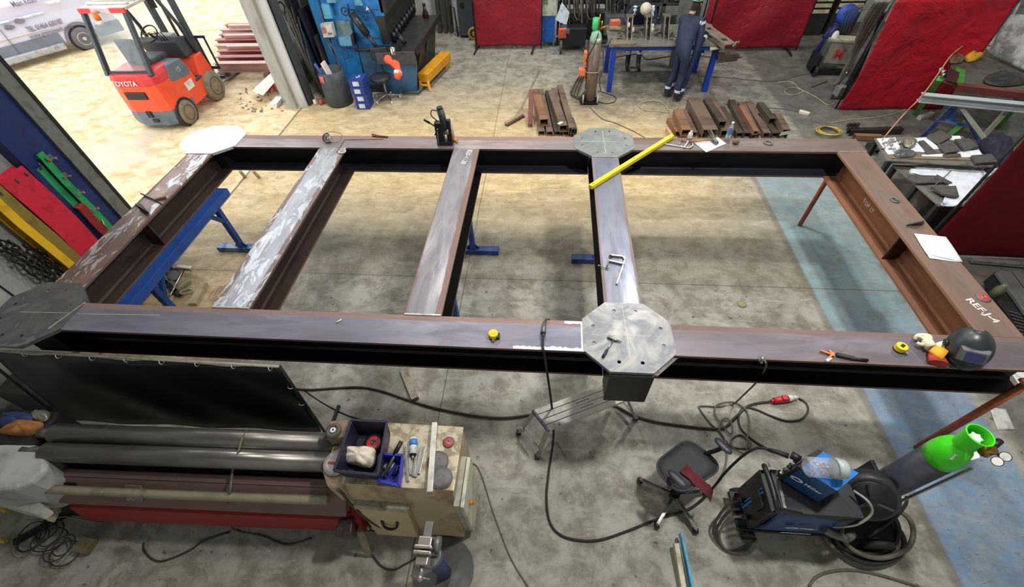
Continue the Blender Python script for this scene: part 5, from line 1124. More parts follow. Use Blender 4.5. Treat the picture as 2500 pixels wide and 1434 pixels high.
obj('rear_screen_bar', B().bar((fx-.42, 8.07, 1.12), (fx+.42, 8.07, 1.12), .04, .04), fd, FK)
for x in (fx-.47, fx+.47):
    for y, r_, w_ in ((8.28, .235, .15), (9.38, .30, .20)):
        wl_ = obj('wheel', B().lathe([(r_*.55, -w_/2), (r_*.9, -w_/2), (r_, -w_*.32), (r_, w_*.32), (r_*.9, w_/2), (r_*.55, w_/2)], (x, y, r_), (1, 0, 0), 28), muddy, FK)
        sx = w_/2 if x > fx else -w_/2
        obj('wheel_hub', B().cyl((x, y, r_), (x+sx*.8, y, r_), r_*.56, n=20).cyl((x+sx*.8, y, r_), (x+sx*1.05, y, r_), r_*.25, n=14), hubm, wl_); obj('rim_ring', B().torus((x+sx, y, r_), r_*.60, r_*.035, (1, 0, 0), 28, 6), MATS['truck_dark'], wl_); obj('rim_ring', B().torus((x+sx*.85, y, r_), r_*.36, r_*.03, (1, 0, 0), 24, 6), MATS['truck_dark'], wl_)
obj('wheel_arch', B().cyl((fx+.40, 8.28, .24), (fx+.512, 8.28, .24), .285, n=26), black, FK)
for s in (-1, 1):
    obj('mast_channel', B().box(fx+s*.26-.04, fx+s*.26+.04, 9.72, 9.84, .08, 2.15), fd, FK, bev=.006)
    obj('fork', B().hexa([(fx+s*.22-.05, 9.95, .06), (fx+s*.22+.05, 9.95, .06), (fx+s*.22+.05, 11.0, .05), (fx+s*.22-.05, 11.0, .05), (fx+s*.22-.05, 9.95, .11), (fx+s*.22+.05, 9.95, .11), (fx+s*.22+.05, 11.0, .065), (fx+s*.22-.05, 11.0, .065)]).box(fx+s*.22-.05, fx+s*.22+.05, 9.91, 9.95, .06, .5), mat('fork_steel', (150, 152, 150), .4, .5), FK)
obj('load_backrest', B().box(fx-.5, fx+.5, 9.87, 9.90, .25, .31), fd, FK); obj('backrest_rail', B().box(fx-.5, fx+.5, 9.87, 9.90, .46, .52), fd, FK); obj('backrest_rail', B().box(fx-.5, fx+.5, 9.87, 9.90, 1.10, 1.15), fd, FK)
for i in range(6): obj('backrest_bar', B().box(fx-.49+.19*i, fx-.46+.19*i, 9.87, 9.90, .5, 1.12), fd, FK)
obj('lift_chain', B().box(fx-.02, fx+.02, 9.76, 9.80, .3, 2.0), black, FK)
obj('mirror', B().cbox((fx+.30, 9.2, RZ-.12), (.12, .03, .16), .4), black, FK, bev=.01)
# ---- van
vm = mat('van_silver', (206, 206, 224), .3, .15, (196, 196, 212), 1, spec=.6); vgd = mat('van_cladding', (112, 118, 134), .45, 0, (98, 104, 118), 2); vtx = mat('van_lettering', (120, 116, 132), .5)
VO = V((-13.04, 12.45, 0)); vu = V((.565, .825, 0)).normalized(); vn = V((.825, -.565, 0)).normalized()
VN = thing('van', 'silver panel van with dark lettering and grey lower cladding parked in the yard', 'van', VO)
VM = MX((vu, -vn, V((0, 0, 1)))).transposed().to_4x4(); VM = VM @ MX.Diagonal((.8, .8, .8, 1)); VM.translation = VO
def vb_(): return B(VM.copy())
b = vb_(); prof = [(0, .36), (0, .80), (-.02, .9), (.03, 1.2), (.05, 1.6), (.20, 2.2), (.35, 2.45), (1.8, 2.45), (2.0, 1.6), (2.0, .36)]
def vring(x, k=1): return [V((x, .06+y*k, z)) for y, z in prof]
b.rings([vring(-4.9), vring(-.58), vring(-.5), vring(.5), vring(.62), vring(1.25)], sm=False)
obj('van_body', b, vm, VN, bev=.03)
obj('sill_cladding', vb_().box(-4.9, -.56, .02, .2, .30, .68), vgd, VN, bev=.01); obj('front_cladding', vb_().box(.50, 1.28, .02, .3, .26, .62), vgd, VN, bev=.02)
obj('step_rail', vb_().box(-4.4, -.62, -.06, .1, .20, .40), mat('step_silver', (170, 172, 176), .45, .3), VN, bev=.03)
obj('body_crease', vb_().bar((-4.4, .035, .86), (-.65, .035, .86), .02, .05), vm, VN, bev=.008); obj('slide_track', vb_().box(-2.5, -.55, .02, .06, 1.24, 1.30), mat('track_highlight', (214, 224, 240), .25, .2), VN, bev=.01)  # slide track colour holds its bluish highlight
b = vb_(); n_ = 22
ring_o = [V((.50*cos(a), .03, .34+.50*sin(a))) for a in [pi*i/n_ for i in range(n_+1)]]; ring_i = [V((.41*cos(a), .03, .34+.41*sin(a))) for a in [pi*i/n_ for i in range(n_+1)]]
for i in range(n_): b.poly([ring_o[i], ring_o[i+1], ring_i[i+1], ring_i[i]]); b.poly([ring_i[i], ring_i[i+1], ring_i[i+1]+V((0, .2, 0)), ring_i[i]+V((0, .2, 0))]); b.poly([ring_o[i], ring_o[i+1], ring_o[i+1]+V((0, .1, 0)), ring_o[i]+V((0, .1, 0))])
obj('wheel_arch', b, vgd, VN)
obj('arch_recess', vb_().cyl((0, .045, .36), (0, .05, .36), .42, n=30), black, VN)
w_ = obj('wheel', vb_().lathe([(.2, -.02), (.31, -.03), (.34, .02), (.34, .2), (.3, .22)], (0, 0, .34), (0, 1, 0), 32), mat('tyre_dusty', (104, 100, 104), .8, 0, (88, 84, 86), 10), VN)
obj('wheel_rim', vb_().lathe([(.21, .0), (.19, -.03), (.15, .0), (.06, -.01), (.05, -.03)], (0, 0, .34), (0, 1, 0), 28), mat('rim_silver', (198, 196, 200), .35, .4), w_)
for i in range(5): a = i*2*pi/5; obj('wheel_nut', vb_().cyl((.1*cos(a), -.03, .34+.1*sin(a)), (.1*cos(a), .02, .34+.1*sin(a)), .022, n=8), mat('nut_dark', (90, 88, 92), .5), w_)
def vplane(x, y):
    d = ray(x, y); o_ = V((0, 0, H)); t_ = ((VO+vn*-.02)-o_).dot(vn)/d.dot(vn); return o_+d*t_
def vtext(s, size, px, m=vtx, nm='van_lettering', sx=.7):
    p = vplane(*px)+vn*.012; M_ = face_frame(p, vu, (0, 0, 1)) @ MX.Diagonal((sx, 1, 1, 1)); text(nm, s, size, M_, m, VN, .004, .002, 'LEFT')
vtext('TEL 01464 630187', .17, (66, 74), sx=.62); vtext('www.gramsmach.com', .14, (72, 91), sx=.8); vtext('Main Road', .17, (28, 12))
for px in ((23, 67), (48, 52)):
    p = vplane(*px)+vn*.02; M_ = face_frame(p, vu, (0, 0, 1)); b = B(M_); b.prism([(.11*cos(a), .05*sin(a)) for a in [i*pi/8 for i in range(16)]], 0, .006).prism([(-.03+.06*cos(a), .035+.04*sin(a)) for a in [i*pi/6 for i in range(12)]], .001, .007); obj('round_decal', b, vtx, VN)
p = vplane(128, 4); M_ = face_frame(p+vn*.03, vu, (0, 0, 1)); obj('door_handle', B(M_).box(-.16, .16, -.03, .03, 0, .04), wht, VN, bev=.01)
b = vb_(); b.box(-1.86, -1.85, .0, .05, .35, 1.2); obj('door_gap', b, MATS['nut_dark'], VN)
# ---- stacked steel and planks in the yard
rb = mat('primer_brown', (134, 62, 54), .45, .1, (116, 52, 46), 4, strz=(.3, 1, 1)); rb2 = mat('primer_pale', (176, 140, 130), .4, .2, (150, 100, 92), 5, strz=(.3, 1, 1))
def ibeam_prof(w, h, t): return [(-w/2, -h/2), (w/2, -h/2), (w/2, -h/2+t), (t/2, -h/2+t), (t/2, h/2-t), (w/2, h/2-t), (w/2, h/2), (-w/2, h/2), (-w/2, h/2-t), (-t/2, h/2-t), (-t/2, -h/2+t), (-w/2, -h/2+t)]
def chan_prof(w, h, t): return [(-w/2, -h/2), (-w/2+t, -h/2), (-w/2+t, h/2-t), (w/2-t, h/2-t), (w/2-t, -h/2), (w/2, -h/2), (w/2, h/2), (-w/2, h/2)]
def box_prof(w, h): return [(-w/2, -h/2), (w/2, -h/2), (w/2, h/2), (-w/2, h/2)]
rr = random.Random(12)
pos = ('nearest the workshop in the yard stack', 'second from the front in the yard stack', 'third from the front in the yard stack', 'fourth from the front in the yard stack', 'fourth from the back in the yard stack', 'third from the back in the yard stack', 'second from the back in the yard stack', 'furthest back in the yard stack')
for i in range(8):
    y = 10.45+.38*i; xl = -8.05-.17*i*1.0+rr.uniform(-.1, .1)
    single('steel_section', B().extr(ibeam_prof(.17, .20, .012), (xl, y, .28), (-6.35, y+.02, .28)), rb if i % 3 else rb2, 'brown primed steel section, '+pos[i], 'steel section', 'brown primed sections stacked in the yard')
    if i in (2, 4, 6): single('steel_angle', B().extr(chan_prof(.12, .06, .01), (xl+.2, y+.12, .415), (-6.7, y+.14, .415)), rb2, 'pale loose channel lying on the yard stack above the section %s' % pos[i].replace(' in the yard stack', ''), 'steel channel', 'loose channels on the yard stack')
for x, lb in ((-7.9, 'left'), (-6.8, 'right')): single('stack_bearer', B().bar((x, 10.3, .09), (x-.1*(lb == 'left')*8, 13.3, .09), .12, .17), mat('bearer', (126, 108, 92), .8), lb+' timber bearer below the yard stack', 'bearer')
single('timber_plank', B().hexa([W(x, y, .16) for x, y in ((614, 222), (642, 233), (700, 168), (676, 164))]+[W(x, y, .2) for x, y in ((614, 222), (642, 233), (700, 168), (676, 164))]), mat('plank_pale', (232, 220, 206), .5, 0, (214, 196, 176), 4), 'pale plank on a red trestle in the yard beside the white post', 'plank')
single('plank_trestle', B().bar(W(665, 205, .15), W(672, 222, 0), .06, .05).bar(W(665, 205, .15), W(655, 226, 0), .04, .04).bar(W(690, 180, .15), W(696, 200, 0), .05, .04), mat('trestle_red', (196, 56, 70), .5), 'small red trestle under the pale plank in the yard', 'trestle')
single('offcut_block', B().bar(W(668, 258, .04), W(684, 240, .05), .16, .08), mat('offcut_white', (236, 234, 230), .4), 'white metal offcut at the foot of the white post outside', 'offcut', bev=.004)
sm_ = mat('stone', (150, 136, 116), .9)
b = B(); rr = random.Random(2)
for i in range(70):
    p = W(rr.uniform(585, 690), rr.uniform(215, 275), 0); r_ = rr.uniform(.012, .035)
    if p.x < -5.5: b.sph((p.x, p.y, .006+r_*.3), r_, 6, 4, (1.2, .9, .6))
tag(obj('gravel', b, sm_), 'loose gravel and stones by the foot of the white post outside', 'gravel', None, 'stuff')
# ================================================================ back of the workshop
sb = mat('shear_blue', (34, 132, 204), .42, 0, (26, 104, 172), 2.2, bump=.05); sbd = mat('shear_blue_dull', (58, 100, 136), .5, 0, (48, 78, 108), 3); sgr = mat('shear_dark', (50, 52, 50), .5, .2, (36, 38, 38), 4); sbk = mat('shear_bed', (58, 56, 56), .45, .3, (44, 42, 42), 6)
SH = thing('guillotine_shear', 'tall blue guillotine shear with black bed at the back left of the workshop', 'guillotine', (-4, 10.5, 0))
obj('side_frame', B().hexa([(-4.96, 9.95, .0), (-3.50, 9.95, .0), (-3.50, 10.15, 0), (-4.96, 10.15, 0), (-4.98, 9.95, 2.6), (-3.42, 9.95, 2.6), (-3.42, 10.15, 2.6), (-4.98, 10.15, 2.6)]), sb, SH, bev=.01)
obj('machine_body', B().box(-4.9, -3.55, 10.15, 12.6, 0, 2.6), sgr, SH)
def shp(x, y, Y=9.93): return WY(x, y, Y)
def plate(px, Y, th, m, nm, par=SH, bev=.004):
    P = [WY(x, y, Y) for x, y in px]; Q = [p+V((0, th, 0)) for p in P]; return obj(nm, B().rings([P, Q], sm=False), m, par, bev=bev)
plate([(876, 125), (985, 128), (1004, 215), (898, 216)], 9.86, .08, sbd, 'lower_panel')
plate([(812, 92), (868, 95), (894, 212), (838, 212)], 9.93, .02, sb, 'left_panel')
plate([(818, 50), (853, 52), (864, 88), (826, 90)], 9.92, .02, mat('grease_patch', (128, 150, 150), .5, 0, (96, 130, 150), 9), 'worn_patch')
b = B(); b.bar(shp(848, 10, 9.93), shp(896, 212, 9.93), .012, .015).bar(shp(778, 0, 9.93), shp(838, 212, 9.93), .012, .012).bar(shp(905, 25, 9.92), shp(930, 72, 9.92), .012, .015); obj('panel_gap', b, black, SH)
obj('hydraulic_ram', B().cyl(shp(858, 32, 9.78), shp(897, 85, 9.74), .085, .075, 18).cyl(shp(897, 85, 9.74), shp(928, 126, 9.72), .045), mat('ram_grey', (62, 66, 70), .35, .5), SH)
obj('lower_ram', B().cyl(shp(867, 122, 9.8), shp(915, 121, 9.8), .03).cbox(shp(922, 122, 9.8), (.16, .14, .12)), sgr, SH)
obj('handwheel', B().torus(shp(842, 28, 9.75), .07, .012, (0, 1, 0), 18, 6).cyl(shp(842, 28, 9.75), shp(842, 28, 9.95), .02), black, SH)
obj('pipe', B().tube([shp(855, 24, 9.85), shp(880, 25, 9.85), shp(888, 40, 9.85), shp(900, 42, 9.85)], .014).tube(spl([shp(885, 30, 9.86), shp(905, 24, 9.86), shp(922, 24, 9.86)], 3), .009).tube([shp(862, 93, 9.85), shp(934, 93, 9.85)], .014).tube(spl([shp(822, 92, 9.85), shp(828, 112, 9.85), shp(845, 118, 9.85), shp(866, 120, 9.85)], 4), .010).tube(spl([shp(838, 120, 9.86), shp(850, 130, 9.86), shp(850, 140, 9.86), shp(842, 144, 9.86)], 4), .009), mat('pipe_dark', (52, 66, 80), .4, .3), SH)
plate([(864, 0), (880, 0), (886, 14), (868, 14)], 9.88, .06, mat('pale_blue_box', (108, 168, 206), .45), 'junction_box')
plate([(796, 0), (818, 0), (820, 7), (799, 8)], 9.8, .14, MATS['pale_blue_box'], 'top_motor')
plate([(783, 11), (803, 11), (812, 46), (792, 46)], 9.80, .12, mat('box_light_blue', (86, 176, 222), .4), 'blue_switch_box')
pl = plate([(825, 92), (860, 92), (864, 112), (832, 113)], 9.80, .12, MATS['pale_blue_box'], 'bracket_box'); plate([(855, 86), (862, 86), (866, 112), (860, 112)], 9.76, .18, black, 'black_clamp')
p = shp(897, 22, 9.92); F_ = face_frame(p, (1, 0, 0), (0, 0, 1)); obj('warning_triangle', B(F_).prism([(-.05, -.04), (.05, -.04), (0, .05)], 0, .004), wht, SH)
CT = plate([(781, 60), (808, 58), (816, 91), (790, 92)], 9.70, .14, mat('switch_cream', (222, 220, 214), .45), 'control_box'); CT.name = 'control_box'
p = shp(791, 74, 9.69); obj('emergency_switch', B(face_frame(p, (1, 0, .0), (0, 0, 1))).box(-.04, .04, -.05, .05, 0, .012), mat('switch_pinkred', (206, 120, 118), .5), CT); obj('push_button', B().cyl(shp(803, 82, 9.70), shp(803, 82, 9.67), .018).cyl(shp(808.5, 82, 9.70), shp(808.5, 82, 9.67), .018), steel_d, CT)
obj('conduit', B().tube([shp(792, 92, 9.76), shp(818, 140, 9.8), shp(838, 195, 9.84)], .014).tube([shp(799, 92, 9.76), shp(826, 140, 9.8), shp(842, 192, 9.84)], .012).tube([shp(780, 20, 9.85), shp(791, 60, 9.78)], .012), mat('conduit_grey', (92, 100, 104), .5), SH)
plate([(832, 190), (840, 190), (844, 209), (837, 209)], 9.78, .05, wht, 'socket_box')
# bed table
obj('bed', B().hexa([(-3.62, 9.62, .84), (-2.86, 9.62, .84), (-2.78, 11.9, .84), (-3.62, 11.9, .84), (-3.62, 9.62, .89), (-2.86, 9.62, .89), (-2.78, 11.9, .89), (-3.62, 11.9, .89)]), sbk, SH, bev=.004)
obj('bed_edge', B().bar((-2.83, 9.6, .88), (-2.75, 11.95, .88), .05, .12), black, SH); obj('bed_front', B().box(-3.7, -2.86, 9.56, 9.62, .66, .89), mat('bed_front_grey', (82, 84, 86), .5, .2), SH)
obj('blade_beam', B().box(-3.62, -3.45, 9.9, 12.4, .95, 1.45).box(-3.52, -3.38, 9.95, 12.2, 1.5, 2.6), sgr, SH, bev=.01)
for i in range(9): obj('hold_down', B().cyl((-3.40, 10.1+.24*i, .92), (-3.40, 10.1+.24*i, 1.1), .045), black, SH)
obj('front_leg_panel', B().hexa([(-3.75, 9.64, 0), (-3.0, 9.64, 0), (-3.0, 9.72, 0), (-3.75, 9.72, 0), (-3.75, 9.62, .66), (-2.87, 9.62, .66), (-2.87, 9.70, .66), (-3.75, 9.70, .66)]), sbd, SH, bev=.006)
for y in (9.9, 10.7, 11.5): obj('bed_gusset', B().hexa([(-3.4, y, .0), (-3.1, y, 0), (-3.1, y+.05, 0), (-3.4, y+.05, 0), (-3.4, y, .84), (-2.80, y, .84), (-2.80, y+.05, .84), (-3.4, y+.05, .84)]), black, SH)
obj('side_skirt', B().hexa([(-3.15, 9.7, .0), (-3.05, 9.7, 0), (-3.0, 11.8, 0), (-3.1, 11.8, 0), (-3.0, 9.7, .8), (-2.9, 9.7, .8), (-2.85, 11.8, .8), (-2.95, 11.8, .8)]), sgr, SH)
obj('foot_bar', B().tube([(-3.3, 9.55, .06), (-2.95, 9.55, .06), (-2.55, 11.3, .10), (-2.62, 11.6, .10), (-2.9, 11.6, .1)], .028, 8), mat('footbar', (70, 78, 82), .45, .3), SH)
obj('shear_base', B().box(-4.4, -3.3, 9.72, 9.95, 0, .10), sgr, SH)
obj('lower_throat', B().cbox((-3.42, 9.68, .93), (.5, .12, .08)).cyl((-3.28, 10.0, 1.1), (-3.12, 9.9, .95), .05), black, SH)
t = thing('bottle', 'dark brown bottle standing on the far end of the shear bed', 'bottle', W(1040, 42, .89)); c = W(1040, 43, .89); db = mat('bottle_brown', (52, 28, 26), .25)
obj('bottle_body', B().lathe([(.07, 0), (.075, .02), (.07, .10), (.035, .17), (.032, .26)], c), db, t); obj('bottle_neck', B().cyl(c+V((0, 0, .26)), c+V((0, 0, .30)), .038), db, t)
single('steel_cup', B().lathe([(.05, 0), (.055, .13), (.05, .13), (.045, .01)], W(961, 133, .89), n=20, cap=False), chrome, 'shiny steel cup on the near end of the shear bed', 'cup')
# yellow guard
YG = thing('pallet_truck_guard', 'yellow steel guard bar on short legs beside the shear', 'guard', (-2.65, 10.4, 0)); yg = mat('guard_yellow', (222, 158, 32), .45, 0, (204, 142, 30), 6)
a, c = V((-2.86, 9.86, .24)), V((-2.56, 11.15, .24)); obj('guard_bar', B().bar(a, c, .26, .2), yg, YG, bev=.02)
obj('leg', B().bar((-2.93, 9.84, .2), (-2.93, 9.78, 0), .05, .05), yg, YG); obj('leg', B().bar((-2.76, 9.84, .2), (-2.72, 9.76, 0), .05, .05), yg, YG); obj('cross_strut', B().bar((-2.93, 9.80, .12), (-2.74, 9.80, .12), .04, .04), yg, YG); obj('leg', B().bar((-2.58, 11.05, .2), (-2.56, 11.1, 0), .06, .2), yg, YG)
# barrel with boxes, blue boxes
BN = thing('waste_barrel', 'dark grey plastic barrel used as a waste bin beside the white post', 'barrel', (-4.62, 9.2, 0)); bm_ = mat('barrel_grey', (70, 76, 84), .5, 0, (56, 62, 70), 5)
obj('barrel_wall', B().lathe([(.24, 0), (.28, .02), (.285, .3), (.27, .5), (.265, .70), (.25, .70), (.25, .3), (.24, .03)], (-4.62, 9.2, 0), n=28), bm_, BN)
obj('red_sticker', B().grid(lambda u, v: (-4.62+.283*cos(-2.3+u*.5), 9.2+.283*sin(-2.3+u*.5), .52+v*.14), 5, 3, (0, .003, 0)), mat('sticker_red', (214, 110, 96), .5), BN)
single('blue_carton', B().bar((-4.74, 9.10, .55), (-4.82, 9.05, .86), .12, .05), mat('carton_blue', (70, 100, 186), .6), 'blue carton standing in the grey barrel', 'carton')
single('white_carton', B().bar((-4.60, 9.12, .55), (-4.68, 9.12, .88), .16, .04), mat('carton_white', (226, 216, 208), .6), 'folded white carton standing in the grey barrel', 'carton')
cbx = mat('carton_navy', (40, 62, 138), .5, 0, (34, 54, 122), 4); lab = mat('carton_label', (206, 220, 234), .6)
P4 = ('bottom', 'second lowest', 'second highest', 'top')
for i in range(4):
    z = .155*i; t = thing('electrode_box', P4[i]+' of the four dark blue boxes stacked in front of the shear', 'box', (-3.98, 9.06, z), rz=.0, group='stacked dark blue boxes')
    xo = (0, .012, -.008, .004)[i]; obj('carton', B().box(-4.14+xo, -3.86+xo, 8.88, 9.2, z+.002, z+.152), cbx, t, bev=.004); obj('label', B().box(-4.08+xo, -3.95+xo, 8.875, 8.88, z+.03, z+.12), lab, t)
    if i == 3: obj('top_print', B().bar((-4.04, 9.03, z+.1525), (-3.94, 9.05, z+.1525), .02, .001).bar((-4.0, 8.98, z+.1525), (-3.98, 9.12, z+.1525), .02, .001), lab, t)
# office chair by the shear with hi-vis vest
c = V((-3.60, 9.36, 0)); C2 = thing('office_chair', 'small black office chair in front of the shear with an orange vest over it', 'chair', c)
for k in range(5):
    a_ = k*2*pi/5+.3; d = V((cos(a_), sin(a_), 0)); lg = obj('leg', B().bar(c+d*.02+V((0, 0, .12)), c+d*.28+V((0, 0, .07)), .035, .02), chrome, C2); obj('caster', B().cyl(c+d*.28+V((-.012, 0, .03)), c+d*.28+V((.012, 0, .03)), .03), wht, lg)
obj('gas_column', B().cyl(c+V((0, 0, .1)), c+V((0, 0, .42)), .025), steel, C2)
obj('seat', B().lathe([(.02, .42), (.20, .43), (.235, .46), (.225, .50), (.1, .49)], (c.x-.04, c.y, 0), n=24), mat('seat_black', (46, 48, 52), .5), C2)
obj('backrest', B().grid(lambda u, v: (c.x-.22+.36*u, c.y+.24-.03*sin(pi*u), .72+.26*v), 6, 4, (0, .04, 0)), MATS['seat_black'], C2, bev=.01); obj('back_stem', B().tube([(c.x-.04, c.y+.1, .44), (c.x-.04, c.y+.27, .5), (c.x-.04, c.y+.27, .8)], .02), black, C2)
b = B(); P = [WY(x, y, 9.30-.1*k) for k, (x, y) in enumerate(((944, 142), (955, 152), (968, 160), (972, 175), (970, 192)))]; b.tube(spl(P, 4), .08, 10, rads=[.07+.015*sin(i*1.1) for i in range(17)])
HV = single('hi_vis_vest', b, mat('vest_orange', (250, 96, 58), .7, 0, (232, 84, 50), 9, bump=.3), 'orange hi-vis vest hanging over the small office chair', 'vest')
obj('reflective_band', B().tube([P[3].lerp(P[4], .0), P[3].lerp(P[4], .45)], .086, 10), wht, HV)
# things leaning between post and shear
dk = mat('slab_navy', (34, 40, 58), .6, 0, (44, 50, 62), 3); br = mat('board_brown', (150, 124, 96), .7, 0, (134, 108, 84), 3); dg = mat('slab_dark', (62, 60, 56), .6, .1, (48, 46, 44), 4)
def slab(b0, t0, w, th, m, label, name='leaning_sheet', cat='sheet', up=(1, 0, 0)):
    return single(name, B().bar(b0, t0, w, th, up), m, label, cat)
slab((-5.05, 10.55, 0), (-5.20, 10.7, 2.3), .55, .05, br, 'brown board leaning in the corner behind the shear')
slab((-5.15, 10.15, 0), (-5.28, 10.25, 1.55), .42, .05, dk, 'dark navy sheet leaning against the brown board')
slab((-4.98, 9.95, 0), (-5.05, 10.05, 1.10), .34, .05, dg, 'dark brown slab leaning left of the shear', )
slab((-5.25, 9.85, 0), (-5.38, 9.95, 1.15), .22, .06, mat('slab_blue', (44, 64, 92), .5), 'narrow blue-grey panel leaning behind the rods')
slab((-5.45, 10.3, 0), (-5.5, 10.35, 2.2), .3, .04, dk, 'tall dark sheet leaning at the back of the rod pile')
rm = mat('rod_olive', (96, 92, 74), .5, .2, (70, 68, 58), 12); rr = random.Random(31)
for i in range(14):
    b0 = V((-4.95-.03*i+rr.uniform(-.05, .05), 9.35+.03*i, 0)); t0 = V((-5.30+rr.uniform(-.12, .05), 9.55+rr.uniform(0, .3), rr.uniform(.7, 1.7)))
    single('steel_rod', B().tube([b0, b0.lerp(t0, .5)+V((-.03, 0, -.03)), t0], rr.uniform(.008, .016)), rm if i % 3 else steel_d, 'thin olive rod leaning in the bundle beside the white post', 'rod', 'rods leaning by the white post')
for i, (x, lb) in enumerate(((-5.02, 'right'), (-5.16, 'left'))):
    single('floor_brush' if i == 0 else 'white_brush', B().cyl((x, 9.12, .0), (x-.02, 9.14, .10), .05, .035), mat('brush_red', (200, 70, 76), .6) if i == 0 else wht, ('red' if i == 0 else 'white')+' brush head standing at the foot of the white post', 'brush')
hk = thing('wall_hook_frame', 'dark bent steel hook frame with coiled cord behind the white post', 'hook', WX(686, 40, -5.55)); b = B(); b.tube([WX(x, y, -5.5) for x, y in ((662, 18), (684, 4), (694, 14), (696, 40))], .016).tube([WX(x, y, -5.5) for x, y in ((672, 12), (678, 40))], .014)
obj('hook_bar', b, sgr, hk); obj('cord_coil', B().torus(WX(687, 42, -5.5), .12, .03, (1, 0, .2), 18, 6).tube(spl([WX(x, y, -5.48) for x, y in ((686, 50), (690, 75), (705, 110), (712, 125))], 4), .018), rm, hk)
# back wall things: dark posts, grey machine, yellow reel
for i, x in enumerate((-3.15, -2.98, -2.83)):
    slab((x, 13.45, 0), (x, 13.75, 2.4), .10, .14, dg, ('left', 'middle', 'right')[i]+' one of three dark steel sections against the back wall', 'steel_section', 'steel section', (0, 1, 0))
GM = thing('grey_cabinet_machine', 'dark grey upright cabinet with a yellow hose reel at the back wall', 'cabinet', (-2.3, 13.2, 0))
obj('cabinet_body', B().box(-2.52, -2.02, 13.0, 13.5, .05, 1.5), mat('cab_slate', (66, 74, 84), .5, 0, (56, 62, 72), 4), GM, bev=.02); obj('vent', B().cyl((-2.38, 12.99, .78), (-2.38, 13.0, .78), .07), black, GM)
obj('handle', B().tube([(-2.6, 13.1, 0), (-2.62, 13.1, .7), (-2.72, 13.1, .75), (-2.74, 13.1, .3)], .018), black, GM)
rl = obj('hose_reel', B().torus((-2.12, 12.86, .16), .13, .035, (.2, -1, 0), 24, 8), mat('reel_yellow', (170, 148, 62), .6), GM); obj('reel_hub', B().cyl((-2.12, 12.92, .16), (-2.1, 12.8, .16), .05), MATS['reel_yellow'], rl)
# red welding curtains
rc = mat('curtain_red', (146, 26, 44), .48, 0, (122, 22, 38), 2.2, bump=.8, bsc=4.5, bd=.05, strz=(1, 1, .6), spec=.4)
rc2 = mat('curtain_red_bright', (172, 20, 40), .45, 0, (142, 20, 40), 2, bump=.8, bsc=2.6, bd=.09, strz=(1, 1, .7), spec=.4); rcd = mat('curtain_dark_red', (104, 8, 20), .5, 0, (88, 8, 18), 3, bump=.1, spec=.25)
def curtain(x0, x1, y, z0, z1, m, label, folds=7, amp=.02, feet=True, frame=True, seed=0, sk=0, hang=0, dirs=1):
    t = thing('welding_curtain', label, 'welding curtain', ((x0+x1)/2, y, 0)); rr = random.Random(seed); ph = [rr.uniform(0, 6) for _ in range(5)]
    def f(u, v):
        w1 = sin((u*2.2*dirs+v*1.4)*folds+ph[0]+1.5*sin(3*v+ph[1])); w2 = sin(u*3+v*folds*.9+ph[2]+1.2*sin(4*u+ph[3]))
        return (x0+(x1-x0)*u+sk*(1-v), y+amp*(w1*.6+w2*.8)*(.35+.65*sin(pi*min(1, max(0, v))))-.03*sin(pi*v), z0+(z1-z0)*v-hang*sin(pi*u)*(1-v)*0+.012*sin(9*u+ph[4])*(1-v))
    obj('fabric', B().grid(f, 46, 30, (0, .006, 0)), m, t)
    if frame:
        for x in (x0-.02, x1+.02): obj('upright', B().cyl((x, y+.02, .02), (x, y+.02, z1+.03), .016), black, t)
        obj('top_rail', B().cyl((x0-.02, y+.02, z1+.03), (x1+.02, y+.02, z1+.03), .016), mat('rail_grey', (120, 116, 108), .5, .2), t)
    if feet:
        for x in (x0+.03, x1-.15): obj('foot', B().bar((x, y+.3, .025), (x-.06, y-.35, .025), .035, .035), black, t); 
    return t
curtain(-1.95, -.30, 12.15, .10, 1.85, rc, 'red welding curtain at the back between the grey cabinet and the blue cabinet', 4, .018, seed=1)
curtain(3.55, 5.92, 11.92, .08, 1.95, rc, 'red welding curtain behind the worker at the right of the table', 5, .045, seed=4, dirs=-1)
obj('curtain_post', B().cyl((3.72, 11.86, .0), (3.72, 11.86, 1.98), .025), black, [o for o in C.objects if o.name.startswith('welding_curtain')][-1])
curtain(5.70, 7.62, 8.90, .02, 1.89, rc2, 'bright red welding curtain at the right behind the trestle bench', 2.6, .06, seed=7, feet=False)
D3 = curtain(5.08, 8.2, 4.70, .02, 2.30, rcd, 'large dark red welding curtain at the right edge of the photo', 1.2, .012, seed=9, feet=False)
# blue cabinet and pale locker
BC = thing('tool_locker', 'blue and cream steel locker on blocks at the back between curtain and cables', 'locker', (-.05, 12.5, 0))
obj('blue_base', B().box(-.27, .05, 12.3, 12.75, .12, .72), blue_c, BC, bev=.006); obj('cream_top', B().box(-.28, .06, 12.28, 12.75, .72, 1.9), cream, BC, bev=.006)
for i in range(6): obj('vent_slot', B().box(-.25, -.14, 12.272, 12.28, .98+.035*i, .992+.035*i), dg, BC)
obj('block', B().box(-.2, -.1, 12.4, 12.6, 0, .12), mat('block_tan', (140, 124, 100), .8), BC); obj('door_lock', B().cyl((-.24, 12.30, .42), (-.24, 12.28, .42), .015), steel, BC)
for i, x in enumerate((-1.0, -.75)): single('timber_block', B().box(x, x+.08, 12.2, 12.4, 0, .10), MATS['block_tan'], ('left', 'right')[i]+' small timber block under the back red curtain', 'block')
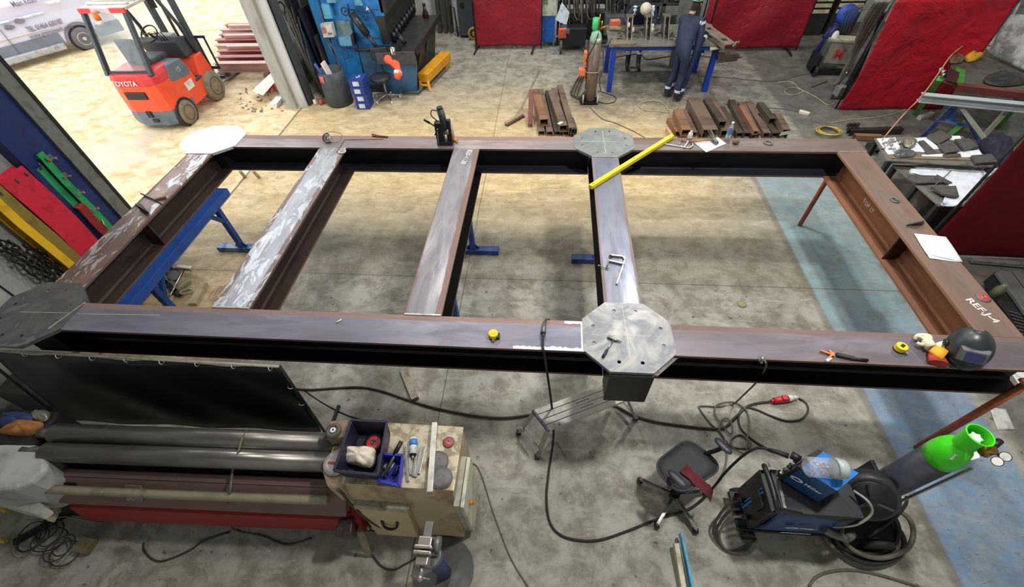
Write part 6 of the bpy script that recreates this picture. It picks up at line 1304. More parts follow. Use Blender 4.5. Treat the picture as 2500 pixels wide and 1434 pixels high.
# cable mass and welders behind the cylinder
CR_ = thing('cable_rack', 'black rack draped with grey and black welding cables at the back', 'cable rack', (.75, 12.3, 0))
obj('rack_frame', B().box(.10, 1.6, 12.5, 12.6, .9, 1.0).box(.10, .16, 12.4, 12.6, 0, 1.0).box(1.5, 1.56, 12.4, 12.6, 0, 1.0).box(.2, 1.4, 12.35, 12.7, .15, .75), black, CR_)
rr = random.Random(77)
for i in range(20):
    x = .2+.052*i+rr.uniform(-.03, .03) if i < 14 else 1.25+.03*(i-14); w_ = rr.uniform(.08, .22); z1 = 1.0; dz = rr.uniform(.35, .75)
    obj('draped_cable', B().tube(spl([(x, 12.5, z1-.1), (x, 12.42, z1+.03), (x+.02, 12.34, z1-.15), (x+w_*.4, 12.30, z1-dz*.8), (x+w_, 12.32, z1-dz), (x+w_*1.4, 12.36, z1-dz*.5), (x+w_*1.3, 12.45, z1)], 4), .018, 6), (cabg, rubber, rubber)[i % 3], CR_)
obj('white_panel', B().hexa([(.06, 12.3, .62), (.34, 12.22, .52), (.40, 12.22, .80), (.2, 12.3, 1.0), (.06, 12.33, .62), (.34, 12.25, .52), (.40, 12.25, .80), (.2, 12.33, 1.0)]), mat('panel_bluewhite', (206, 220, 236), .4), CR_, bev=.01)
obj('big_coil', B().torus((1.25, 12.25, .95), .36, .035, (0, -1, .2), 30, 8).torus((1.25, 12.2, .93), .33, .03, (.05, -1, .25), 30, 8), rubber, CR_)
WB = thing('cart_welder', 'black wheeled welder with an orange front below the draped cables', 'welder', (.5, 12.1, 0))
obj('body', B().box(.18, .85, 11.95, 12.35, .15, .55), black, WB, bev=.02); obj('orange_front', B().cbox((.24, 11.93, .45), (.20, .08, .22), .3, 0, .2), mat('front_orange', (216, 96, 66), .5), WB, bev=.01); obj('grey_spool', B().cbox((.36, 11.9, .50), (.14, .06, .10), -.5), steel_d, WB, bev=.01)
for x in (.22, .85): obj('wheel', B().cyl((x-.03, 11.9, .15), (x+.03, 11.9, .15), .15, n=22), mat('wheel_dusty', (84, 86, 84), .7), WB)
single('white_lead', B().tube(spl([W(x, y, z) for x, y, z in ((1360, 88, .5), (1352, 100, .3), (1353, 118, .05), (1365, 132, .01))], 5), .011), mat('lead_bluewhite', (150, 176, 206), .5), 'pale blue cable loop left of the cart welder', 'cable')
# gas cylinder on trolley with orange welder
cyb = mat('cylinder_brown', (112, 96, 84), .42, .15, (96, 82, 72), 5); mint = mat('cylinder_mint', (150, 190, 166), .45, 0, (120, 150, 130), 5)
CY = thing('gas_cylinder', 'tall brown gas cylinder with pale green shoulder on a trolley beside the blue table', 'gas cylinder', (.83, 9.22, 0)); gx2, gy2 = .83, 9.22
obj('cylinder_body', B().lathe([(.10, .06), (.115, .08), (.115, 1.16)], (gx2, gy2, 0), n=24), cyb, CY); obj('shoulder', B().lathe([(.115, 1.16), (.114, 1.24), (.09, 1.33), (.05, 1.39)], (gx2, gy2, 0), n=24), mint, CY)
obj('valve_guard', B().lathe([(.05, 1.38), (.065, 1.42), (.065, 1.58), (.055, 1.58), (.05, 1.42)], (gx2-.03, gy2, 0), n=18), mat('guard_green', (64, 186, 110), .4), CY)
obj('label', B().grid(lambda u, v: (gx2+.116*cos(-1.7+u*.9), gy2+.116*sin(-1.7+u*.9), 1.2+v*.07), 6, 2, (0, .003, 0)), wht, CY)
obj('regulator', B().cyl((gx2+.04, gy2-.03, 1.42), (gx2+.16, gy2-.06, 1.45), .022).cyl((gx2+.08, gy2-.05, 1.40), (gx2+.08, gy2-.05, 1.55), .014).cyl((gx2+.03, gy2-.05, 1.4), (gx2+.03, gy2-.05, 1.66), .012), brass, CY)
obj('rope_loop', B().torus((gx2, gy2, .62), .128, .008, (0, .25, 1)), mat('rope', (186, 178, 160), .8), CY)
TR = thing('cylinder_trolley', 'black two wheeled trolley carrying the brown gas cylinder', 'trolley', (gx2, gy2, 0))
obj('base', B().box(gx2-.2, gx2+.18, gy2-.14, gy2+.12, .03, .06), black, TR); obj('axle', B().cyl((gx2-.17, gy2+.02, .09), (gx2+.17, gy2+.02, .09), .012), black, TR)
for s in (-1, 1): obj('wheel', B().cyl((gx2+s*.15-.015, gy2-.06, .10), (gx2+s*.15+.015, gy2-.06, .10), .10, n=20), mat('trolley_wheel', (176, 180, 176), .6), TR); obj('rail', B().cyl((gx2+s*.10, gy2+.13, .05), (gx2+s*.10, gy2+.13, 1.1), .014), black, TR)
OW = thing('orange_wire_feeder', 'orange welding unit hanging beside the brown gas cylinder', 'welder', (gx2-.2, gy2, .5)); om = mat('unit_orange', (226, 126, 90), .5, 0, (206, 108, 76), 6)
obj('upper_unit', B().box(gx2-.20, gx2-.13, gy2-.02, gy2+.12, .74, 1.0), om, OW, bev=.02); obj('lower_unit', B().box(gx2-.28, gx2-.13, gy2-.02, gy2+.14, .42, .68), om, OW, bev=.03); obj('face_strip', B().box(gx2-.13, gx2-.11, gy2-.02, gy2+.1, .5, .98), mat('strip_maroon', (96, 40, 40), .6), OW)
for i in range(7): obj('hung_lead', B().tube(spl([(gx2-.15-.02*i, gy2-.02, .55), (gx2-.20-.03*i, gy2-.05, .35), (gx2-.24-.03*i, gy2-.06, .14+.01*i), (gx2-.15-.02*i, gy2-.08, .06+.01*i), (gx2-.10, gy2-.05, .3)], 4), .010, 6), rubber if i % 2 else cabg, OW)
single('gas_hose', B().tube(spl([(gx2+.03, gy2-.1, 1.36), (gx2-.02, gy2-.14, 1.2), (gx2-.11, gy2-.14, 1.0), (gx2-.16, gy2-.1, .86)], 5), .010), black, 'thin black hose from the brown cylinder valve to the orange unit', 'hose')
single('thin_hose', B().tube(spl([(gx2+.16, gy2-.02, 1.05), (gx2+.20, gy2-.05, .7), (gx2+.15, gy2-.05, .5), (gx2+.2, gy2-.08, .28)], 5), .012), mat('hose_brown', (96, 80, 64), .6), 'brown hose with a black grip at the right side of the brown cylinder', 'hose')
# blue work table and its load
wt = mat('table_top', (126, 126, 118), .45, .35, (96, 94, 86), 5); lgb = mat('leg_blue', (22, 66, 176), .5, 0, (18, 54, 150), 4)
TZ = .95
WT = thing('work_table', 'steel work table with blue legs at the back of the workshop', 'table', (2.3, 10.2, 0))
tc = [(1.15, 9.66), (3.38, 9.66), (3.42, 10.86), (1.16, 10.86)]
obj('table_top', B().prism(tc, TZ-.03, TZ), wt, WT, bev=.003)
for i, (x, y) in enumerate(((1.27, 9.74), (3.30, 9.74), (1.27, 10.74), (3.28, 10.74))): obj('leg', B().box(x-.05, x+.05, y-.05, y+.05, 0, TZ-.03), lgb, WT, bev=.004)
obj('top_frame', B().bar((1.27, 9.74, TZ-.07), (3.3, 9.74, TZ-.07), .06, .08).bar((1.27, 10.74, TZ-.07), (3.28, 10.74, TZ-.07), .06, .08), lgb, WT)
brk = mat('bracket_steel', (112, 102, 92), .4, .5, (76, 70, 62), 6)
lbs = ('left', 'middle', 'right')
for i, x in enumerate((1.52, 1.90, 2.26)):
    t = thing('curved_bracket', lbs[i]+' of the three tall curved plate brackets standing on the work table', 'bracket', (x, 10.2, TZ), group='curved brackets on the work table')
    for s in (0, 1):
        P = [(x+s*.09, 9.94, TZ), (x+s*.09, 10.34, TZ), (x+s*.09, 10.42, TZ+.30), (x+s*.09, 10.22, TZ+.34), (x+s*.09, 10.12, TZ+.2)]
        obj('side_plate', B().rings([[V(p) for p in P], [V(p)+V((.022, 0, 0)) for p in P]], sm=False), brk, t, bev=.003)
    obj('top_plate', B().box(x-.02, x+.13, 10.22, 10.42, TZ+.325, TZ+.34), brk, t)
single('flange_plate', B().prism([(1.17, 9.68), (1.62, 9.66), (1.70, 9.74), (1.52, 9.88), (1.20, 9.90)], TZ+.002, TZ+.03).cyl((1.34, 9.79, TZ+.03), (1.34, 9.79, TZ+.031), .05), mat('flange_tan', (142, 132, 112), .5, .3), 'flat pale plate with a round hole at the near left corner of the work table', 'plate')
single('steel_sheet', B().hexa([(2.74, 10.92, 0), (2.96, 10.92, 0), (2.96, 10.94, 0), (2.74, 10.94, 0), (2.66, 11.15, 2.1), (3.0, 11.15, 2.1), (3.0, 11.17, 2.1), (2.66, 11.17, 2.1)]), mat('sheet_grey', (124, 126, 122), .4, .4, (98, 100, 96), 3), 'tall grey steel sheet standing upright behind the work table', 'sheet')
single('red_carton', B().cbox((1.34, 10.72, TZ+.07), (.20, .16, .14), .2), mat('carton_redwhite', (214, 110, 92), .6), 'red and white carton at the back left of the work table', 'carton', bev=.004)
single('leather_glove', B().tube(spl([(1.22, 10.55, TZ+.03), (1.34, 10.5, TZ+.05), (1.46, 10.48, TZ+.03)], 3), .045, 8), mat('glove_olive', (136, 126, 96), .8), 'folded olive glove at the left end of the work table', 'glove')
single('hand_clamp', B().tube([(2.36, 10.12, TZ+.012), (2.72, 10.10, TZ+.012), (2.80, 10.02, TZ+.012)], .011).cyl((2.62, 10.16, TZ+.02), (2.62, 10.10, TZ+.03), .03), steel, 'steel hand clamp lying on the right part of the work table', 'clamp')
single('side_clamp', B().bar((1.10, 9.72, TZ-.02), (1.22, 9.98, TZ+.03), .04, .04).bar((1.0, 9.68, TZ), (1.14, 9.74, TZ-.01), .03, .02), steel_d, 'clamp gripping the left edge of the work table', 'clamp')
b = B(); rr = random.Random(15)
for i in range(40): b.cbox((rr.uniform(1.3, 2.6), rr.uniform(9.9, 10.7), TZ+.012), (rr.uniform(.03, .10), rr.uniform(.02, .05), .018), rr.uniform(0, 3))
tag(obj('metal_scrap', b, brk), 'small scrap and slag scattered over the work table', 'scrap', None, 'stuff')
a, c = W(1712, 56, TZ+.10), W(1784, 108, TZ+.10); d = (c-a).normalized(); s = V((-d.y, d.x, 0))
CN = thing('slotted_channel', 'grey steel channel with square holes laid over the right end of the work table', 'channel', ((a.x+c.x)/2, (a.y+c.y)/2, TZ))
obj('channel', B().extr(chan_prof(.24, .09, .012), a+V((0, 0, -.045)), c+V((0, 0, -.045))), mat('channel_steel', (140, 132, 120), .45, .3), CN)
for k in (.28, .80): p = a.lerp(c, k)+V((0, 0, .001)); obj('square_hole', B().bar(p-d*.05, p+d*.05, .10, .002), black, CN)
single('end_clamp', B().bar(c+V((.02, 0, .01)), c+V((.16, .03, .03)), .03, .03).bar(c+V((.04, -.04, -.03)), c+V((.10, -.02, .05)), .03, .03), steel, 'bright clamp at the outer end of the slotted channel', 'clamp')
single('box_section', B().extr(chan_prof(.16, .14, .01), (3.30, 9.62, .72), (3.72, 9.72, .72)), brk, 'short brown channel fixed under the right end of the work table', 'channel')
single('table_triangle', B().prism([(3.1, 9.5), (3.42, 9.62), (3.2, 9.9)], TZ-.05, TZ-.035), mat('plate_sand', (176, 168, 140), .5), 'pale triangular plate beside the worker at the table edge', 'plate')
# ================================================================ the two workers
navyc = mat('coverall_navy', (30, 44, 72), .75, 0, (24, 36, 60), 6, bump=.3); skin = mat('skin', (196, 150, 126), .55); hivis = mat('reflective_tape', (216, 222, 230), .45); boot = mat('boot_dark', (58, 54, 50), .7); capc = mat('cap_cream', (208, 200, 180), .7, 0, (186, 176, 156), 8); hairc = mat('hair_dark', (48, 42, 38), .8); glv = mat('glove_white', (232, 228, 222), .7)
def person(label, N, E, mats, rule, loc):
    t = None
    me = bpy.data.meshes.new('person'); ks = list(N); me.from_pydata([N[k][0] for k in ks], [(ks.index(a), ks.index(b_)) for a, b_ in E], [])
    o = bpy.data.objects.new('body', me); C.objects.link(o); m1 = o.modifiers.new('skin', 'SKIN'); m2 = o.modifiers.new('sub', 'SUBSURF'); m2.levels = 2; m2.render_levels = 2; m1.use_smooth_shade = True
    sv = me.skin_vertices[0].data
    for i, k in enumerate(ks): r_ = N[k][1]; sv[i].radius = r_ if isinstance(r_, tuple) else (r_, r_); sv[i].use_root = (k == 'pelvis')
    dg_ = bpy.context.evaluated_depsgraph_get(); dg_.update()
    mesh = bpy.data.meshes.new_from_object(o.evaluated_get(dg_)); bpy.data.objects.remove(o)
    mesh.name = 'body'; mesh.materials.clear()
    for m_ in mats: mesh.materials.append(m_)
    for p in mesh.polygons: p.material_index = rule(p.center); p.use_smooth = True
    t = thing('person', label, 'person', loc)
    mesh.transform(chainM(t).inverted()); bo = bpy.data.objects.new('body', mesh); C.objects.link(bo); bo.parent = t
    return t
def add_hand(N, E, wrist, w, d, up, s=1.0, pre=''):
    """palm and five separate bent fingers; w wrist point, d forward, up back-of-hand normal"""
    d = V(d).normalized(); up = V(up).normalized(); side_v = d.cross(up).normalized()
    N[pre+'palm'] = (w+d*.055*s, (.034, .020)); E.append((wrist, pre+'palm'))
    for i, (off, ln) in enumerate(((-.030, .068), (-.010, .078), (.010, .072), (.029, .056))):
        k0 = w+d*.085*s+side_v*off; N[f'{pre}k{i}'] = (k0, (.010, .010)); E.append((pre+'palm', f'{pre}k{i}'))
        N[f'{pre}f{i}'] = (k0+d*ln*.55-up*.012, .0088); E.append((f'{pre}k{i}', f'{pre}f{i}')); N[f'{pre}g{i}'] = (k0+d*ln*.8-up*.040, .0078); E.append((f'{pre}f{i}', f'{pre}g{i}'))
    N[pre+'t0'] = (w+d*.04*s-side_v*.042, .012); N[pre+'t1'] = (w+d*.075*s-side_v*.058-up*.02, .010); E += [(pre+'palm', pre+'t0'), (pre+'t0', pre+'t1')]
# worker at the right, seen from behind
fL, fR = V((2.44, 9.42, 0)), V((2.60, 9.22, 0)); hp = V((2.56, 9.36, .95)); shc = W(1685, 44, 1.39)
N = {}; E = []
N['pelvis'] = (hp, (.155, .12)); N['waist'] = (hp.lerp(shc, .35), (.17, .15)); N['chest'] = (hp.lerp(shc, .75), (.185, .16)); N['neck0'] = (shc+V((0, .0, .03)), (.085, .08)); N['neck'] = (shc+V((.03, .03, .10)), .055); N['head0'] = (shc+V((.055, .045, .17)), (.075, .085)); N['head'] = (shc+V((.07, .055, .245)), (.078, .095)); N['headtop'] = (shc+V((.075, .055, .30)), (.055, .07))
E += [('pelvis', 'waist'), ('waist', 'chest'), ('chest', 'neck0'), ('neck0', 'neck'), ('neck', 'head0'), ('head0', 'head'), ('head', 'headtop')]
lat = V((.56, -.83, 0)).normalized()       # his right side (towards the camera right)
for nm, f, s in (('L', fL, -1), ('R', fR, 1)):
    h0 = hp+lat*s*.085+V((0, 0, -.06)); N['h'+nm] = (h0, .105); kn = h0.lerp(f, .5)+V((.035, .03, .0)); N['k'+nm] = (V((kn.x, kn.y, .50)), .075); N['c'+nm] = (V((f.x+.0, f.y, .28)), .068); N['a'+nm] = (V((f.x, f.y, .10)), .060); N['t'+nm] = (V((f.x+.10, f.y+.07, .045)), (.048, .042)); N['e'+nm] = (V((f.x+.17, f.y+.12, .035)), (.036, .030))
    E += [('pelvis', 'h'+nm), ('h'+nm, 'k'+nm), ('k'+nm, 'c'+nm), ('c'+nm, 'a'+nm), ('a'+nm, 't'+nm), ('t'+nm, 'e'+nm)]
sR = shc+lat*.20+V((.10, .03, -.03)); sL = shc-lat*.20+V((0, 0, -.03)); eR = W(1707, 105, 1.05); wR = W(1725, 88, 1.10); eL = sL+V((.22, .12, -.27)); wL = V((3.06, 10.0, 1.07))
N['sR'] = (sR, .088); N['eR'] = (eR, .068); N['wR'] = (wR, .040); N['sL'] = (sL, .078); N['eL'] = (eL, .055); N['wL'] = (wL, .038)
E += [('chest', 'sR'), ('sR', 'eR'), ('eR', 'wR'), ('chest', 'sL'), ('sL', 'eL'), ('eL', 'wL')]
add_hand(N, E, 'wR', wR, (.8, .5, -.15), (0, 0, 1), pre='r'); add_hand(N, E, 'wL', wL, (.7, .3, -.2), (0, 0, 1), pre='l')
hd = N['head'][0]
def rule2(c):
    if c.z < .13: return 2
    if .20 < c.z < .26: return 3
    if (c-hd).length < .155 and c.z > shc.z+.12: return 4 if (c-hd).dot(V((-.7, -.6, .35))) > -.03 else 1
    if c.z > shc.z+.085: return 1
    if (c-wR).length < .05 or (c-wL).length < .05: return 0
    if (c-(wR.lerp(eR, .25))).length < .065: return 3
    if (c-(wR+V((.08, .05, -.02)))).length < .11 or (c-(wL+V((.07, .03, -.02)))).length < .11: return 4
    if abs((c-sR).dot((eR-sR).normalized())-.03) < .026 and (c-sR).length < .115: return 3
    return 0
PM2 = person('person in navy coveralls seen from behind, leaning over the right end of the table', N, E, [navyc, skin, boot, hivis, hairc], rule2, (2.52, 9.32, 0))
obj('cap', B().sph(hd+V((.0, .0, .055)), .108, 16, 8, (.9, 1, .62)).cyl(hd+V((0, 0, .045)), hd+V((0, 0, .075)), .104, n=18), mat('cap_navy', (40, 50, 58), .7), PM2)
obj('cap_band', B().torus(hd+V((0, 0, .05)), .098, .011), mat('band_mint', (150, 190, 184), .6), PM2)
for s in (-1, 1): obj('ear', B().sph(hd+V((.03, .04, -.03))+lat*s*.088, .022, 8, 6, (.6, .8, 1.3)), skin, PM2)
obj('nose', B().sph(hd+V((.075, .06, -.03)), .02, 8, 6), skin, PM2)
# worker behind the table, bent forward
N = {}; E = []; hp = V((1.92, 11.18, .90)); shc = V((1.92, 10.86, 1.24)); hc = V((1.92, 10.62, 1.30)); lat = V((1, 0, 0))
N['pelvis'] = (hp, (.15, .12)); N['waist'] = (hp.lerp(shc, .4)+V((0, .02, .03)), (.145, .12)); N['chest'] = (hp.lerp(shc, .8)+V((0, 0, .02)), (.20, .15)); N['neck0'] = (shc+V((0, -.05, .02)), .075); N['neck'] = (shc+V((0, -.11, .03)), .055); N['head0'] = (hc+V((0, .05, -.0)), (.075, .085)); N['head'] = (hc+V((0, -.02, .0)), (.08, .10)); N['headtop'] = (hc+V((0, -.08, .0)), (.06, .075)); N['face'] = (hc+V((0, -.01, -.085)), (.05, .05))
E += [('pelvis', 'waist'), ('waist', 'chest'), ('chest', 'neck0'), ('neck0', 'neck'), ('neck', 'head0'), ('head0', 'head'), ('head', 'headtop'), ('head', 'face')]
for nm, f, s in (('L', V((1.78, 10.95, 0)), -1), ('R', V((2.02, 10.9, 0)), 1)):
    h0 = hp+lat*s*.09+V((0, 0, -.05)); N['h'+nm] = (h0, .10); N['k'+nm] = (V((f.x, 11.02, .50)), .072); N['c'+nm] = (V((f.x, 10.99, .30)), .062); N['a'+nm] = (V((f.x, f.y+.03, .10)), .058); N['t'+nm] = (V((f.x+s*.01, f.y-.09, .05)), (.046, .04)); N['e'+nm] = (V((f.x+s*.02, f.y-.17, .038)), (.036, .03))
    E += [('pelvis', 'h'+nm), ('h'+nm, 'k'+nm), ('k'+nm, 'c'+nm), ('c'+nm, 'a'+nm), ('a'+nm, 't'+nm), ('t'+nm, 'e'+nm)]
sR, sL = shc+V((-.22, 0, -.0)), shc+V((.22, 0, -.0)); eR, wR = V((1.55, 10.76, 1.04)), V((1.66, 10.50, 1.03)); eL, wL = V((2.18, 10.78, 1.02)), V((2.10, 10.55, .99))
for nm, s_, e_, w_ in (('R', sR, eR, wR), ('L', sL, eL, wL)):
    N['s'+nm] = (s_, .09); N['e_'+nm] = (e_, .068); N['w'+nm] = (w_, .038); E += [('chest', 's'+nm), ('s'+nm, 'e_'+nm), ('e_'+nm, 'w'+nm)]
add_hand(N, E, 'wR', wR, (.15, -.9, -.2), (0, 0, 1), pre='r'); add_hand(N, E, 'wL', wL, (-.1, -.9, .0), (0, 0, 1), pre='l')
def rule1(c):
    if c.z < .24: return 2
    if .31 < c.z < .37: return 3
    if (c-hc).length < .17 and c.y < 10.74: return 1
    for w_, e_ in ((wR, eR), (wL, eL)):
        if (c-(w_+V((0, -.06, -.02)))).length < .115: return 4
        if (c-w_.lerp(e_, .18)).length < .06: return 3
    if (abs(abs(c.x-1.92)-.185) < .026) and c.z > 1.12 and 10.7 < c.y < 11.0: return 3
    return 0
PM1 = person('person in navy coveralls and cream skull cap bending over the brackets behind the table', N, E, [navyc, skin, boot, hivis, glv], rule1, (1.9, 11.0, 0))
obj('skull_cap', B().sph(hc+V((0, -.03, .025)), .118, 18, 10, (.98, 1.25, 1.0)), capc, PM1)
for s in (-1, 1): obj('ear', B().sph(hc+V((s*.088, .0, -.03)), .02, 8, 6, (.6, 1.2, 1)), skin, PM1); obj('eye', B().sph(hc+V((s*.03, -.07, -.085)), .010, 8, 5), black, PM1)
obj('nose', B().sph(hc+V((0, -.07, -.11)), .018, 8, 6), skin, PM1)
# ================================================================ dark storage behind the table
rk_m = mat('rack_steel', (74, 78, 74), .5, .3, (50, 54, 52), 6)
SR = thing('storage_rack', 'dark steel rack full of fixtures behind the work table', 'rack', (2.7, 12.9, 0))
for x in (1.75, 2.65, 3.5): obj('rack_upright', B().box(x, x+.08, 12.45, 12.53, 0, 2.0).box(x, x+.08, 13.2, 13.28, 0, 2.0), rk_m, SR)
for z in (.35, .85, 1.3): obj('rack_shelf', B().box(1.75, 3.58, 12.45, 13.28, z, z+.05), rk_m, SR)
rr = random.Random(90)
for i in range(22):
    x, z = rr.uniform(1.85, 3.4), (.40, .90, 1.35)[i % 3]; w_, h_ = rr.uniform(.08, .25), rr.uniform(.10, .32)
    single('fixture_part', B().cbox((x, 12.62+rr.uniform(0, .3), z+h_/2), (w_, .2, h_), rr.uniform(-.4, .4)).cyl((x, 12.5, z+h_*.5), (x+.1, 12.45, z+h_*.7), .025), (rk_m, steel_d, sgr, dk)[i % 4], 'dark fixture part stored in the steel rack behind the table', 'fixture', 'fixtures in the dark rack', bev=.006)
single('grey_chest', B().box(1.25, 1.72, 11.9, 12.4, .4, .80), mat('chest_grey', (74, 82, 80), .5, 0, (64, 70, 68), 5), 'dark grey-green chest at the back left of the work table', 'chest', bev=.01)
single('fixture_stand', B().box(1.4, 1.45, 12.1, 12.15, .8, 1.6).box(1.75, 1.8, 12.1, 12.15, .8, 1.6).bar((1.3, 12.12, 1.45), (1.9, 12.12, 1.4), .05, .08).bar((1.42, 12.1, .9), (1.78, 12.1, 1.3), .03, .03), sgr, 'dark stand of bent bars behind the bending worker', 'stand')
# pale drawer fronts, blue reel, grey welder, leaning cable sheath at the back right
for i, (x0_, x1_) in enumerate(((6.30, 6.88), (6.98, 7.62))):
    t = thing('drawer_unit', ('left', 'right')[i]+' pale fronted drawer unit at the back between the red curtains', 'drawers', ((x0_+x1_)/2, 13.1, 0))
    obj('carcass', B().box(x0_, x1_, 12.95, 13.4, .0, 1.3), sgr, t)
    for k in range(5): obj('drawer_front', B().box(x0_+.04, x1_-.04, 12.93, 12.96, .50+.13*k, .58+.13*k), mat('drawer_cream', (222, 216, 184), .5), t, bev=.004)
GW = thing('mig_welder', 'grey-green welding machine with red logo between the red curtains', 'welder', (6.1, 10.7, 0)); gwm = mat('welder_green', (92, 102, 92), .5, 0, (72, 82, 74), 4)
obj('case', B().hexa([(5.88, 10.62, .18), (6.48, 10.50, .18), (6.55, 10.9, .18), (5.95, 11.0, .18), (5.88, 10.62, .66), (6.48, 10.50, .66), (6.55, 10.9, .66), (5.95, 11.0, .66)]), gwm, GW, bev=.015)
obj('face_plate', B().hexa([(5.96, 10.585, .24), (6.42, 10.49, .24), (6.42, 10.50, .24), (5.96, 10.60, .24), (5.96, 10.585, .62), (6.42, 10.49, .62), (6.42, 10.50, .62), (5.96, 10.60, .62)]), mat('plate_warmgrey', (138, 134, 122), .5), GW); obj('top_cover', B().hexa([(5.9, 10.62, .662), (6.46, 10.51, .662), (6.5, 10.8, .662), (5.95, 10.9, .662), (5.9, 10.62, .70), (6.46, 10.51, .70), (6.5, 10.8, .70), (5.95, 10.9, .70)]), mat('cover_pale', (176, 174, 156), .5), GW)
text('red_lettering', 'M', .26, face_frame((6.17, 10.525, .43), (1, -.2, 0), (0, 0, 1)), mat('letter_red', (190, 66, 66), .5), GW, .003, .004)
obj('cart', B().box(5.80, 6.5, 10.5, 10.62, .04, .10).box(5.80, 5.86, 10.5, 10.9, .04, .4), black, GW); obj('wheel', B().cyl((5.80, 10.5, .1), (5.85, 10.5, .1), .1, n=16), rubber, GW); obj('wheel', B().cyl((6.45, 10.5, .1), (6.5, 10.5, .1), .1, n=16), rubber, GW)
BR_ = thing('blue_cable_reel', 'blue cable reel on top of the grey-green welding machine', 'reel', (6.2, 10.9, .7)); brl = mat('reel_blue', (34, 74, 168), .5, 0, (26, 58, 140), 8, bump=.2)
obj('reel_side', B().lathe([(.20, 0), (.20, .03), (.08, .04)], (6.3, 11.15, 1.0), (-.2, -1, .3), 22), brl, BR_); obj('reel_core', B().torus((6.3, 11.2, 1.0), .13, .05, (-.2, -1, .3), 20, 8), brl, BR_)
single('blue_hose_heap', B().tube(spl([(5.9, 10.95, .3), (5.95, 10.8, .75), (6.05, 10.9, .85), (6.1, 11.1, .78), (5.98, 11.0, .6)], 5), .06, 8), mat('hose_navy', (28, 34, 92), .5), 'dark blue hose heaped over the left side of the welding machine', 'hose')
single('white_bag', B().sph((6.02, 10.72, .72), .09, 10, 7, (.8, .6, 1.3)), wht, 'white plastic bag hung on the corner of the welding machine', 'bag')
CS = thing('cable_sheath_bundle', 'bundle of long grey cable sheaths hanging along the bright red curtain edge', 'cables', (5.6, 9.2, 0)); shm = mat('sheath_grey', (122, 120, 112), .7, 0, (100, 98, 92), 9)
rr = random.Random(61)
for i in range(9):
    o_ = .04*i; obj('sheath', B().tube(spl([W(2172-i*4, 0, 1.9), W(2140-i*4, 52, 1.45), W(2098-i*2, 120, .85), W(2062+rr.uniform(-6, 6), 178, .35), W(2040+rr.uniform(-8, 8), 208, .08)], 5), .035 if i % 2 else .022, 7), shm if i % 3 else cabg, CS)
for i in range(5): obj('dark_hose', B().tube(spl([W(2166-i*3, 30, 1.6), W(2120, 110+i*3, .9), W(2075+i*4, 190, .25), W(2052+i*5, 226, .03), W(2030+i*6, 240, .02), W(2048, 205, .1)], 5), .02, 6), rubber, CS)
obj('chrome_fitting', B().sph(W(2080, 155, .5), .04, 8, 6).sph(W(2062, 182, .3), .05, 8, 6).sph(W(2067, 178, .36), .035, 8, 6), chrome, CS)
obj('grey_box', B().cbox(W(2050, 222, .12), (.18, .14, .2), .4), mat('box_midgrey', (130, 128, 124), .6), CS, bev=.01)
for i in range(4): single('hoop_cable', B().tube(spl([W(2052+i*6, 75+i*3, .9), W(2070+i*6, 30+i*3, 1.4), W(2105+i*5, 12+i*3, 1.6), W(2125+i*4, 24+i*3, 1.5)], 5), .012), cabg, 'thin grey cable arching above the welding machine at the back right', 'cable', 'arching cables at the back right')
# ---------------- cables over the rear floor
for hz, r_, m_, lb in (
    ([(1440, 262), (1470, 290), (1500, 300), (1545, 320), (1590, 345)], .008, cabg, 'grey cable from the cylinder trolley to the rear beam'),
    ([(1460, 222), (1500, 235), (1500, 248), (1478, 253), (1455, 246)], .009, cab, 'dark cable loop right of the cylinder trolley'),
    ([(1660, 300), (1635, 275), (1625, 258), (1605, 246), (1575, 248), (1560, 258), (1575, 270), (1610, 272), (1640, 275), (1655, 262)], .011, mat('cable_sand', (176, 168, 138), .6), 'pale cable looped on the floor in front of the right worker'),
    ([(1830, 252), (1870, 262), (1920, 267), (1950, 272)], .007, cabg, 'thin cable leading to the white connector'),
    ([(1710, 186), (1780, 190), (1850, 197), (1905, 196), (1960, 182), (2020, 176)], .008, cabg, 'thin dark cable running across the back floor to the welding machine'),
    ([(1900, 202), (1930, 200), (1950, 215), (1960, 225), (1930, 232), (1915, 222), (1940, 214), (1990, 236), (2020, 256), (2040, 250)], .009, MATS['cable_sand'], 'pale looped cable near the bright red curtain foot'),
    ([(1980, 213), (2000, 206), (2020, 198)], .010, cab, 'short dark cable by the sheath bundle'),
    ([(1500, 140), (1560, 132), (1580, 145), (1640, 137), (1700, 135), (1770, 145), (1810, 140)], .012, cab, 'thick dark cable crossing under the work table'),
    ([(2030, 300), (2080, 292), (2150, 285), (2205, 270), (2220, 262)], .009, MATS['cable_sand'], 'pale cable below the bright red curtain'),
    ([(2010, 445), (2040, 465), (2070, 490)], .008, cabg, 'thin cable on the blue lane behind the right beam')):
    single('floor_cable', B().tube(floor_spl(hz, r_), r_, 6), m_, lb, 'cable')
single('white_connector', B().bar(W(1951, 272, .03), W(1976, 279, .03), .07, .06), mat('connector_cream', (232, 228, 200), .5), 'cream cable connector on the floor right of the steel stack', 'connector', bev=.008)
single('red_connector', B().bar(W(1786, 143, .04), W(1802, 135, .04), .10, .08), mat('connector_red', (176, 74, 84), .5), 'dusty red connector on the floor at the foot of the back curtain', 'connector', bev=.01)
b = B(); rr = random.Random(6)
for i in range(7): b.torus(W(2025, 320, .01+.012*i)+V((rr.uniform(-.03, .03), rr.uniform(-.02, .02), 0)), .17+rr.uniform(-.02, .04), .008, (.05*rr.uniform(-1, 1), .05, 1), 26, 5, .9)
t = single('yellow_cable_coil', b, mat('coil_yellow', (206, 182, 88), .6), 'coiled yellow extension cable on the floor behind the right end of the frame', 'cable coil')
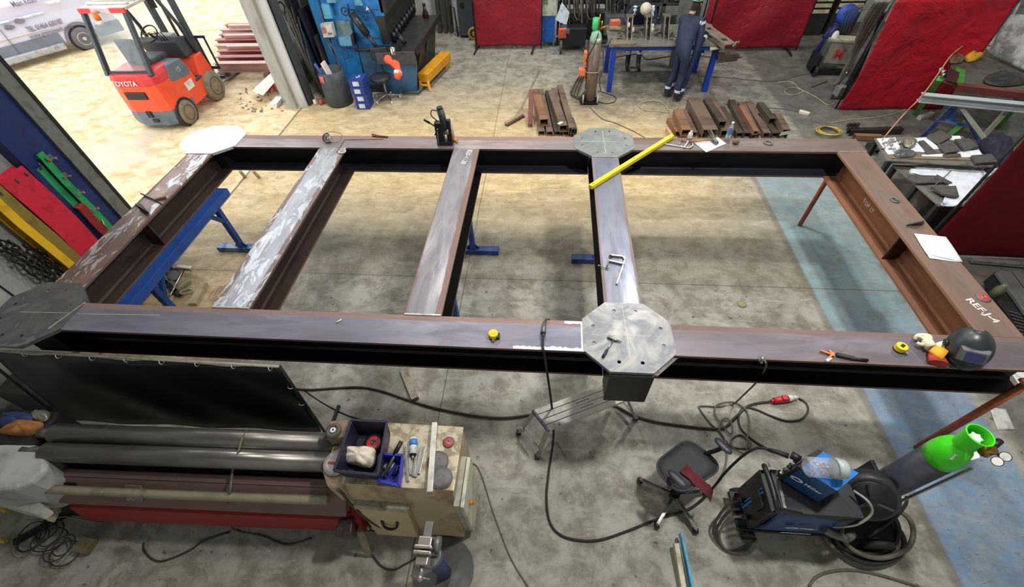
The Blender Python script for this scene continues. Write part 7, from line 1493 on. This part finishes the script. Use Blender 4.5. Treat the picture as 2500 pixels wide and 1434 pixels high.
# broom
BM = thing('broom', 'broom lying on the floor left of the steel stack', 'broom', W(1257, 290, 0)); bw = mat('broom_wood', (160, 138, 112), .6)
obj('handle', B().cyl(W(1259, 284, .07), W(1317, 169, .04), .014), mat('broom_handle', (176, 166, 146), .6), BM); obj('head', B().bar(W(1234, 302, .05), W(1276, 279, .05), .07, .05), bw, BM, bev=.01); obj('bristles', B().bar(W(1236, 306, .02), W(1277, 283, .02), .08, .035), mat('bristle_brown', (84, 70, 56), .9, bump=1), BM)
# steel stacks behind the rear beam
s1 = mat('section_brown', (126, 106, 92), .5, .25, (96, 78, 68), 4, strz=(.4, 1, 1)); s2 = mat('section_rust', (148, 108, 78), .55, .15, (116, 84, 64), 4, strz=(.4, 1, 1)); s3 = mat('section_red', (116, 60, 52), .55, .1, (92, 48, 42), 4); s4 = mat('section_dark', (88, 78, 68), .5, .3, (64, 56, 50), 4)
cutm = mat('cut_edge', (206, 194, 184), .4, .5)
def sect(pf, pb, z, w, h, m, label, kind='chan', grp=None, hollow=True):
    a, c = W(pf[0], pf[1], z), W(pb[0], pb[1], z); a = a+V((0, 0, h/2)); c = c+V((0, 0, h/2)); t = thing('steel_section', label, 'steel section', (a.x, a.y, z), group=grp)
    if kind == 'box':
        b = B(); F = frame_from(c-a); L_ = (c-a).length; th = .010
        def rg(x, k): return [a+F @ V((x, y, zz)) for y, zz in ((-w/2+k, -h/2+k), (w/2-k, -h/2+k), (w/2-k, h/2-k), (-w/2+k, h/2-k))]
        b.rings([rg(0, th), rg(0, 0), rg(L_, 0), rg(L_, th)], sm=False, closed=True); obj('tube_wall', b, m, t)
    else:
        prof = chan_prof(w, h, .010) if kind == 'chan' else ibeam_prof(w, h, .010); obj('profile', B().extr(prof, a, c), m, t)
    return t
G1 = 'steel sections in the left stack behind the frame'; G2 = 'steel sections in the right stack behind the frame'
ordn = ('leftmost', 'second from the left', 'third from the left', 'fourth from the left', 'fifth from the left', 'sixth from the left')
for i, (f, bk, w) in enumerate((((1322, 332), (1306, 228), .12), ((1342, 333), (1320, 228), .12), ((1361, 333), (1337, 232), .12), ((1381, 333), (1352, 226), .12), ((1399, 333), (1366, 218), .12))):
    sect(f, bk, .0, w, .10, (s1, s1, s4, s1, s1)[i], ordn[i]+' bottom section of the left steel stack', 'chan', G1)
single('upright_angle', B().extr(chan_prof(.09, .09, .012), W(1294, 306, .05), W(1297, 224, .42)), s3, 'dark red steel section at the left end of the left stack', 'steel section')
for i, (f, bk, w, h, m_, k, lb) in enumerate((((1328, 308), (1310, 246), .16, .14, s2, 'box', 'top left box section of the left stack with bright cut end'), ((1375, 322), (1346, 236), .15, .13, s1, 'box', 'top middle box section of the left stack'), ((1396, 326), (1374, 250), .12, .12, s1, 'chan', 'top right channel of the left stack with white cut edge'), ((1401, 328), (1392, 300), .11, .11, s4, 'box', 'short box section at the right end of the left stack'))):
    sect(f, bk, .102, w, h, m_, lb, k, G1)
single('white_tag', B().bar(W(1363, 303, .24), W(1373, 298, .24), .06, .004), wht, 'white tag on the left steel stack', 'tag')
L2 = [((1655, 334), (1634, 300), s2, 'chan'), ((1672, 335), (1650, 300), s1, 'chan'), ((1690, 336), (1664, 280), s1, 'chan'), ((1712, 337), (1680, 268), s1, 'chan'), ((1770, 338), (1725, 258), s1, 'box'), ((1803, 338), (1756, 272), s4, 'chan'), ((1822, 338), (1782, 256), s4, 'chan'), ((1842, 338), (1806, 262), s1, 'chan'), ((1868, 338), (1822, 260), s1, 'box'), ((1890, 338), (1852, 290), s4, 'chan'), ((1910, 338), (1880, 290), s4, 'chan')]
o2 = ('leftmost', 'second', 'third', 'fourth', 'fifth', 'sixth', 'seventh', 'eighth', 'ninth', 'tenth', 'rightmost')
for i, (f, bk, m_, k) in enumerate(L2): sect(f, bk, 0, .13 if i != 4 else .22, .11 if i != 4 else .16, m_, o2[i]+' bottom section of the right steel stack'+(' from the left' if 0 < i < 10 else ''), k, G2)
for f, bk, w, h, m_, k, z, lb in (((1672, 333), (1651, 282), .16, .13, s2, 'box', .112, 'orange-brown box section on top at the left of the right stack'), ((1730, 334), (1690, 256), .26, .14, s1, 'chan', .112, 'wide brown channel on top of the right stack'), ((1760, 312), (1722, 256), .13, .12, s4, 'box', .165, 'grey box section with bright cut ends on the right stack'), ((1843, 330), (1806, 268), .09, .08, s2, 'box', .112, 'slim brown section on top beside the bottle'), ((1882, 302), (1852, 262), .12, .10, s4, 'chan', .112, 'short dark channel lying on the right part of the right stack'), ((1915, 330), (1893, 290), .12, .11, s1, 'chan', .112, 'short brown channel at the right end of the right stack')):
    sect(f, bk, z, w, h, m_, lb, k, G2)
single('green_plate', B().hexa([W(x, y, .26) for x, y in ((1902, 332), (1926, 328), (1927, 319), (1908, 323))]+[W(x, y, .27) for x, y in ((1902, 332), (1926, 328), (1927, 319), (1908, 323))]), mat('plate_greengrey', (122, 134, 116), .6), 'small green-grey plate at the right end of the right stack', 'plate')
single('timber_wedge', B().bar(W(1628, 318, .05), W(1640, 336, .05), .05, .1), mat('wedge_tan', (206, 166, 118), .7), 'pale timber wedge at the left end of the right steel stack', 'timber')
# ================================================================ right side benches
WDB = mat('bench_plate', (128, 128, 120), .5, .3, (96, 96, 90), 7); grn = mat('bench_green', (70, 150, 62), .5, 0, (54, 118, 50), 6)
pg = mat('plate_dark_grey', (98, 96, 92), .55, .3, (78, 76, 72), 10)
def table_px(name, label, px, z, m, th=.02, legs=True, cat='bench'):
    P = [W(x, y, z) for x, y in px]; cen = sum(P, V())/len(P); t = thing(name, label, cat, (cen.x, cen.y, 0))
    obj('bench_top', B().rings([[p-V((0, 0, th)) for p in P], P], sm=False), m, t, bev=.002)
    if legs:
        for p in P: q_ = p.lerp(cen, .08); obj('leg', B().box(q_.x-.03, q_.x+.03, q_.y-.03, q_.y+.03, 0, z-th), sgr, t)
    return t
RB = table_px('steel_bench', 'low steel bench covered with papers and cut plates, right of the frame', [(2135, 337), (2165, 392), (2437, 408), (2350, 332)], .72, WDB)
obj('front_rail', B().bar(W(2168, 389, .69), W(2362, 394, .69), .07, .09), mat('rail_brown', (150, 134, 112), .5, .2, (124, 96, 76), 7), RB, bev=.004)
def flat_px(name, px, z, th, m, label, cat, group=None):
    P = [W(x, y, z) for x, y in px]; return single(name, B().rings([P, [p+V((0, 0, th)) for p in P]], sm=False), m, label, cat, group)
for i, (px, z, th, m_, lb, nm) in enumerate((
    ([(2140, 339), (2185, 336), (2205, 374), (2168, 378)], .722, .003, white, 'white paper under the pale nuts at the left end of the low bench', 'paper_sheet'),
    ([(2232, 338), (2262, 336), (2296, 364), (2262, 366)], .722, .003, white, 'white paper strip in the middle of the low bench', 'paper_sheet'),
    ([(2208, 346), (2236, 346), (2260, 372), (2218, 370)], .722, .003, white, 'small torn white paper left of the middle of the low bench', 'paper_sheet'),
    ([(2250, 378), (2308, 376), (2312, 388), (2252, 388)], .722, .003, white, 'white paper at the front edge of the low bench', 'paper_sheet'),
    ([(2310, 332), (2344, 332), (2348, 344), (2318, 342)], .722, .003, white, 'white paper at the back of the low bench', 'paper_sheet'),
    ([(2334, 372), (2390, 366), (2398, 380), (2350, 386)], .722, .003, white, 'white paper at the right of the low bench', 'paper_sheet'),
    ([(2262, 336), (2292, 322), (2322, 338), (2290, 354)], .735, .03, pg, 'large grey plate at the back of the low bench', 'steel_plate'),
    ([(2288, 356), (2328, 354), (2340, 372), (2306, 378)], .735, .03, pg, 'grey plate in the middle of the low bench', 'steel_plate'),
    ([(2328, 344), (2362, 342), (2386, 362), (2352, 370)], .735, .03, pg, 'grey plate on the right half of the low bench', 'steel_plate'),
    ([(2300, 380), (2342, 378), (2344, 385), (2304, 387)], .725, .02, pg, 'narrow grey plate at the front of the low bench', 'steel_plate'),
    ([(2242, 346), (2254, 344), (2288, 376), (2262, 378)], .725, .012, pg, 'long thin grey plate across the low bench', 'steel_plate'),
    ([(2368, 384), (2416, 380), (2434, 400), (2380, 402)], .735, .03, pg, 'grey plate at the right front corner of the low bench', 'steel_plate'))):
    flat_px(nm, px, z, th, m_, lb, 'paper' if 'paper' in nm else 'steel plate')
b = B(); rr = random.Random(19)
for i in range(26):
    p = W(rr.uniform(2150, 2198), rr.uniform(340, 372), .735); b.cyl(p, p+V((rr.uniform(-.05, .05), rr.uniform(-.04, .04), .015)), rr.uniform(.012, .02), n=8)
tag(obj('bolt_pile', b, mat('bolt_pale', (186, 180, 182), .4, .4)), 'pile of pale bolts and nuts at the left end of the low bench', 'bolts', None, 'stuff')
cloth_lump('foil_bundle', 'dull foil bundle on the low bench beside the bolts', 'bundle', [(2206, 344), (2226, 340), (2236, 350), (2226, 362), (2208, 358)], .74, .06, MATS['foil'], 21, .8)
cloth_lump('dark_bag', 'shiny dark plastic bag at the front of the low bench', 'bag', [(2184, 374), (2204, 364), (2236, 372), (2228, 384), (2190, 384)], .74, .04, mat('bag_dark', (84, 88, 88), .25, .1, (120, 124, 124), 20), 25, .7)
cloth_lump('cloth_heap', 'dark navy cloth heap with purple hose at the right end of the low bench', 'cloth', [(2388, 352), (2414, 336), (2450, 346), (2466, 380), (2450, 412), (2420, 396), (2396, 372)], .63, .18, mat('heap_navy', (32, 34, 58), .8, 0, (22, 22, 34), 9, bump=.4), 31, .7)
R2 = table_px('steel_bench', 'second steel bench in front of the low one, carrying a large crumpled drawing', [(2178, 402), (2236, 452), (2294, 503), (2352, 503), (2430, 412)], .60, WDB)
white2 = mat('paper_crumpled', (228, 234, 244), .75, 0, (206, 214, 230), 7, bump=.8, spec=.2)
def crumple(name, px, z, label, seed=0):
    P = [W(x, y, z) for x, y in px]; cen = sum(P, V())/len(P); loop = spl(P, 5, True); rr = random.Random(seed); b = B(); n = len(loop); rings_ = []
    for k in range(7):
        s = 1-k/7.0; rings_.append([V((cen.x+(p.x-cen.x)*s, cen.y+(p.y-cen.y)*s, z+.004+rr.uniform(0, .022))) for p in loop])
    b.rings(rings_); b.rings([[p-V((0, 0, .004)) for p in loop], loop]); return single(name, b, white2, label, 'paper')
crumple('crumpled_drawing', [(2222, 424), (2238, 404), (2300, 403), (2352, 405), (2398, 424), (2396, 444), (2362, 478), (2346, 502), (2298, 500), (2326, 468), (2306, 450), (2286, 430)], .602, 'large crumpled white drawing spread over the second steel bench', 3)
crumple('torn_paper', [(2386, 408), (2420, 402), (2432, 414), (2404, 438), (2398, 424)], .605, 'torn white paper at the right of the large crumpled drawing', 5)
for px, z, th, lb in (([(2206, 436), (2226, 430), (2290, 432), (2300, 448), (2236, 450)], .62, .02, 'grey slotted plate on the left of the second bench'), ([(2270, 460), (2330, 458), (2338, 484), (2300, 478)], .64, .03, 'grey angle plate lying on the crumpled drawing'), ([(2286, 428), (2324, 448), (2312, 450), (2280, 436)], .63, .015, 'narrow dark plate on the crumpled drawing')):
    flat_px('steel_plate', px, z, th, pg, lb, 'steel plate')
single('thin_rod', B().cyl(W(2276, 458, .63), W(2322, 418, .66), .006), steel_d, 'thin steel rod lying across the crumpled drawing', 'rod')
single('bent_channel', B().extr(chan_prof(.16, .10, .01), W(2268, 462, .56), W(2238, 502, .30)), mat('channel_shiny', (150, 148, 136), .35, .6, (104, 102, 94), 6), 'shiny steel channel leaning against the second bench', 'channel')
single('machine_part', B().bar(W(2262, 520, .2), W(2330, 525, .2), .3, .3), sgr, 'dark steel box on the floor below the second bench', 'steel box', bev=.01)
# floor stock by the rear right corner
for i, (f, bk, w, lb, m_) in enumerate((((2072, 322), (2200, 318), .10, 'dark steel section on the floor behind the low bench', sgr), ((2085, 334), (2150, 336), .09, 'short rusty section on the floor beside the rear right corner of the frame', s2), ((2120, 352), (2140, 372), .08, 'dark angle standing between the low bench and the frame', sgr))):
    single('steel_section', B().extr(chan_prof(w, w, .008), W(f[0], f[1], .06), W(bk[0], bk[1], .06)), m_, lb, 'steel section')
b = B()
for i in range(6): b.extr(box_prof(.05, .05), W(2070+(i % 3)*9, 307+(i//3)*9, .10), W(2078+(i % 3)*9, 304+(i//3)*9, .10))
tag(obj('hollow_offcuts', b, sgr), 'bunch of small square tube offcuts on the floor at the rear right', 'offcuts', None, 'stuff')
# white beam on blue trestle
wb = mat('beam_white', (190, 202, 204), .45, .1, (160, 172, 176), 5, strz=(.3, 1, 1)); btl = mat('trestle_worn_blue', (96, 124, 172), .5, .1, (52, 78, 140), 6, lo=.4, hi=.6)
a, c = W(2246, 238, .93), W(2560, 268, .93)
single('painted_steel_section', B().extr(ibeam_prof(.12, .12, .012), a, c), wb, 'pale painted steel beam resting on the blue trestle at the right', 'beam')
a2, c2 = W(2332, 212, .96), W(2560, 240, .96); single('brown_channel', B().extr(chan_prof(.12, .10, .01), a2, c2), s3, 'dark brown steel channel lying behind the pale beam', 'channel')
BT = thing('a_frame_trestle', 'worn blue A-frame trestle below the pale beam at the right', 'trestle', W(2340, 330, 0))
top = W(2338, 250, .86)
for q_, m_, nm in ((W(2248, 338, 0), btl, 'leg'), (W(2412, 386, .0), btl, 'leg')): obj(nm, B().bar(top, q_, .07, .05), m_, BT, bev=.003)
p1_ = top.lerp(W(2248, 338, 0), .45); p2_ = top.lerp(W(2412, 386, 0), .42); obj('cross_bar', B().bar(p1_, p2_, .05, .04), btl, BT); obj('gusset_plate', B().rings([[top, p1_.lerp(top, .2), p1_.lerp(p2_, .5)], [v+V((0, .01, 0)) for v in (top, p1_.lerp(top, .2), p1_.lerp(p2_, .5))]], sm=False), mat('gusset_blue', (44, 110, 190), .5), BT)
pal = mat('strut_pale', (176, 180, 166), .5, 0, (148, 150, 138), 6)
single('pale_strut', B().bar(W(2340, 252, .88), W(2432, 378, .25), .06, .05), pal, 'pale strut sloping down right from the pale beam', 'strut'); single('pale_strut', B().bar(W(2462, 266, .86), W(2404, 330, .40), .06, .05), pal, 'pale strut sloping down left from the pale beam', 'strut')
# green bench behind
GB = thing('green_bench', 'green legged bench with a grimy top behind the pale beam', 'bench', W(2420, 200, 0))
T_ = [W(x, y, .95) for x, y in ((2326, 152), (2304, 196), (2346, 212), (2560, 235), (2560, 140), (2420, 138))]
obj('bench_top', B().rings([[p-V((0, 0, .03)) for p in T_], T_], sm=False), mat('top_grimy', (96, 94, 84), .6, .2, (72, 70, 64), 6), GB)
obj('green_side', B().rings([[W(x, y, .955) for x, y in ((2334, 162), (2358, 170), (2352, 208), (2332, 200))], [W(x, y, .962) for x, y in ((2334, 162), (2358, 170), (2352, 208), (2332, 200))]], sm=False), grn, GB)
obj('leg', B().bar(W(2296, 192, .92), W(2236, 276, .03), .09, .09), grn, GB); obj('leg', B().bar(W(2372, 290, .35), W(2305, 342, .0), .09, .09), grn, GB); obj('leg', B().box(8.2, 8.3, 8.2, 8.3, 0, .92), grn, GB)
single('dark_red_box', B().hexa([W(x, y, .97) for x, y in ((2310, 200), (2334, 206), (2342, 180), (2322, 168))]+[W(x, y, 1.05) for x, y in ((2308, 196), (2332, 202), (2342, 176), (2320, 166))]), mat('box_maroon', (60, 22, 24), .6), 'dark maroon box on the corner of the green bench', 'box')
single('chrome_clamp', B().sph(W(2297, 170, 1.02), .04, 8, 6).sph(W(2303, 176, 1.0), .04, 8, 6).sph(W(2304, 183, .98), .035, 8, 6), chrome, 'shiny chrome clamp at the left end of the green bench', 'clamp')
single('wood_block', B().bar(W(2244, 288, .04), W(2276, 278, .05), .08, .07), pal, 'short pale block on the floor at the green leg', 'block')
single('air_hose', B().tube(spl([W(2124, 380, .25), W(2170, 322, .55), W(2210, 276, .75), W(2240, 246, .95), W(2268, 212, 1.02), W(2296, 172, 1.08), W(2322, 136, 1.15), W(2352, 112, 1.15), W(2372, 108, 1.1), W(2420, 112, 1.0)], 6), .012, 7), mat('hose_tan', (186, 140, 112), .5), 'tan air hose rising from the frame corner past the pale beam to the green bench', 'hose')
cloth_lump('yellow_bag', 'orange yellow cloth bag on the green bench under the red curtain', 'bag', [(2350, 130), (2372, 112), (2404, 112), (2400, 136), (2380, 150), (2356, 150)], .96, .14, mat('bag_yellow', (206, 158, 36), .7, 0, (150, 116, 48), 7, bump=.4), 41, .8)
cloth_lump('rope_heap', 'brown tangled rope heap left of the yellow bag on the green bench', 'rope', [(2316, 150), (2332, 128), (2352, 128), (2352, 150), (2332, 156)], .96, .08, mat('rope_brown', (112, 84, 66), .8, 0, (66, 50, 44), 16, bump=.7), 43, 1.0)
cloth_lump('dark_gloves', 'black cloth heap on the green bench in front of the white sheeting', 'cloth', [(2400, 200), (2422, 180), (2470, 178), (2500, 190), (2500, 206), (2440, 212)], .96, .07, mat('heap_black', (40, 40, 42), .6, 0, (64, 64, 62), 12, bump=.5), 45, .8)
# white sheeting leaning at the far right
SHT = thing('plastic_sheeting', 'stack of crumpled white and grey sheeting leaning at the top right corner', 'sheeting', W(2470, 180, .9))
shw = mat('sheeting_white', (186, 188, 188), .5, 0, (120, 122, 124), 5, lo=.4, hi=.62, bump=.6); shg = mat('sheeting_grey', (104, 106, 106), .5, 0, (70, 72, 74), 6, bump=.5)
C_ = [W(2412, 132, 1.0), W(2540, 190, 1.0), W(2620, 0, 1.9), W(2474, -10, 1.9)]
for k, m_ in enumerate((shw, shg, shw)):
    rr = random.Random(k+50); ph = [rr.uniform(0, 6) for _ in range(4)]; off = V((.05*k, -.05*k, .035*k)); sc_ = 1-.12*k
    def fs(u, v):
        u2 = .5+(u-.5)*sc_; v2 = .5+(v-.5)*sc_
        p = C_[0]*(1-u2)*(1-v2)+C_[1]*u2*(1-v2)+C_[2]*u2*v2+C_[3]*(1-u2)*v2+off
        return p+V((0, -.4, .3))*(.04*sin(9*u+ph[0]+3*v)*cos(7*v+ph[1])+.02*sin(23*u+ph[2])*sin(17*v))
    obj('sheet_layer', B().grid(fs, 22, 22, (0, .01, 0)), m_, SHT)
# dark grating and boxes right of the frame front
GR = thing('grating_stack', 'dark steel grating and grey panels stacked on the floor right of the red disc', 'grating', W(2460, 730, 0))
obj('frame_box', B().hexa([W(x, y, 0) for x, y in ((2404, 700), (2434, 676), (2520, 800), (2500, 830))]+[W(x, y, .22) for x, y in ((2400, 688), (2430, 664), (2530, 800), (2505, 832))]), black, GR)
for i, (p, q_, w_) in enumerate((((2436, 668), (2540, 812), .06), ((2452, 664), (2560, 810), .14), ((2478, 664), (2590, 812), .14))): obj('grey_panel', B().bar(W(*p, .25), W(*q_, .25), w_, .04), mat('panel_midgrey', (98, 98, 96), .5, .1, (84, 84, 82), 6), GR, bev=.004)
rr = random.Random(9)
for i in range(8): p = W(2462+i*5, 760+i*9, .235); obj('grating_bar', B().bar(p, p+V((.10, -.05, 0)), .012, .012), steel_d, GR)
obj('long_rail', B().bar(W(2372, 636, .05), W(2560, 652, .05), .06, .05), mat('rail_pale', (128, 130, 126), .5), GR)
single('oil_bottle', B().lathe([(.05, 0), (.05, .10), (.03, .15), (.02, .18)], W(2426, 720, .22)), mat('bottle_olive', (104, 104, 78), .35), 'olive plastic bottle on the dark grating beside the red disc', 'bottle')
single('white_card', B().rings([[W(x, y, .001) for x, y in ((2464, 906), (2530, 905), (2530, 958), (2488, 940))], [W(x, y, .006) for x, y in ((2464, 906), (2530, 905), (2530, 958), (2488, 940))]], sm=False), wht, 'white card on the floor by the front right end of the frame', 'card')
